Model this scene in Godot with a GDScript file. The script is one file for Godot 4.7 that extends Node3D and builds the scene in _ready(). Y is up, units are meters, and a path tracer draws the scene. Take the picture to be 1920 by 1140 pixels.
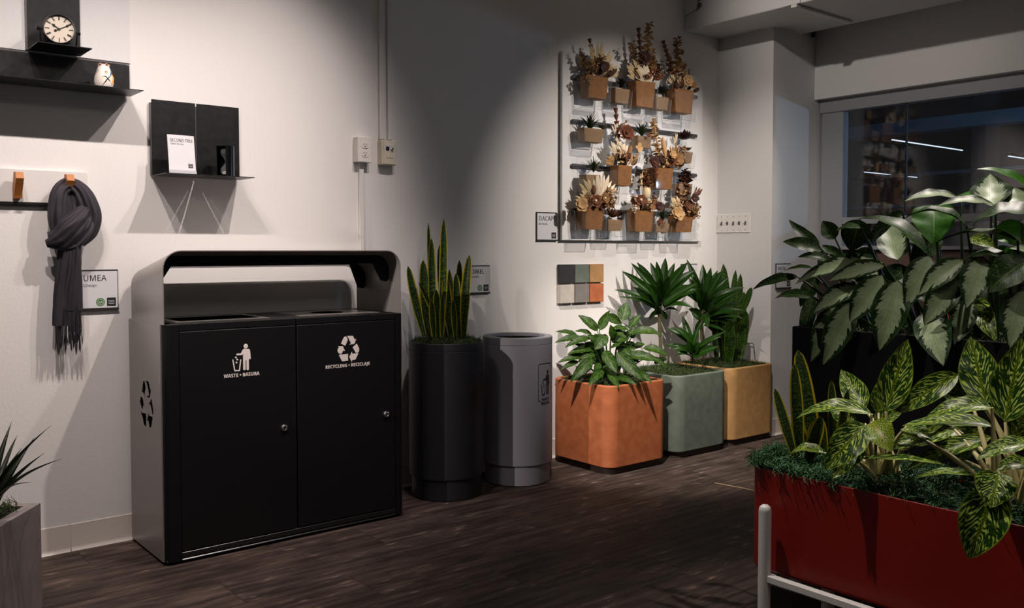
extends Node3D
# A showroom corner: recycling station, planters and wall displays under track spots.

var M := {}
var rng := RandomNumberGenerator.new()

# ------------------------------------------------------------------ mesh builder
class MB:
	var v := PackedVector3Array()
	var uv := PackedVector2Array()
	var crease := 40.0
	func tri(a: Vector3, b: Vector3, c: Vector3, ua := Vector2.ZERO, ub := Vector2.ZERO, uc := Vector2.ZERO) -> void:
		v.append(a); v.append(b); v.append(c)
		uv.append(ua); uv.append(ub); uv.append(uc)
	func quad(a: Vector3, b: Vector3, c: Vector3, d: Vector3, ua := Vector2(0, 0), ub := Vector2(1, 0), uc := Vector2(1, 1), ud := Vector2(0, 1)) -> void:
		tri(a, b, c, ua, ub, uc)
		tri(a, c, d, ua, uc, ud)
	# stacked rings; every ring has the same number of points, seen from outside they run counter-clockwise about the stacking direction
	func loft(rings: Array, closed := true, cap0 := false, cap1 := false) -> void:
		var k: int = rings[0].size()
		var m := k if closed else k - 1
		for i in rings.size() - 1:
			var r0: PackedVector3Array = rings[i]
			var r1: PackedVector3Array = rings[i + 1]
			var v0 := float(i) / (rings.size() - 1)
			var v1 := float(i + 1) / (rings.size() - 1)
			for j in m:
				var j2 := (j + 1) % k
				var u0 := float(j) / m
				var u1 := float(j + 1) / m
				if r0[j].distance_squared_to(r0[j2]) > 1e-14:
					tri(r0[j], r1[j2], r0[j2], Vector2(u0, v0), Vector2(u1, v1), Vector2(u1, v0))
				if r1[j].distance_squared_to(r1[j2]) > 1e-14:
					tri(r0[j], r1[j], r1[j2], Vector2(u0, v0), Vector2(u0, v1), Vector2(u1, v1))
		if cap0: cap(rings[0], true)
		if cap1: cap(rings[-1], false)
	func cap(r: PackedVector3Array, flip: bool) -> void:
		var c := Vector3.ZERO
		for p in r: c += p
		c /= r.size()
		for j in r.size():
			var a := r[j]
			var b := r[(j + 1) % r.size()]
			if flip: tri(c, a, b)
			else: tri(c, b, a)
	# box with chamfered edges
	func box(c: Vector3, s: Vector3, bev := 0.0, basis := Basis()) -> void:
		var h := s / 2
		var b: float = min(bev, min(h.x, min(h.y, h.z)) * 0.9)
		var add := func(pts: Array):
			var q := []
			for p in pts: q.append(c + basis * p)
			var nn: Vector3 = (q[2] - q[0]).cross(q[1] - q[0])
			if nn.dot(basis * ((pts[0] + pts[1] + pts[2]) / 3.0)) < 0: q.reverse()
			if q.size() == 4: quad(q[0], q[1], q[2], q[3])
			else: tri(q[0], q[1], q[2])
		for ax in 3:
			var a1 := (ax + 1) % 3
			var a2 := (ax + 2) % 3
			for s0: float in [-1.0, 1.0]:
				var pts := []
				for e in [[-1, -1], [1, -1], [1, 1], [-1, 1]]:
					var p := Vector3()
					p[ax] = s0 * h[ax]; p[a1] = e[0] * (h[a1] - b); p[a2] = e[1] * (h[a2] - b)
					pts.append(p)
				add.call(pts)
				if b > 0:
					for s1: float in [-1.0, 1.0]:
						var p0 := Vector3(); var p1 := Vector3(); var p2 := Vector3(); var p3 := Vector3()
						p0[ax] = s0 * h[ax]; p0[a1] = s1 * (h[a1] - b); p0[a2] = -(h[a2] - b)
						p1 = p0; p1[a2] = h[a2] - b
						p2[ax] = s0 * (h[ax] - b); p2[a1] = s1 * h[a1]; p2[a2] = h[a2] - b
						p3 = p2; p3[a2] = -(h[a2] - b)
						add.call([p0, p1, p2, p3])
		if b > 0:
			for sx: float in [-1.0, 1.0]:
				for sy: float in [-1.0, 1.0]:
					for sz: float in [-1.0, 1.0]:
						add.call([Vector3(sx * h.x, sy * (h.y - b), sz * (h.z - b)), Vector3(sx * (h.x - b), sy * h.y, sz * (h.z - b)), Vector3(sx * (h.x - b), sy * (h.y - b), sz * h.z)])
	# profile of (radius, height) turned about axis y of basis
	func lathe(prof: Array, c := Vector3.ZERO, seg := 24, basis := Basis()) -> void:
		var rings := []
		for p in prof:
			var r := PackedVector3Array()
			for j in seg:
				var a := -TAU * j / seg
				r.append(c + basis * Vector3(p.x * cos(a), p.y, p.x * sin(a)))
			rings.append(r)
		loft(rings)
	func tube(path: Array, rad: Array, seg := 8, caps := true) -> void:
		var rings := []
		var up := Vector3.UP
		var t0: Vector3 = (path[1] - path[0]).normalized()
		if absf(t0.dot(up)) > 0.9: up = Vector3.RIGHT
		for i in path.size():
			var t: Vector3 = (path[min(i + 1, path.size() - 1)] - path[max(i - 1, 0)]).normalized()
			var s := t.cross(up).normalized()
			up = s.cross(t).normalized()
			var rr: float = rad[min(i, rad.size() - 1)]
			var r := PackedVector3Array()
			for j in seg:
				var a := TAU * j / seg
				r.append(path[i] + (s * cos(a) - up * sin(a)) * rr)
			rings.append(r)
		loft(rings, true, caps, caps)
	func ball(c: Vector3, r: Vector3, seg := 12, rows := 8) -> void:
		var prof := []
		for i in rows + 1:
			var a := PI * i / rows - PI / 2
			prof.append(Vector2(maxf(cos(a), 0.0), sin(a)))
		lathe(prof, c, seg, Basis.from_scale(r))
	# flat polygon in xy pushed along z from z0 to z1, placed by xf
	func prism(poly: PackedVector2Array, z0: float, z1: float, xf := Transform3D()) -> void:
		var first := v.size()
		if Geometry2D.is_polygon_clockwise(poly): poly.reverse()
		var ix := Geometry2D.triangulate_polygon(poly)
		for i in range(0, ix.size(), 3):
			var a := poly[ix[i]]
			var b := poly[ix[i + 1]]
			var c := poly[ix[i + 2]]
			if (b - a).cross(c - a) < 0:
				var t := b; b = c; c = t
			tri(xf * Vector3(a.x, a.y, z1), xf * Vector3(c.x, c.y, z1), xf * Vector3(b.x, b.y, z1), a, c, b)
			tri(xf * Vector3(a.x, a.y, z0), xf * Vector3(b.x, b.y, z0), xf * Vector3(c.x, c.y, z0), a, b, c)
		for i in poly.size():
			var a := poly[i]
			var b := poly[(i + 1) % poly.size()]
			quad(xf * Vector3(a.x, a.y, z0), xf * Vector3(a.x, a.y, z1), xf * Vector3(b.x, b.y, z1), xf * Vector3(b.x, b.y, z0))
		if xf.basis.determinant() < 0:
			for i in range(first, v.size(), 3):
				var t := v[i + 1]; v[i + 1] = v[i + 2]; v[i + 2] = t
	func mesh() -> ArrayMesh:
		var n := PackedVector3Array()
		var fn := PackedVector3Array()
		n.resize(v.size())
		var nt := v.size() / 3
		fn.resize(nt)
		for i in nt:
			fn[i] = (v[i * 3 + 2] - v[i * 3]).cross(v[i * 3 + 1] - v[i * 3])
		if crease <= 0:
			for i in v.size(): n[i] = fn[i / 3].normalized()
		else:
			var at := {}
			var keys := []
			keys.resize(v.size())
			for i in v.size():
				var k := Vector3i((v[i] * 20000.0).round())
				keys[i] = k
				if at.has(k): at[k].append(i / 3)
				else: at[k] = [i / 3]
			var un := PackedVector3Array()
			un.resize(nt)
			for i in nt: un[i] = fn[i].normalized()
			var lim := cos(deg_to_rad(crease))
			for i in v.size():
				var s := Vector3.ZERO
				var me := un[i / 3]
				for t in at[keys[i]]:
					if un[t].dot(me) >= lim: s += fn[t]
				n[i] = s.normalized() if s.length_squared() > 1e-24 else me
		var arr := []
		arr.resize(Mesh.ARRAY_MAX)
		arr[Mesh.ARRAY_VERTEX] = v
		arr[Mesh.ARRAY_NORMAL] = n
		arr[Mesh.ARRAY_TEX_UV] = uv
		var m := ArrayMesh.new()
		m.add_surface_from_arrays(Mesh.PRIMITIVE_TRIANGLES, arr)
		return m

# ------------------------------------------------------------------ scene helpers
var taken := {}
func numbered(called: String) -> String:
	taken[called] = taken.get(called, -1) + 1
	return called if taken[called] == 0 else "%s_%03d" % [called, taken[called]]

func thing(called: String, label: String, category: String, at := Vector3.ZERO, turn := 0.0, group := "") -> Node3D:
	var o := Node3D.new()
	o.name = numbered(called)
	add_child(o)
	o.position = at
	o.rotation.y = turn
	tag(o, label, category, group)
	return o

func tag(o: Node, label: String, category: String, group := "") -> void:
	o.set_meta("label", label)
	if category: o.set_meta("category", category)
	if group: o.set_meta("group", group)

func part(called: String, mesh, mat: Material, parent: Node, at := Vector3.ZERO) -> MeshInstance3D:
	var o := MeshInstance3D.new()
	o.name = called
	o.mesh = mesh.mesh() if mesh is MB else mesh
	o.material_override = mat
	parent.add_child(o, true)
	o.position = at
	return o

func single(called: String, mesh, mat: Material, label: String, category: String, at := Vector3.ZERO, group := "") -> MeshInstance3D:
	var o := part(numbered(called), mesh, mat, self, at)
	tag(o, label, category, group)
	return o

func struct(called: String, mesh, mat: Material, label: String, category := "") -> MeshInstance3D:
	var o := part(called, mesh, mat, self)
	o.set_meta("kind", "structure")
	tag(o, label, category)
	return o

func bx(c: Vector3, s: Vector3, bev := 0.002) -> MB:
	var m := MB.new()
	m.box(c, s, bev)
	return m

func span(a: Vector3, b: Vector3, bev := 0.002) -> MB:   # box between two corners
	return bx((a + b) / 2, (b - a).abs(), bev)

func mat(c: Color, rough := 0.6, metal := 0.0) -> StandardMaterial3D:
	var m := StandardMaterial3D.new()
	m.albedo_color = c
	m.roughness = rough
	m.metallic = metal
	return m

func clear(c: Color, alpha := 0.08, rough := 0.03) -> StandardMaterial3D:
	var m := mat(Color(c.r, c.g, c.b, alpha), rough)
	m.transparency = BaseMaterial3D.TRANSPARENCY_ALPHA
	m.cull_mode = BaseMaterial3D.CULL_DISABLED
	return m

func noise_tex(freq: float, ramp: Array, size := 512, octaves := 4, sd := 1, normal := false, bump := 4.0) -> NoiseTexture2D:
	var f := FastNoiseLite.new()
	f.seed = sd
	f.frequency = freq
	f.fractal_octaves = octaves
	f.noise_type = FastNoiseLite.TYPE_SIMPLEX_SMOOTH
	var t := NoiseTexture2D.new()
	t.width = size
	t.height = size
	t.seamless = true
	t.noise = f
	if normal:
		t.as_normal_map = true
		t.bump_strength = bump
	elif ramp:
		var g := Gradient.new()
		g.offsets = PackedFloat32Array([0.0, 1.0])
		g.colors = PackedColorArray([ramp[0], ramp[1]])
		t.color_ramp = g
	return t

func tri_noise(m: StandardMaterial3D, a: Color, b: Color, scale: float, freq := 0.02, sd := 1, octaves := 4) -> StandardMaterial3D:
	m.albedo_color = Color.WHITE
	m.albedo_texture = noise_tex(freq, [a, b], 512, octaves, sd)
	m.uv1_triplanar = true
	m.uv1_world_triplanar = true
	m.uv1_scale = Vector3.ONE * scale
	return m

func rough_relief(m: StandardMaterial3D, scale: float, freq: float, strength: float, sd := 5) -> StandardMaterial3D:
	m.normal_enabled = true
	m.normal_texture = noise_tex(freq, [], 512, 3, sd, true, strength)
	m.uv1_triplanar = true
	m.uv1_world_triplanar = true
	m.uv1_scale = Vector3.ONE * scale
	return m

# ring of a rectangle with rounded corners in xz
func rr(x0: float, x1: float, z0: float, z1: float, r: float, y: float, k := 6) -> PackedVector3Array:
	var p := PackedVector3Array()
	for q in [[x1 - r, z0 + r, 0.0], [x0 + r, z0 + r, 90.0], [x0 + r, z1 - r, 180.0], [x1 - r, z1 - r, 270.0]]:
		for i in k + 1:
			var a := deg_to_rad(q[2] + 90.0 * i / k)
			p.append(Vector3(q[0] + r * cos(a), y, q[1] - r * sin(a)))
	return p

func words(text: String, height: float, depth := 0.0006, bold := false) -> TextMesh:
	var f := SystemFont.new()
	f.font_names = PackedStringArray(["Droid Sans"])
	f.font_weight = 700 if bold else 400
	var t := TextMesh.new()
	t.font = f
	t.text = text
	t.font_size = 64
	t.pixel_size = height / 46.0
	t.depth = depth
	t.curve_step = 2.0
	t.horizontal_alignment = HORIZONTAL_ALIGNMENT_LEFT
	return t

func say(parent: Node3D, text: String, height: float, at: Vector3, m: Material, bold := false, width := 0.0, centre := false) -> MeshInstance3D:
	var t := words(text, height, 0.0008, bold)
	if centre: t.horizontal_alignment = HORIZONTAL_ALIGNMENT_CENTER
	var o := part("lettering", t, m, parent, at)
	if width > 0:
		o.scale.x = width / maxf(t.get_aabb().size.x, 1e-4)
	return o

# ------------------------------------------------------------------ the scene
func _ready() -> void:
	# camera
	var cam := Camera3D.new()
	cam.name = "camera"
	add_child(cam)
	var yaw := deg_to_rad(39.1)
	var pitch := deg_to_rad(-2.21)
	var eye := Vector3(0, 1.12, 3.622)
	cam.look_at_from_position(eye, eye + Vector3(sin(yaw) * cos(pitch), sin(pitch), -cos(yaw) * cos(pitch)))
	cam.near = 0.05
	cam.far = 60.0
	cam.projection = Camera3D.PROJECTION_FRUSTUM
	cam.keep_aspect = Camera3D.KEEP_HEIGHT
	cam.size = 2.0 * 570.0 / 1694.3 * cam.near
	cam.frustum_offset = Vector2(0, -36.0 / 1694.3 * cam.near)
	cam.current = true
	# surroundings: a closed room at night, lit by its lamps and an added ceiling fill
	var we := WorldEnvironment.new()
	we.name = "world_environment"
	var e := Environment.new()
	e.background_mode = Environment.BG_COLOR
	e.background_color = Color(0.01, 0.012, 0.018)
	e.tonemap_mode = Environment.TONE_MAPPER_LINEAR
	e.tonemap_exposure = 1.0
	e.sdfgi_enabled = true
	e.ssao_enabled = true
	e.ssil_enabled = true
	we.environment = e
	add_child(we)
	rng.seed = 77
	materials()
	track_lights()
	room()
	window_side()
	left_wall()
	recycling_station()
	round_bins()
	square_planters()
	wall_signs()
	display_board()
	island()
	corner_planter()

const WARM := Color(1.0, 0.94, 0.915)
const NEUTRAL := Color(1.0, 0.95, 0.91)

func track_spot(at: Vector3, target: Vector3, energy: float, angle: float, soft: float, c: Color, label: String) -> void:
	var t := thing("track_spotlight", label, "spotlight", at, 0.0, "black spotlights on the ceiling track")
	var d := (target - at).normalized()
	var b := Basis.looking_at(d, Vector3.UP if absf(d.y) < 0.99 else Vector3.RIGHT)
	var lb := b * Basis(Vector3.RIGHT, -PI / 2)   # local y runs along the beam
	var h := MB.new()
	h.lathe([Vector2(0.0, -0.16), Vector2(0.036, -0.16), Vector2(0.04, -0.15), Vector2(0.04, 0.0), Vector2(0.037, 0.0), Vector2(0.034, -0.012), Vector2(0.0, -0.013)], Vector3.ZERO, 20, lb)
	part("housing", h, M.black_metal, t)
	var g := MB.new()
	g.lathe([Vector2(0.0, -0.008), Vector2(0.032, -0.008)], Vector3.ZERO, 20, lb)
	part("lens", g, M.lamp_glow, t)
	var s := MB.new()
	s.tube([d * -0.08, Vector3(d.x * -0.08, 0.05, d.z * -0.08), Vector3(0, 3.14 - at.y, 0) + d * Vector3(-0.08, 0, -0.08)], [0.008], 8)
	part("stem", s, M.black_metal, t)
	var l := SpotLight3D.new()
	l.name = "beam"
	t.add_child(l)
	l.basis = b
	l.position = d * 0.004
	l.spot_angle = angle
	l.spot_angle_attenuation = soft
	l.light_energy = energy
	l.light_color = c
	l.light_size = 0.018
	l.spot_range = 12.0
	l.spot_attenuation = 2.0
	l.shadow_enabled = true

func track_lights() -> void:
	track_spot(Vector3(1.78, 3.0, 1.40), Vector3(1.15, 0.9, 0), 3.4, 33.0, 1.0, WARM, "track spotlight lighting the twin-plate shelf from the right")
	track_spot(Vector3(2.17, 3.0, 1.40), Vector3(1.25, 0.85, 0), 1.9, 32.0, 1.0, WARM, "track spotlight right of the recycling station, turned to the shelves")
	track_spot(Vector3(0.48, 3.0, 1.40), Vector3(0.75, 0.55, 0), 3.0, 37.0, 1.0, WARM, "track spotlight above the coat hooks")
	track_spot(Vector3(0.15, 3.0, 1.40), Vector3(0.9, 0.6, 0), 1.9, 36.0, 1.0, WARM, "track spotlight left of the coat hooks")
	track_spot(Vector3(-2.6, 3.0, 1.25), Vector3(2.65, 0.5, 0.42), 15.0, 9.0, 0.8, NEUTRAL, "track spotlight at the far left end of the track")
	track_spot(Vector3(4.0, 2.98, 3.4), Vector3(3.75, 1.25, 0), 14.5, 17.0, 1.0, NEUTRAL, "spotlight aimed at the plant board from beside the beam")
	track_spot(Vector3(2.0, 3.0, 1.40), Vector3(3.55, 0.36, 0.45), 17.0, 15.0, 0.9, NEUTRAL, "spotlight aimed at the orange planter")
	track_spot(Vector3(2.7, 2.95, 1.5), Vector3(4.5, 0.9, 0.3), 4.5, 25.0, 1.0, NEUTRAL, "unseen spotlight placed to light the column beyond the ochre planter")  # out of view, placed to brighten the column and ochre planter
	track_spot(Vector3(2.4, 2.9, 1.1), Vector3(4.6, 2.35, 0.9), 1.8, 24.0, 1.0, NEUTRAL, "unseen spotlight placed to light the ceiling beam")  # out of view, set to lift the left face of the beam
	track_spot(Vector3(3.05, 3.0, 2.35), Vector3(2.6, 1.2, 2.55), 5.5, 24.0, 0.9, NEUTRAL, "unseen spotlight placed to light the silver-leaved plant from above")  # out of view, hung to light the upper leaves
	track_spot(Vector3(1.3, 3.0, 1.75), Vector3(1.95, 0.55, 2.6), 5.0, 18.0, 0.9, NEUTRAL, "spotlight over the red planter")
	ceiling_fill()
	single("lighting_track", span(Vector3(-2.8, 3.14, 1.24), Vector3(2.4, 3.2, 1.42)), M.black_metal, "black lighting track on the ceiling parallel to the white wall", "lighting track")

func room() -> void:
	var o: MeshInstance3D
	var f := struct("floor", span(Vector3(-4.2, -0.06, -0.3), Vector3(5.3, -0.012, 6.4), 0.0), M.subfloor, "dark brown wood plank floor")
	# vinyl planks, each its own piece; three tones share one mesh
	var row := 0
	for zi in 27:
		var z0 := -0.038 + zi * 0.233
		var off := fposmod(zi * 0.47 + (0.1 if zi % 2 else 0.0), 1.22)
		if zi == 5: off = fposmod(1.918 + 1.6, 1.22)
		for xi in 7:
			var x0 := -2.82 + off + xi * 1.22
			var x1 := minf(x0 + 1.2194, 5.04)
			x0 = maxf(x0, -1.58)
			if x1 - x0 < 0.05: continue
			var m := MB.new()
			var L := x1 - x0
			var u0 := rng.randf()
			var v0 := float(rng.randi() % 8) / 8.0
			var b := 0.0004
			var y := -rng.randf() * 0.0004
			var a := Vector3(x0, y, z0 + 0.23250)
			var q := [Vector3(x0 + b, y, z0 + b), Vector3(x1 - b, y, z0 + b), Vector3(x1 - b, y, z0 + 0.2325 - b), Vector3(x0 + b, y, z0 + 0.2325 - b)]
			var w := [Vector3(x0, y - 0.012, z0), Vector3(x1, y - 0.012, z0), Vector3(x1, y - 0.012, z0 + 0.2325), Vector3(x0, y - 0.012, z0 + 0.2325)]
			m.quad(q[0], q[1], q[2], q[3], Vector2(u0, v0), Vector2(u0 + L / 2.44, v0), Vector2(u0 + L / 2.44, v0 + 0.125), Vector2(u0, v0 + 0.125))
			for i in 4:
				var j := (i + 1) % 4
				m.quad(q[j], q[i], w[i], w[j], Vector2(u0, v0), Vector2(u0, v0), Vector2(u0, v0), Vector2(u0, v0))
			m.crease = 0.0
			part("plank", m, M.planks[rng.randi() % 3], f)
	struct("wall_back", span(Vector3(-4.35, -0.05, -0.15), Vector3(4.75, 3.35, 0.0), 0.0), M.wall, "long white textured wall behind the recycling station and planters")
	struct("wall_column", span(Vector3(4.615, -0.05, -0.15), Vector3(5.26, 3.3, 0.403), 0.0), M.wall_plain, "white square column in the corner beside the window")
	struct("wall_left", span(Vector3(-4.35, -0.05, -0.15), Vector3(-4.2, 3.35, 6.3), 0.0), M.wall_plain, "white side wall outside the view")
	struct("wall_front", span(Vector3(-4.35, -0.05, 6.15), Vector3(5.3, 3.35, 6.3), 0.0), M.wall_plain, "white wall behind the viewer")
	struct("ceiling", span(Vector3(-4.35, 3.2, -0.15), Vector3(5.3, 3.35, 6.3), 0.0), M.wall_plain, "white ceiling")
	# beam along the window side
	o = struct("trim_1", span(Vector3(4.286, 2.441, 0.0), Vector3(4.91, 3.2, 6.15), 0.004), M.wall_plain, "deep white ceiling beam running above the column and the window")
	part("bracket", span(Vector3(4.28, 2.425, 0.742), Vector3(4.84, 2.4405, 0.778)), M.white_paint, o)
	part("seam_plate", span(Vector3(4.278, 2.441, 0.70), Vector3(4.286, 3.2, 0.80)), M.wall_plain, o)
	var hk := MB.new()
	hk.tube([Vector3(4.286, 2.60, 0.115), Vector3(4.27, 2.60, 0.115), Vector3(4.265, 2.57, 0.118), Vector3(4.268, 2.55, 0.112), Vector3(4.28, 2.545, 0.10)], [0.004], 6)
	hk.tube([Vector3(4.28, 2.555, 0.11), Vector3(4.28, 2.535, 0.05), Vector3(4.283, 2.525, 0.004)], [0.0015], 5)
	hk.ball(Vector3(4.28, 2.57, 0.118), Vector3(0.006, 0.016, 0.016))
	single("ceiling_hook", hk, M.grey_metal, "small grey hook with a wire on the white ceiling beam above the plant board", "hook")
	var sn := MB.new()
	sn.tube([Vector3(4.985, 2.52, 0.43), Vector3(4.985, 2.445, 0.43)], [0.008], 8)
	sn.tube([Vector3(4.985, 2.47, 0.43), Vector3(4.985, 2.43, 0.43)], [0.013], 10)
	single("pipe_hanger", sn, M.black_metal, "small black hanger stub under the ceiling beside the beam", "hanger")
	# baseboards in lengths with a coved foot
	var bb := [[-4.18, 0.82], [0.823, 2.9], [2.903, 4.6]]
	var base := Node3D.new()
	base.name = "baseboard_back"
	add_child(base)
	base.set_meta("kind", "structure")
	tag(base, "white cove baseboard along the back wall", "")
	for s in bb:
		var m := MB.new()
		m.prism(PackedVector2Array([Vector2(0, 0), Vector2(-0.016, 0), Vector2(-0.010, 0.006), Vector2(-0.005, 0.016), Vector2(-0.004, 0.098), Vector2(0, 0.1)]), s[0], s[1], Transform3D(Basis(Vector3(0, 0, -1), Vector3(0, 1, 0), Vector3(1, 0, 0)), Vector3.ZERO))
		part("baseboard_length", m, M.baseboard, base)
	var mc := MB.new()
	mc.prism(PackedVector2Array([Vector2(0, 0), Vector2(-0.016, 0), Vector2(-0.010, 0.006), Vector2(-0.005, 0.016), Vector2(-0.004, 0.098), Vector2(0, 0.1)]), 4.61, 5.05, Transform3D(Basis(Vector3(0, 0, -1), Vector3(0, 1, 0), Vector3(1, 0, 0)), Vector3(0, 0, 0.403)))
	struct("baseboard_column", mc, M.baseboard, "white cove baseboard at the foot of the column")
	var tw := MB.new()
	tw.tube([Vector3(3.461, 0.004, 0.904), Vector3(3.475, 0.003, 0.97), Vector3(3.49, 0.003, 1.05), Vector3(3.50, 0.003, 1.16)], [0.0022, 0.0026, 0.0026, 0.002], 6)
	single("fallen_stem", tw, M.straw, "thin pale dry stem lying on the dark floor near the red planter", "stem")
	# raceways and boxes
	for s in [[2.152, 2.183, "left of the pair of white wire raceways running up the wall"], [2.196, 2.221, "right of the pair of white wire raceways running up the wall"]]:
		single("wire_raceway", span(Vector3(s[0], 1.626, -0.002), Vector3(s[1], 3.2, 0.016), 0.003), M.white_paint, s[2], "raceway", Vector3.ZERO, "white wire raceways")
	single("wire_raceway", span(Vector3(2.046, 0.1, -0.002), Vector3(2.07, 1.515, 0.014), 0.003), M.white_paint, "white wire raceway running down from the outlet box to behind the recycling station", "raceway", Vector3.ZERO, "white wire raceways")
	var t := thing("outlet_box", "white surface box with two power sockets on the wall", "outlet", Vector3(2.058, 1.57, 0))
	part("box", bx(Vector3(0, 0, 0.018), Vector3(0.072, 0.112, 0.04), 0.003), M.white_plastic, t)
	part("cover_plate", bx(Vector3(0, 0, 0.04), Vector3(0.072, 0.113, 0.005), 0.002), M.white_plastic, t)
	for s in [-1, 1]:
		var fc := MB.new()
		var pl := PackedVector2Array()
		for i in 16:
			var a := TAU * i / 16
			pl.append(Vector2(clampf(cos(a) * 0.019, -0.0165, 0.0165), clampf(sin(a) * 0.017, -0.0135, 0.0135)))
		fc.prism(pl, 0.0, 0.003, Transform3D(Basis(), Vector3(0, s * 0.0195, 0.042)))
		var so := part("socket", fc, M.white_plastic, t)
		var sl := MB.new()
		sl.box(Vector3(-0.0065, s * 0.0195 + 0.004, 0.0452), Vector3(0.002, 0.008, 0.001))
		sl.box(Vector3(0.0065, s * 0.0195 + 0.004, 0.0452), Vector3(0.002, 0.007, 0.001))
		sl.lathe([Vector2(0.0, 0.0006), Vector2(0.0028, 0.0006), Vector2(0.0028, 0.0)], Vector3(0, s * 0.0195 - 0.006, 0.045), 10, Basis(Vector3.RIGHT, PI / 2))
		part("slots", sl, M.black_plastic, so)
	t = thing("data_outlet_box", "white surface box with a blue data jack below the twin raceways", "outlet", Vector3(2.187, 1.565, 0))
	part("box", bx(Vector3(0, 0, 0.018), Vector3(0.078, 0.112, 0.04), 0.003), M.cream_plastic, t)
	part("cover_plate", bx(Vector3(0, 0, 0.04), Vector3(0.06, 0.108, 0.006), 0.002), M.cream_plastic, t)
	part("data_jack", bx(Vector3(-0.011, 0.018, 0.044), Vector3(0.017, 0.017, 0.004), 0.001), M.blue_plastic, t)
	var cj := MB.new()
	cj.lathe([Vector2(0.0, 0.009), Vector2(0.005, 0.009), Vector2(0.005, 0.0), Vector2(0.008, 0.0), Vector2(0.008, -0.003)], Vector3(0.012, 0.017, 0.044), 12, Basis(Vector3.RIGHT, PI / 2))
	part("coaxial_jack", cj, M.chrome, t)
	for s in [-1, 1]:
		part("blank_insert", bx(Vector3(s * 0.01, -0.017, 0.044), Vector3(0.016, 0.016, 0.002), 0.0008), M.cream_plastic, t)
	part("label_strip", bx(Vector3(0, 0.036, 0.0435), Vector3(0.04, 0.009, 0.001), 0.0004), M.white_plastic, t)
	t = thing("switch_plate", "wide white plate with five toggle switches on the column", "light switch", Vector3(4.615, 1.285, 0.128))
	part("cover_plate", bx(Vector3(-0.003, 0, 0), Vector3(0.006, 0.116, 0.252), 0.002), M.white_plastic, t)
	for i in 5:
		var z := -0.09 + i * 0.045
		var g := MB.new()
		g.box(Vector3(-0.0065, 0, z), Vector3(0.002, 0.024, 0.010), 0.0004)
		g.box(Vector3(-0.012, 0.004 if i % 2 else -0.004, z), Vector3(0.014, 0.008, 0.0075), 0.001, Basis(Vector3.BACK, 0.5 if i % 2 else -0.5))
		part("toggle", g, M.grey_plastic, t)
		for y in [-0.042, 0.042]: part("screw", bx(Vector3(-0.0065, y, z), Vector3(0.001, 0.005, 0.005), 0.0003), M.grey_metal, t)
	var wr := MB.new()
	wr.tube([Vector3(4.612, 0.50, 0.12), Vector3(4.595, 0.54, 0.16), Vector3(4.595, 0.553, 0.285), Vector3(4.597, 0.545, 0.297), Vector3(4.61, 0.45, 0.299)], [0.0022], 6)
	single("wire_bracket", wr, M.black_metal, "thin black bent wire bracket on the column behind the ochre planter", "bracket")

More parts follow.
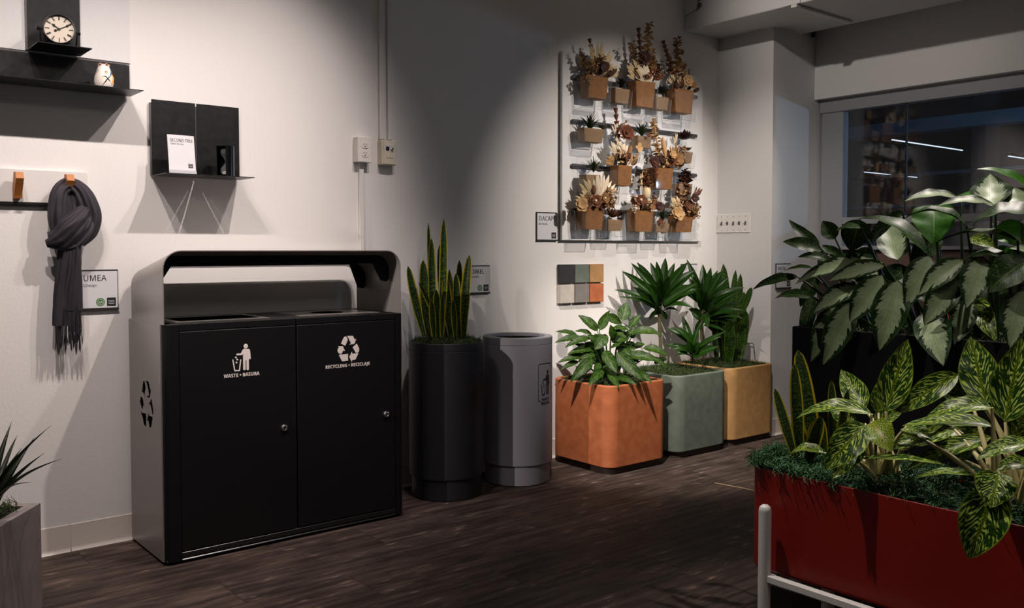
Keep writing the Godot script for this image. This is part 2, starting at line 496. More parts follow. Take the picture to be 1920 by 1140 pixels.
func window_side() -> void:
	var zf := 0.403
	struct("wall_right", span(Vector3(5.05, 2.056, zf), Vector3(5.26, 3.3, 6.2), 0.0), M.wall_plain, "white wall above the window")
	struct("wall_right_end", span(Vector3(5.05, -0.05, 3.6), Vector3(5.26, 2.06, 6.2), 0.0), M.wall_plain, "white wall beyond the window")
	# knee wall of brown tiles
	var kw := struct("wall_right_low", span(Vector3(5.105, -0.05, zf), Vector3(5.26, 1.12, 3.6), 0.0), M.dark_grout, "low brown tiled wall under the window")
	for r in 6:
		for c in 9:
			var z0 := 0.56 + c * 0.36 + (0.18 if r % 2 else 0.0)
			part("tile", span(Vector3(5.092, 0.01 + r * 0.185, z0), Vector3(5.108, 0.19 + r * 0.185, minf(z0 + 0.355, 3.59)), 0.003), M.brown_tiles[(r * 7 + c * 3) % 3], kw)
	var w := Node3D.new()
	w.name = "window_1"
	add_child(w)
	w.set_meta("kind", "structure")
	tag(w, "large dark window with a grey frame behind the tall foliage", "")
	part("frame", span(Vector3(5.10, 1.974, 0.41), Vector3(5.17, 2.06, 3.6)), M.frame_grey, w)
	part("frame", span(Vector3(5.11, 0.0, 0.418), Vector3(5.17, 1.975, 0.566)), M.frame_grey, w)
	part("frame", span(Vector3(5.11, 1.12, 3.45), Vector3(5.17, 1.975, 3.6)), M.frame_grey, w)
	part("rail", span(Vector3(5.105, 1.278, 0.566), Vector3(5.16, 1.32, 3.45)), M.frame_grey, w)
	part("sill", span(Vector3(5.06, 1.12, 0.566), Vector3(5.2, 1.142, 3.6), 0.004), M.frame_grey, w)
	for z in [0.962, 2.2]:
		part("mullion", span(Vector3(5.118, 1.142, z - 0.004), Vector3(5.135, 1.975, z + 0.004), 0.001), M.black_metal, w)
	var zz := [0.566, 0.962, 2.2, 3.45]
	for i in 3:
		for y in [[1.142, 1.278], [1.32, 1.975]]:
			part("pane", span(Vector3(5.122, y[0], zz[i] + 0.004), Vector3(5.13, y[1], zz[i + 1] - 0.004), 0.0), M.glass, w)
	# what lies beyond: a dark hall with linear lamps
	struct("floor_hall", span(Vector3(5.3, -0.06, -10), Vector3(19, 0.0, 9)), M.hall_dark, "dark floor of the hall beyond the window")
	struct("ceiling_hall", span(Vector3(5.3, 2.62, -10), Vector3(19, 2.7, 9)), M.hall_dark, "dark ceiling of the hall beyond the window")
	struct("wall_hall", span(Vector3(18.9, -0.06, -10), Vector3(19, 2.7, 9)), M.hall_dark, "far wall of the hall beyond the window")
	struct("wall_hall_end", span(Vector3(5.3, -0.06, -10.1), Vector3(19, 2.7, -10)), M.hall_dark, "end wall of the hall beyond the window")
	struct("wall_hall_near", span(Vector3(5.3, -0.06, 8.9), Vector3(19, 2.7, 9)), M.hall_dark, "near end wall of the hall beyond the window")
	struct("trim_2", span(Vector3(8.0, 2.185, -9), Vector3(8.2, 2.30, 8)), M.hall_beam, "pale blue lit beam in the hall beyond the window")
	struct("trim_3", span(Vector3(9.3, 1.9, -9), Vector3(9.36, 1.93, 8)), M.hall_beam, "thin pipe in the hall beyond the window")
	struct("trim_4", span(Vector3(10.3, 1.62, -9), Vector3(10.36, 1.645, 8)), M.hall_beam, "thin rail in the hall beyond the window")
	struct("wall_hall_column", span(Vector3(8.05, 0, 0.02), Vector3(8.35, 2.6, 0.14)), M.hall_dark, "dark column in the hall beyond the window")
	struct("wall_hall_low", span(Vector3(8.6, 0, -9), Vector3(8.7, 1.34, 8)), M.hall_panel, "low partition placed to catch the blue light in the hall beyond the window")  # stands in for whatever glows blue low in the hall
	var leds := [[10.23, 12.05, -1.87, "longest bright lamp line seen through the window"], [14.1, 15.9, -4.42, "faint far lamp line seen through the window left of the mullion"], [13.26, 15.2, -1.80, "lamp line seen through the window near the right edge of the photo"]]
	for s in leds:
		var t := thing("linear_lamp", s[3], "lamp", Vector3(s[0], 2.42, s[2]), 0.0, "linear lamps in the hall beyond the window")
		part("housing", span(Vector3(0, 0.004, -0.03), Vector3(s[1] - s[0], 0.05, 0.03)), M.black_metal, t)
		part("diffuser", span(Vector3(0.01, -0.006, -0.008), Vector3(s[1] - s[0] - 0.01, 0.004, 0.008)), M.led_glow, t)
		part("hanger", span(Vector3(0.3, 0.05, -0.003), Vector3(0.306, 0.2, 0.003)), M.black_metal, t)
		var al := AreaLight3D.new()
		al.name = "glow"
		t.add_child(al)
		al.position = Vector3((s[1] - s[0]) / 2, -0.012, 0)
		al.rotation.x = -PI / 2
		al.area_size = Vector2(s[1] - s[0], 0.03)
		al.light_energy = 0.16
		al.light_color = Color(0.75, 0.87, 1.0)
		al.shadow_enabled = true
	var bl := OmniLight3D.new()
	bl.name = "blue_glow"
	var t2 := thing("unseen_blue_lamp", "unseen blue lamp lighting the beam and partition in the hall beyond the window", "lamp", Vector3(6.6, 1.75, 2.6))  # source out of view, placed to tint the hall blue
	var gm := MB.new()
	gm.ball(Vector3.ZERO, Vector3(0.03, 0.03, 0.03))
	part("globe", gm, M.blue_glow, t2)
	part("hanger", span(Vector3(-0.004, 0.028, -0.004), Vector3(0.004, 0.87, 0.004)), M.black_metal, t2)
	t2.add_child(bl)
	bl.light_color = Color(0.58, 0.8, 1.0)
	bl.light_energy = 0.8
	bl.omni_range = 15.0
	bl.omni_attenuation = 2.0
	bl.light_size = 0.03
	bl.shadow_enabled = true
	single("flat_box", span(Vector3(4.98, 0.735, 1.06), Vector3(5.08, 0.765, 1.30), 0.003), M.orange_card, "orange flat box on the ledge under the window, glimpsed through the leaves", "box")
	single("flat_box", span(Vector3(4.98, 0.735, 1.34), Vector3(5.08, 0.762, 1.62), 0.003), M.blue_card, "blue flat box on the ledge under the window, glimpsed through the leaves", "box")
	var lg := thing("window_ledge", "dark ledge table under the window behind the foliage", "ledge", Vector3(5.0, 0, 1.9))
	part("tabletop", span(Vector3(-0.15, 0.705, -1.3), Vector3(0.09, 0.735, 1.4), 0.003), M.black_metal, lg)
	for z in [-1.2, 0.1, 1.3]:
		part("leg", span(Vector3(-0.12, 0.0, z - 0.02), Vector3(-0.08, 0.705, z + 0.02)), M.black_metal, lg)

func ceiling_fill() -> void:
	var t := thing("added_fill_panel", "added dim square fill panel in the ceiling behind the viewer", "lamp", Vector3(1.4, 3.2, 4.2))  # added soft fill that lifts the walls and column
	part("frame", span(Vector3(-0.62, -0.012, -0.62), Vector3(0.62, 0.01, 0.62)), M.white_paint, t)
	part("diffuser", span(Vector3(-0.58, -0.016, -0.58), Vector3(0.58, -0.012, 0.58), 0.0), M.fill_glow, t)
	var a := AreaLight3D.new()
	a.name = "glow"
	t.add_child(a)
	a.position = Vector3(0, -0.02, 0)
	a.rotation.x = -PI / 2
	a.area_size = Vector2(1.16, 1.16)
	a.light_energy = 1.7
	a.light_color = Color(1.0, 0.95, 0.91)
	a.shadow_enabled = true

func circle(c: Vector2, r: float, k := 20) -> PackedVector2Array:
	var p := PackedVector2Array()
	for i in k: p.append(c + Vector2(cos(TAU * i / k), sin(TAU * i / k)) * r)
	return p

func capsule(a: Vector2, b: Vector2, w: float) -> PackedVector2Array:
	var p := PackedVector2Array()
	var d := (b - a).angle()
	for i in 9: p.append(b + Vector2.from_angle(d - PI / 2 + PI * i / 8) * w / 2)
	for i in 9: p.append(a + Vector2.from_angle(d + PI / 2 + PI * i / 8) * w / 2)
	return p

# litter pictogram, about 1 unit high, centred
func tidy_man() -> Array:
	var s := func(x: float, y: float) -> Vector2: return Vector2((x - 402) / 280.0, -(y - 635 + 0.09 * (x - 402)) / 280.0)
	var r := []
	r.append(circle(s.call(448, 518), 0.08))
	r.append(PackedVector2Array([s.call(416, 560), s.call(428, 545), s.call(480, 545), s.call(490, 560), s.call(478, 660), s.call(420, 660)]))
	r.append(capsule(s.call(431, 640), s.call(431, 748), 0.09))
	r.append(capsule(s.call(466, 640), s.call(466, 748), 0.09))
	r.append(capsule(s.call(484, 560), s.call(491, 640), 0.065))
	r.append(capsule(s.call(424, 560), s.call(402, 600), 0.07))
	r.append(capsule(s.call(402, 601), s.call(356, 604), 0.062))
	r.append(capsule(s.call(311, 660), s.call(330, 764), 0.042))
	r.append(capsule(s.call(330, 766), s.call(378, 764), 0.042))
	r.append(capsule(s.call(378, 764), s.call(393, 658), 0.042))
	r = joined(r)
	for q in [[343, 634], [357, 655], [349, 685]]:
		r.append(PackedVector2Array([s.call(q[0] - 11, q[1]), s.call(q[0], q[1] - 11), s.call(q[0] + 11, q[1]), s.call(q[0], q[1] + 11)]))
	return r

# overlapping outlines run together
func joined(polys: Array) -> Array:
	var done := []
	for p in polys:
		var cur: PackedVector2Array = p
		var again := true
		while again:
			again = false
			for i in done.size():
				var m := Geometry2D.merge_polygons(cur, done[i])
				if m.size() == 1:
					cur = m[0]
					done.remove_at(i)
					again = true
					break
		done.append(cur)
	return done

# three chasing arrows in six pieces, about 1 unit wide, centred
func arrows() -> Array:
	var src := [[1467, 488, 1490, 440, 1498, 428, 1510, 422, 1522, 424, 1530, 432, 1537, 452, 1510, 508],
		[1526, 417, 1590, 413, 1612, 450, 1628, 439, 1604, 489, 1552, 495, 1571, 484, 1540, 428],
		[1632, 485, 1655, 528, 1657, 545, 1652, 560, 1640, 570, 1618, 568, 1588, 520],
		[1648, 573, 1618, 632, 1580, 640, 1578, 658, 1552, 611, 1580, 562, 1582, 580],
		[1443, 592, 1538, 582, 1538, 645, 1482, 652, 1472, 646],
		[1432, 515, 1485, 512, 1507, 556, 1490, 550, 1468, 585, 1442, 578, 1431, 562, 1430, 545, 1446, 522]]
	var r := []
	for s in src:
		var p := PackedVector2Array()
		for i in range(0, s.size(), 2):
			p.append(Vector2((s[i] - 1543) / 228.0, -(s[i + 1] - 535 + 0.086 * (s[i] - 1543)) / 240.0))
		r.append(p)
	return r

func emblem(polys: Array, size: Vector2, depth: float, xf: Transform3D) -> MB:
	var m := MB.new()
	m.crease = 0.0
	for p in polys:
		var q := PackedVector2Array()
		for k in p: q.append(k * size)
		m.prism(q, 0.0, depth, xf)
	return m

func sign_card(called: String, label: String, x0: float, x1: float, y0: float, y1: float, z: float, title: String, sub: String, th: float, green := false) -> Node3D:
	var t := thing(called, label, "sign", Vector3(x0, y0, z))
	var w := x1 - x0
	var h := y1 - y0
	part("holder", span(Vector3(0, 0, 0), Vector3(w, h, 0.006), 0.001), M.sign_frame, t)
	part("card", span(Vector3(0.004, 0.008, 0.006), Vector3(w - 0.003, h - 0.006, 0.0078), 0.0003), M.sign_white, t)
	part("lip", span(Vector3(0, 0, 0), Vector3(w, 0.008, 0.012), 0.001), M.sign_frame, t)
	say(t, title, th, Vector3(0.014, h - 0.012 - th * 0.9, 0.0082), M.ink, false)
	if sub: say(t, sub, th * 0.42, Vector3(0.014, h - 0.02 - th * 1.75, 0.0082), M.ink_grey)
	var k := 0.032
	part("logo", span(Vector3(w - 0.010 - k, 0.014, 0.0075), Vector3(w - 0.010, 0.014 + k, 0.0085), 0.0), M.ink, t)
	var lines := MB.new()
	for i in 3: lines.box(Vector3(w - 0.012 - k * 0.45, 0.014 + k * (0.3 + 0.18 * i), 0.0087), Vector3(k * 0.66, k * 0.05, 0.0004))
	part("logo_lines", lines, M.sign_white, t)
	if green:
		var g := MB.new()
		g.prism(circle(Vector2(w - 0.065, 0.03), 0.0155, 24), 0.0075, 0.0084)
		part("emblem", g, M.green_ink, t)
		var gr := MB.new()
		var o := circle(Vector2(w - 0.065, 0.03), 0.0118, 24)
		var n := circle(Vector2(w - 0.065, 0.03), 0.0105, 24)
		for i in 24: gr.quad(Vector3(o[i].x, o[i].y, 0.0086), Vector3(o[(i + 1) % 24].x, o[(i + 1) % 24].y, 0.0086), Vector3(n[(i + 1) % 24].x, n[(i + 1) % 24].y, 0.0086), Vector3(n[i].x, n[i].y, 0.0086))
		part("ring", gr, M.sign_white, t)
		say(t, "LA", 0.009, Vector3(w - 0.065, 0.03, 0.0086), M.sign_white, true, 0.0, true)
	return t

func wall_signs() -> void:
	sign_card("wall_sign", "white sign reading UMEA beside the hanging scarf", 0.866, 1.005, 0.894, 1.046, 0.001, "UMEA", "QDesign", 0.022, true)
	sign_card("wall_sign", "white sign partly behind the tall sword plant, lettered CIRKEL", 2.652, 2.793, 0.90, 1.043, 0.001, "CIRKEL", "QD Studio", 0.021, true)
	sign_card("wall_sign", "white sign reading DACAPO at the left edge of the plant board", 3.104, 3.25, 1.167, 1.32, 0.001, "DACAPO", "KD Studio", 0.024)
	sign_card("wall_sign", "white sign reading KASTA on the column, half hidden by leaves", 4.655, 4.807, 0.885, 1.038, 0.404, "KASTA", "KD Studio", 0.02)
	sign_card("wall_sign", "small white sign on the wall almost hidden behind the dracaenas", 4.265, 4.415, 0.90, 1.035, 0.001, "KD", "", 0.02)
	# six colour samples
	var cols := [["charcoal", M.stone_black], ["green", M.stone_green], ["ochre", M.stone_ochre], ["off-white", M.stone_white], ["grey", M.stone_grey], ["orange", M.stone_orange]]
	for i in 6:
		var c := i % 3
		var r := i / 3
		var s := span(Vector3(-0.0525, -0.0505, 0), Vector3(0.0525, 0.0505, 0.024), 0.002)
		single("colour_sample", s, cols[i][1], "%s square stone sample, %s of the %s row beside the leafy planters" % [cols[i][0], ["left", "middle", "right"][c], ["upper", "lower"][r]], "sample tile", Vector3(3.309 + c * 0.112, 0.991 - r * 0.109, 0.001), "stone colour samples on the wall")

func left_wall() -> void:
	struct("trim_5", span(Vector3(0.0, 1.83, -0.002), Vector3(1.063, 2.7, 0.006), 0.001), M.wall_plain, "thin white backing panel behind the clock shelf")
	# long shelf
	var t := thing("long_wall_shelf", "long black metal shelf with an upright back plate, carrying the vase", "shelf", Vector3(0.4, 1.705, 0))
	part("back_plate", span(Vector3(-0.2, 0.0, 0.014), Vector3(0.656, 0.116, 0.017), 0.0005), M.black_sheet, t)
	part("back_plate", span(Vector3(-0.3, 0.09, 0.006), Vector3(0.645, 0.121, 0.0125), 0.0005), M.grey_metal, t)
	part("shelf_plate", span(Vector3(-0.2, -0.0012, 0.014), Vector3(0.66, 0.0015, 0.173), 0.0004), M.black_sheet, t)
	t = thing("clock_shelf", "narrow black metal shelf with a tall back plate, carrying the clock", "shelf", Vector3(0.709, 1.832, 0))
	part("back_plate", span(Vector3(0, 0, 0.018), Vector3(0.174, 0.7, 0.021), 0.0005), M.black_sheet, t)
	part("standoff", span(Vector3(-0.006, 0.0, 0.006), Vector3(0.166, 0.69, 0.018), 0.0005), M.grey_metal, t)
	part("shelf_plate", span(Vector3(0, -0.0015, 0.018), Vector3(0.174, 0.0015, 0.18), 0.0004), M.black_sheet, t)
	table_clock()
	vase()
	# twin-plate shelf
	t = thing("twin_plate_shelf", "square black shelf of two metal plates, carrying the sign card and hourglass", "shelf", Vector3(1.135, 1.408, 0))
	for s in [[0.0, 0.169], [0.174, 0.349]]:
		part("back_plate", span(Vector3(s[0], 0, 0.016), Vector3(s[1], 0.294, 0.019), 0.0005), M.black_sheet, t)
		part("standoff", span(Vector3(s[0] - 0.004, 0.004, 0.0), Vector3(s[1] - 0.012, 0.282, 0.016), 0.0005), M.grey_metal, t)
		part("shelf_plate", span(Vector3(s[0], -0.0015, 0.016), Vector3(s[1], 0.0015, 0.172), 0.0004), M.black_sheet, t)
	# card on the shelf
	t = thing("sign_card", "white upright card reading SECOND TREE on the twin-plate shelf", "sign", Vector3(1.165, 1.4095, 0.122))
	t.rotation.x = -0.14
	part("card", span(Vector3(0, 0.0, 0.0), Vector3(0.102, 0.153, 0.002), 0.0003), M.sign_white, t)
	part("holder", span(Vector3(-0.001, 0, -0.004), Vector3(0.103, 0.153, -0.0002), 0.0005), M.acrylic, t)
	part("lip", span(Vector3(-0.001, 0.0, 0.0022), Vector3(0.103, 0.016, 0.0062), 0.0005), M.frosted, t)
	say(t, "SECOND TREE", 0.0125, Vector3(0.009, 0.132, 0.0022), M.ink, false, 0.086)
	say(t, "Table Stories", 0.0065, Vector3(0.009, 0.118, 0.0022), M.ink_grey)
	part("logo", span(Vector3(0.074, 0.026, 0.0015), Vector3(0.091, 0.042, 0.0026), 0.0), M.ink, t)
	var ll := MB.new()
	for i in 3: ll.box(Vector3(0.0825, 0.030 + 0.004 * i, 0.0028), Vector3(0.012, 0.0012, 0.0003))
	part("logo_lines", ll, M.sign_white, t)
	hourglass()
	# hook rail
	t = thing("hook_rail", "glossy white hook panel with a black lower edge on the left wall", "hook rail", Vector3(0.9, 1.286, 0))
	var bp := MB.new()
	var ring := PackedVector2Array()
	for c in [[-0.008, 0.112, 0.0], [-0.6, 0.112, 90.0], [-0.6, 0.012, 180.0], [-0.008, 0.012, 270.0]]:
		for i in 5:
			ring.append(Vector2(c[0], c[1]) + Vector2.from_angle(deg_to_rad(c[2] + 22.5 * i)) * 0.008)
	bp.prism(ring, 0.0, 0.016)
	part("panel", bp, M.white_gloss, t)
	part("lower_strip", span(Vector3(-0.6, -0.005, 0.0), Vector3(-0.11, 0.005, 0.017), 0.001), M.black_metal, t)
	for x in [[-0.236, "bare wooden coat peg left of the scarf"], [-0.072, "wooden coat peg the scarf hangs from"]]:
		var pg := MB.new()
		pg.crease = 25.0
		var pr := PackedVector2Array([Vector2(0.0, 0.012), Vector2(0.028, 0.012), Vector2(0.036, 0.03), Vector2(0.070, 0.080), Vector2(0.058, 0.102), Vector2(0.030, 0.105), Vector2(0.0, 0.05)])
		# profile (z, y) pushed along x
		pg.prism(pr, -0.0125, 0.0125, Transform3D(Basis(Vector3(0, 0, 1), Vector3(0, 1, 0), Vector3(1, 0, 0)), Vector3(x[0], 0.004, 0.014)))
		var o := part("peg", pg, M.oak, t)
		o.set_meta("label", x[1])
	scarf()

func table_clock() -> void:
	var t := thing("table_clock", "round black table clock with a cream dial on the small shelf", "clock", Vector3(0.793, 1.8335, 0.10))
	var c := Vector3(0, 0.063, 0)
	var fw := Basis(Vector3.UP, -0.16) * Basis(Vector3.RIGHT, PI / 2)   # lathe axis turned to the front
	var cs := MB.new()
	cs.lathe([Vector2(0, -0.034), Vector2(0.04, -0.034), Vector2(0.05, -0.028), Vector2(0.053, -0.01), Vector2(0.053, 0.026), Vector2(0.0505, 0.030), Vector2(0.0485, 0.030), Vector2(0.0475, 0.024)], c, 40, fw)
	part("case", cs, M.black_gloss, t)
	var d := MB.new()
	d.lathe([Vector2(0.0495, 0.0302), Vector2(0.0505, 0.0312), Vector2(0.0495, 0.032), Vector2(0.048, 0.0305)], c, 40, fw)
	part("bezel", d, M.grey_metal, t)
	var dl := MB.new()
	dl.lathe([Vector2(0.048, 0.024), Vector2(0.0, 0.0241)], c, 40, fw)
	part("dial", dl, M.dial, t)
	var b := fw * Basis(Vector3.RIGHT, -PI / 2)
	var mk := MB.new()
	for i in 12:
		var a := TAU * i / 12.0
		var wdt := 0.0042 if i in [0, 4, 8, 2] else 0.0028
		mk.box(c + b * Vector3(sin(a) * 0.038, cos(a) * 0.038, 0.0245), Vector3(wdt, 0.0145, 0.0008), 0.0, b * Basis(Vector3.BACK, -a))
		if i % 3 != 0: mk.box(c + b * Vector3(sin(a + 0.09) * 0.038, cos(a + 0.09) * 0.038, 0.0245), Vector3(0.0009, 0.0145, 0.0008), 0.0, b * Basis(Vector3.BACK, -a))
	part("numerals", mk, M.ink, t)
	for hnd in [[deg_to_rad(62.0), 0.041, 0.0022, "minute_hand"], [deg_to_rad(305.0), 0.028, 0.003, "hour_hand"], [deg_to_rad(243.0), 0.018, 0.0026, "alarm_hand"]]:
		var hm := MB.new()
		var dir := Vector3(sin(hnd[0]), cos(hnd[0]), 0)
		hm.box(c + b * (dir * hnd[1] * 0.42 + Vector3(0, 0, 0.0262)), Vector3(hnd[2], hnd[1] * 1.16, 0.0008), 0.0, b * Basis(Vector3.BACK, -hnd[0]))
		hm.lathe([Vector2(0, 0.0004), Vector2(0.0042, 0.0004), Vector2(0.0042, -0.0004)], c + b * (dir * hnd[1] * 0.72 + Vector3(0, 0, 0.0262)), 12, fw)
		part(hnd[3], hm, M.ink, t)
	var hub := MB.new()
	hub.lathe([Vector2(0, 0.0275), Vector2(0.0042, 0.0275), Vector2(0.0042, 0.024)], c, 14, fw)
	part("hub", hub, M.ink, t)
	# bracket stand: a foot and two arms with knobs
	var st := MB.new()
	st.box(Vector3(0, 0.0015, -0.004), Vector3(0.112, 0.002, 0.02), 0.0005)
	for s in [-1, 1]:
		st.tube([Vector3(s * 0.056, 0.001, -0.010), Vector3(s * 0.061, 0.06, -0.002)], [0.0018], 6)
		st.tube([Vector3(s * 0.056, 0.001, 0.006), Vector3(s * 0.061, 0.06, -0.001)], [0.0018], 6)
	part("stand", st, M.black_gloss, t)
	for s in [-1, 1]:
		var kb := MB.new()
		kb.tube([Vector3(s * 0.05, 0.062, -0.002), Vector3(s * 0.066, 0.062, -0.002)], [0.003], 10)
		kb.tube([Vector3(s * 0.064, 0.062, -0.002), Vector3(s * 0.071, 0.062, -0.002)], [0.0062], 14)
		part("knob", kb, M.black_gloss, t)

func vase() -> void:
	var t := thing("ceramic_vase", "small white ceramic vase painted with flowers on the long shelf", "vase", Vector3(0.942, 1.7068, 0.098))
	var m := MB.new()
	m.crease = 60.0
	var prof := []
	for p in [[0.0, 0.0], [0.024, 0.0], [0.03, 0.008], [0.0335, 0.024], [0.032, 0.042], [0.0265, 0.062], [0.021, 0.076], [0.0185, 0.084], [0.0195, 0.0885], [0.017, 0.089], [0.016, 0.083], [0.0, 0.08]]: prof.append(Vector2(p[0], p[1]))
	m.lathe(prof, Vector3.ZERO, 36)
	part("body", m, M.vase_glaze, t)
	# hand-painted sprigs, laid a hair over the glaze
	var on := func(x: float, y: float) -> Vector3:   # x in metres across the front
		var r := 0.03
		for i in range(1, prof.size() - 3):
			if y >= prof[i].y and y <= prof[i + 1].y: r = lerpf(prof[i].x, prof[i + 1].x, (y - prof[i].y) / maxf(prof[i + 1].y - prof[i].y, 1e-4))
		var a := x / r + PI / 2 + 0.28
		return Vector3(-cos(a) * (r + 0.0004), y, sin(a) * (r + 0.0004))
	var stroke := func(pts: Array, w: float) -> MB:
		var sm := MB.new()
		var l := []
		for p in pts: l.append(on.call(p[0], p[1]))
		sm.tube(l, [w * 0.4, w, w, w * 0.3], 6)
		return sm
	part("painted_leaf", stroke.call([[-0.022, 0.008], [-0.012, 0.025], [0.0, 0.04], [0.012, 0.05]], 0.0018), M.vase_dark, t)
	part("painted_leaf", stroke.call([[-0.024, 0.042], [-0.012, 0.043], [0.0, 0.03], [0.012, 0.018]], 0.0018), M.vase_green, t)
	part("painted_leaf", stroke.call([[0.012, 0.014], [0.018, 0.026], [0.024, 0.04], [0.018, 0.058]], 0.0032), M.vase_yellow, t)
	part("painted_leaf", stroke.call([[0.006, 0.044], [0.012, 0.054], [0.016, 0.062], [0.016, 0.068]], 0.0026), M.vase_blue, t)
	var fl := MB.new()
	for i in 5:
		var a := TAU * i / 5
		fl.ball(on.call(-0.006 + cos(a) * 0.004, 0.058 + sin(a) * 0.004), Vector3(0.0022, 0.0022, 0.0012), 8, 5)
	part("painted_flower", fl, M.vase_yellow, t)
	var rm := MB.new()
	for i in 5:
		var a := TAU * i / 5
		rm.ball(Vector3(cos(a) * 0.017, 0.088, sin(a) * 0.017), Vector3(0.006, 0.005, 0.006), 8, 6)
	part("rim", rm, M.vase_rim, t)

func hourglass() -> void:
	var t := thing("hourglass", "hourglass in a black half tube on the twin-plate shelf", "hourglass", Vector3(1.387, 1.4098, 0.115))
	# tube open to the front
	var outer := PackedVector2Array()
	for i in 25:
		var a := deg_to_rad(140.0 + 280.0 * i / 24 - 190.0)
		outer.append(Vector2(cos(a), sin(a)) * 0.034)
	for i in 25:
		var a := deg_to_rad(140.0 + 280.0 * (24 - i) / 24 - 190.0)
		outer.append(Vector2(cos(a), sin(a)) * 0.031)
	var m := MB.new()
	m.crease = 30.0
	m.prism(outer, 0.0, 0.12, Transform3D(Basis(Vector3(1, 0, 0), Vector3(0, 0, -1), Vector3(0, 1, 0)) * Basis(Vector3.BACK, deg_to_rad(-60.0)), Vector3.ZERO))
	part("tube", m, M.black_gloss, t)
	for y in [0.0, 0.117]:
		var d := MB.new()
		d.lathe([Vector2(0, 0), Vector2(0.0335, 0), Vector2(0.0335, 0.003), Vector2(0, 0.003)], Vector3(0, y, 0), 28)
		part("end_disc", d, M.black_gloss, t)
	var g := MB.new()
	g.crease = 80.0
	var prof := []
	for i in 21:
		var y := i / 20.0
		var k := absf(y - 0.5) * 2.0
		prof.append(Vector2(0.0026 + 0.0185 * sqrt(maxf(0.0, sin(PI * minf(k * 0.62 + 0.0, 1.0)))) * (1.0 if k < 0.8 else sqrt(maxf(0.0, 1.0 - pow((k - 0.8) / 0.2, 2.0)))) * minf(1.0, k * 2.2), 0.006 + 0.107 * y))
	g.lathe(prof, Vector3(0, 0, 0.006), 20)
	part("glass_bulbs", g, M.bulb_glass, t)
	var sd := MB.new()
	sd.lathe([Vector2(0, 0.008), Vector2(0.013, 0.009), Vector2(0.0155, 0.017), Vector2(0.006, 0.021), Vector2(0, 0.022)], Vector3(0, 0, 0.006), 18)
	part("sand", sd, M.sand, t)

# cloth roll: path, half widths across and through, folds running along it
func fold(m: MB, path: Array, wide: Array, thick: Array, side: Vector3, folds: int, amp: float, ph := 0.0, seg := 44) -> void:
	var c := Curve3D.new()
	for i in path.size():
		var tg: Vector3 = (path[min(i + 1, path.size() - 1)] - path[max(i - 1, 0)]) / 6.0
		c.add_point(path[i], -tg, tg)
	var rings := []
	var n := 48
	var L := c.get_baked_length()
	for i in n + 1:
		var u := float(i) / n
		var p := c.sample_baked(L * u, true)
		var d := (c.sample_baked(minf(L * u + 0.004, L), true) - c.sample_baked(maxf(L * u - 0.004, 0.0), true)).normalized()
		var s := (side - d * side.dot(d)).normalized()
		var o := s.cross(d).normalized()
		var f := u * (wide.size() - 1)
		var k := mini(int(f), wide.size() - 2)
		var w: float = lerpf(wide[k], wide[k + 1], smoothstep(0, 1, f - k))
		var th: float = lerpf(thick[k], thick[k + 1], smoothstep(0, 1, f - k))
		var r := PackedVector3Array()
		for j in seg:
			var a := -TAU * j / seg
			var q := 1.0 + amp * sin(a * folds + ph + u * 2.4 + 0.7 * sin(u * 9.0 + a * 2.0)) + amp * 0.5 * sin(a * (folds * 2 + 1) - ph * 1.7 + u * 5.0)
			r.append(p + s * cos(a) * w * (1.0 + (q - 1.0) * 0.35) + o * sin(a) * th * q)
		rings.append(r)
	m.loft(rings, true, true, true)

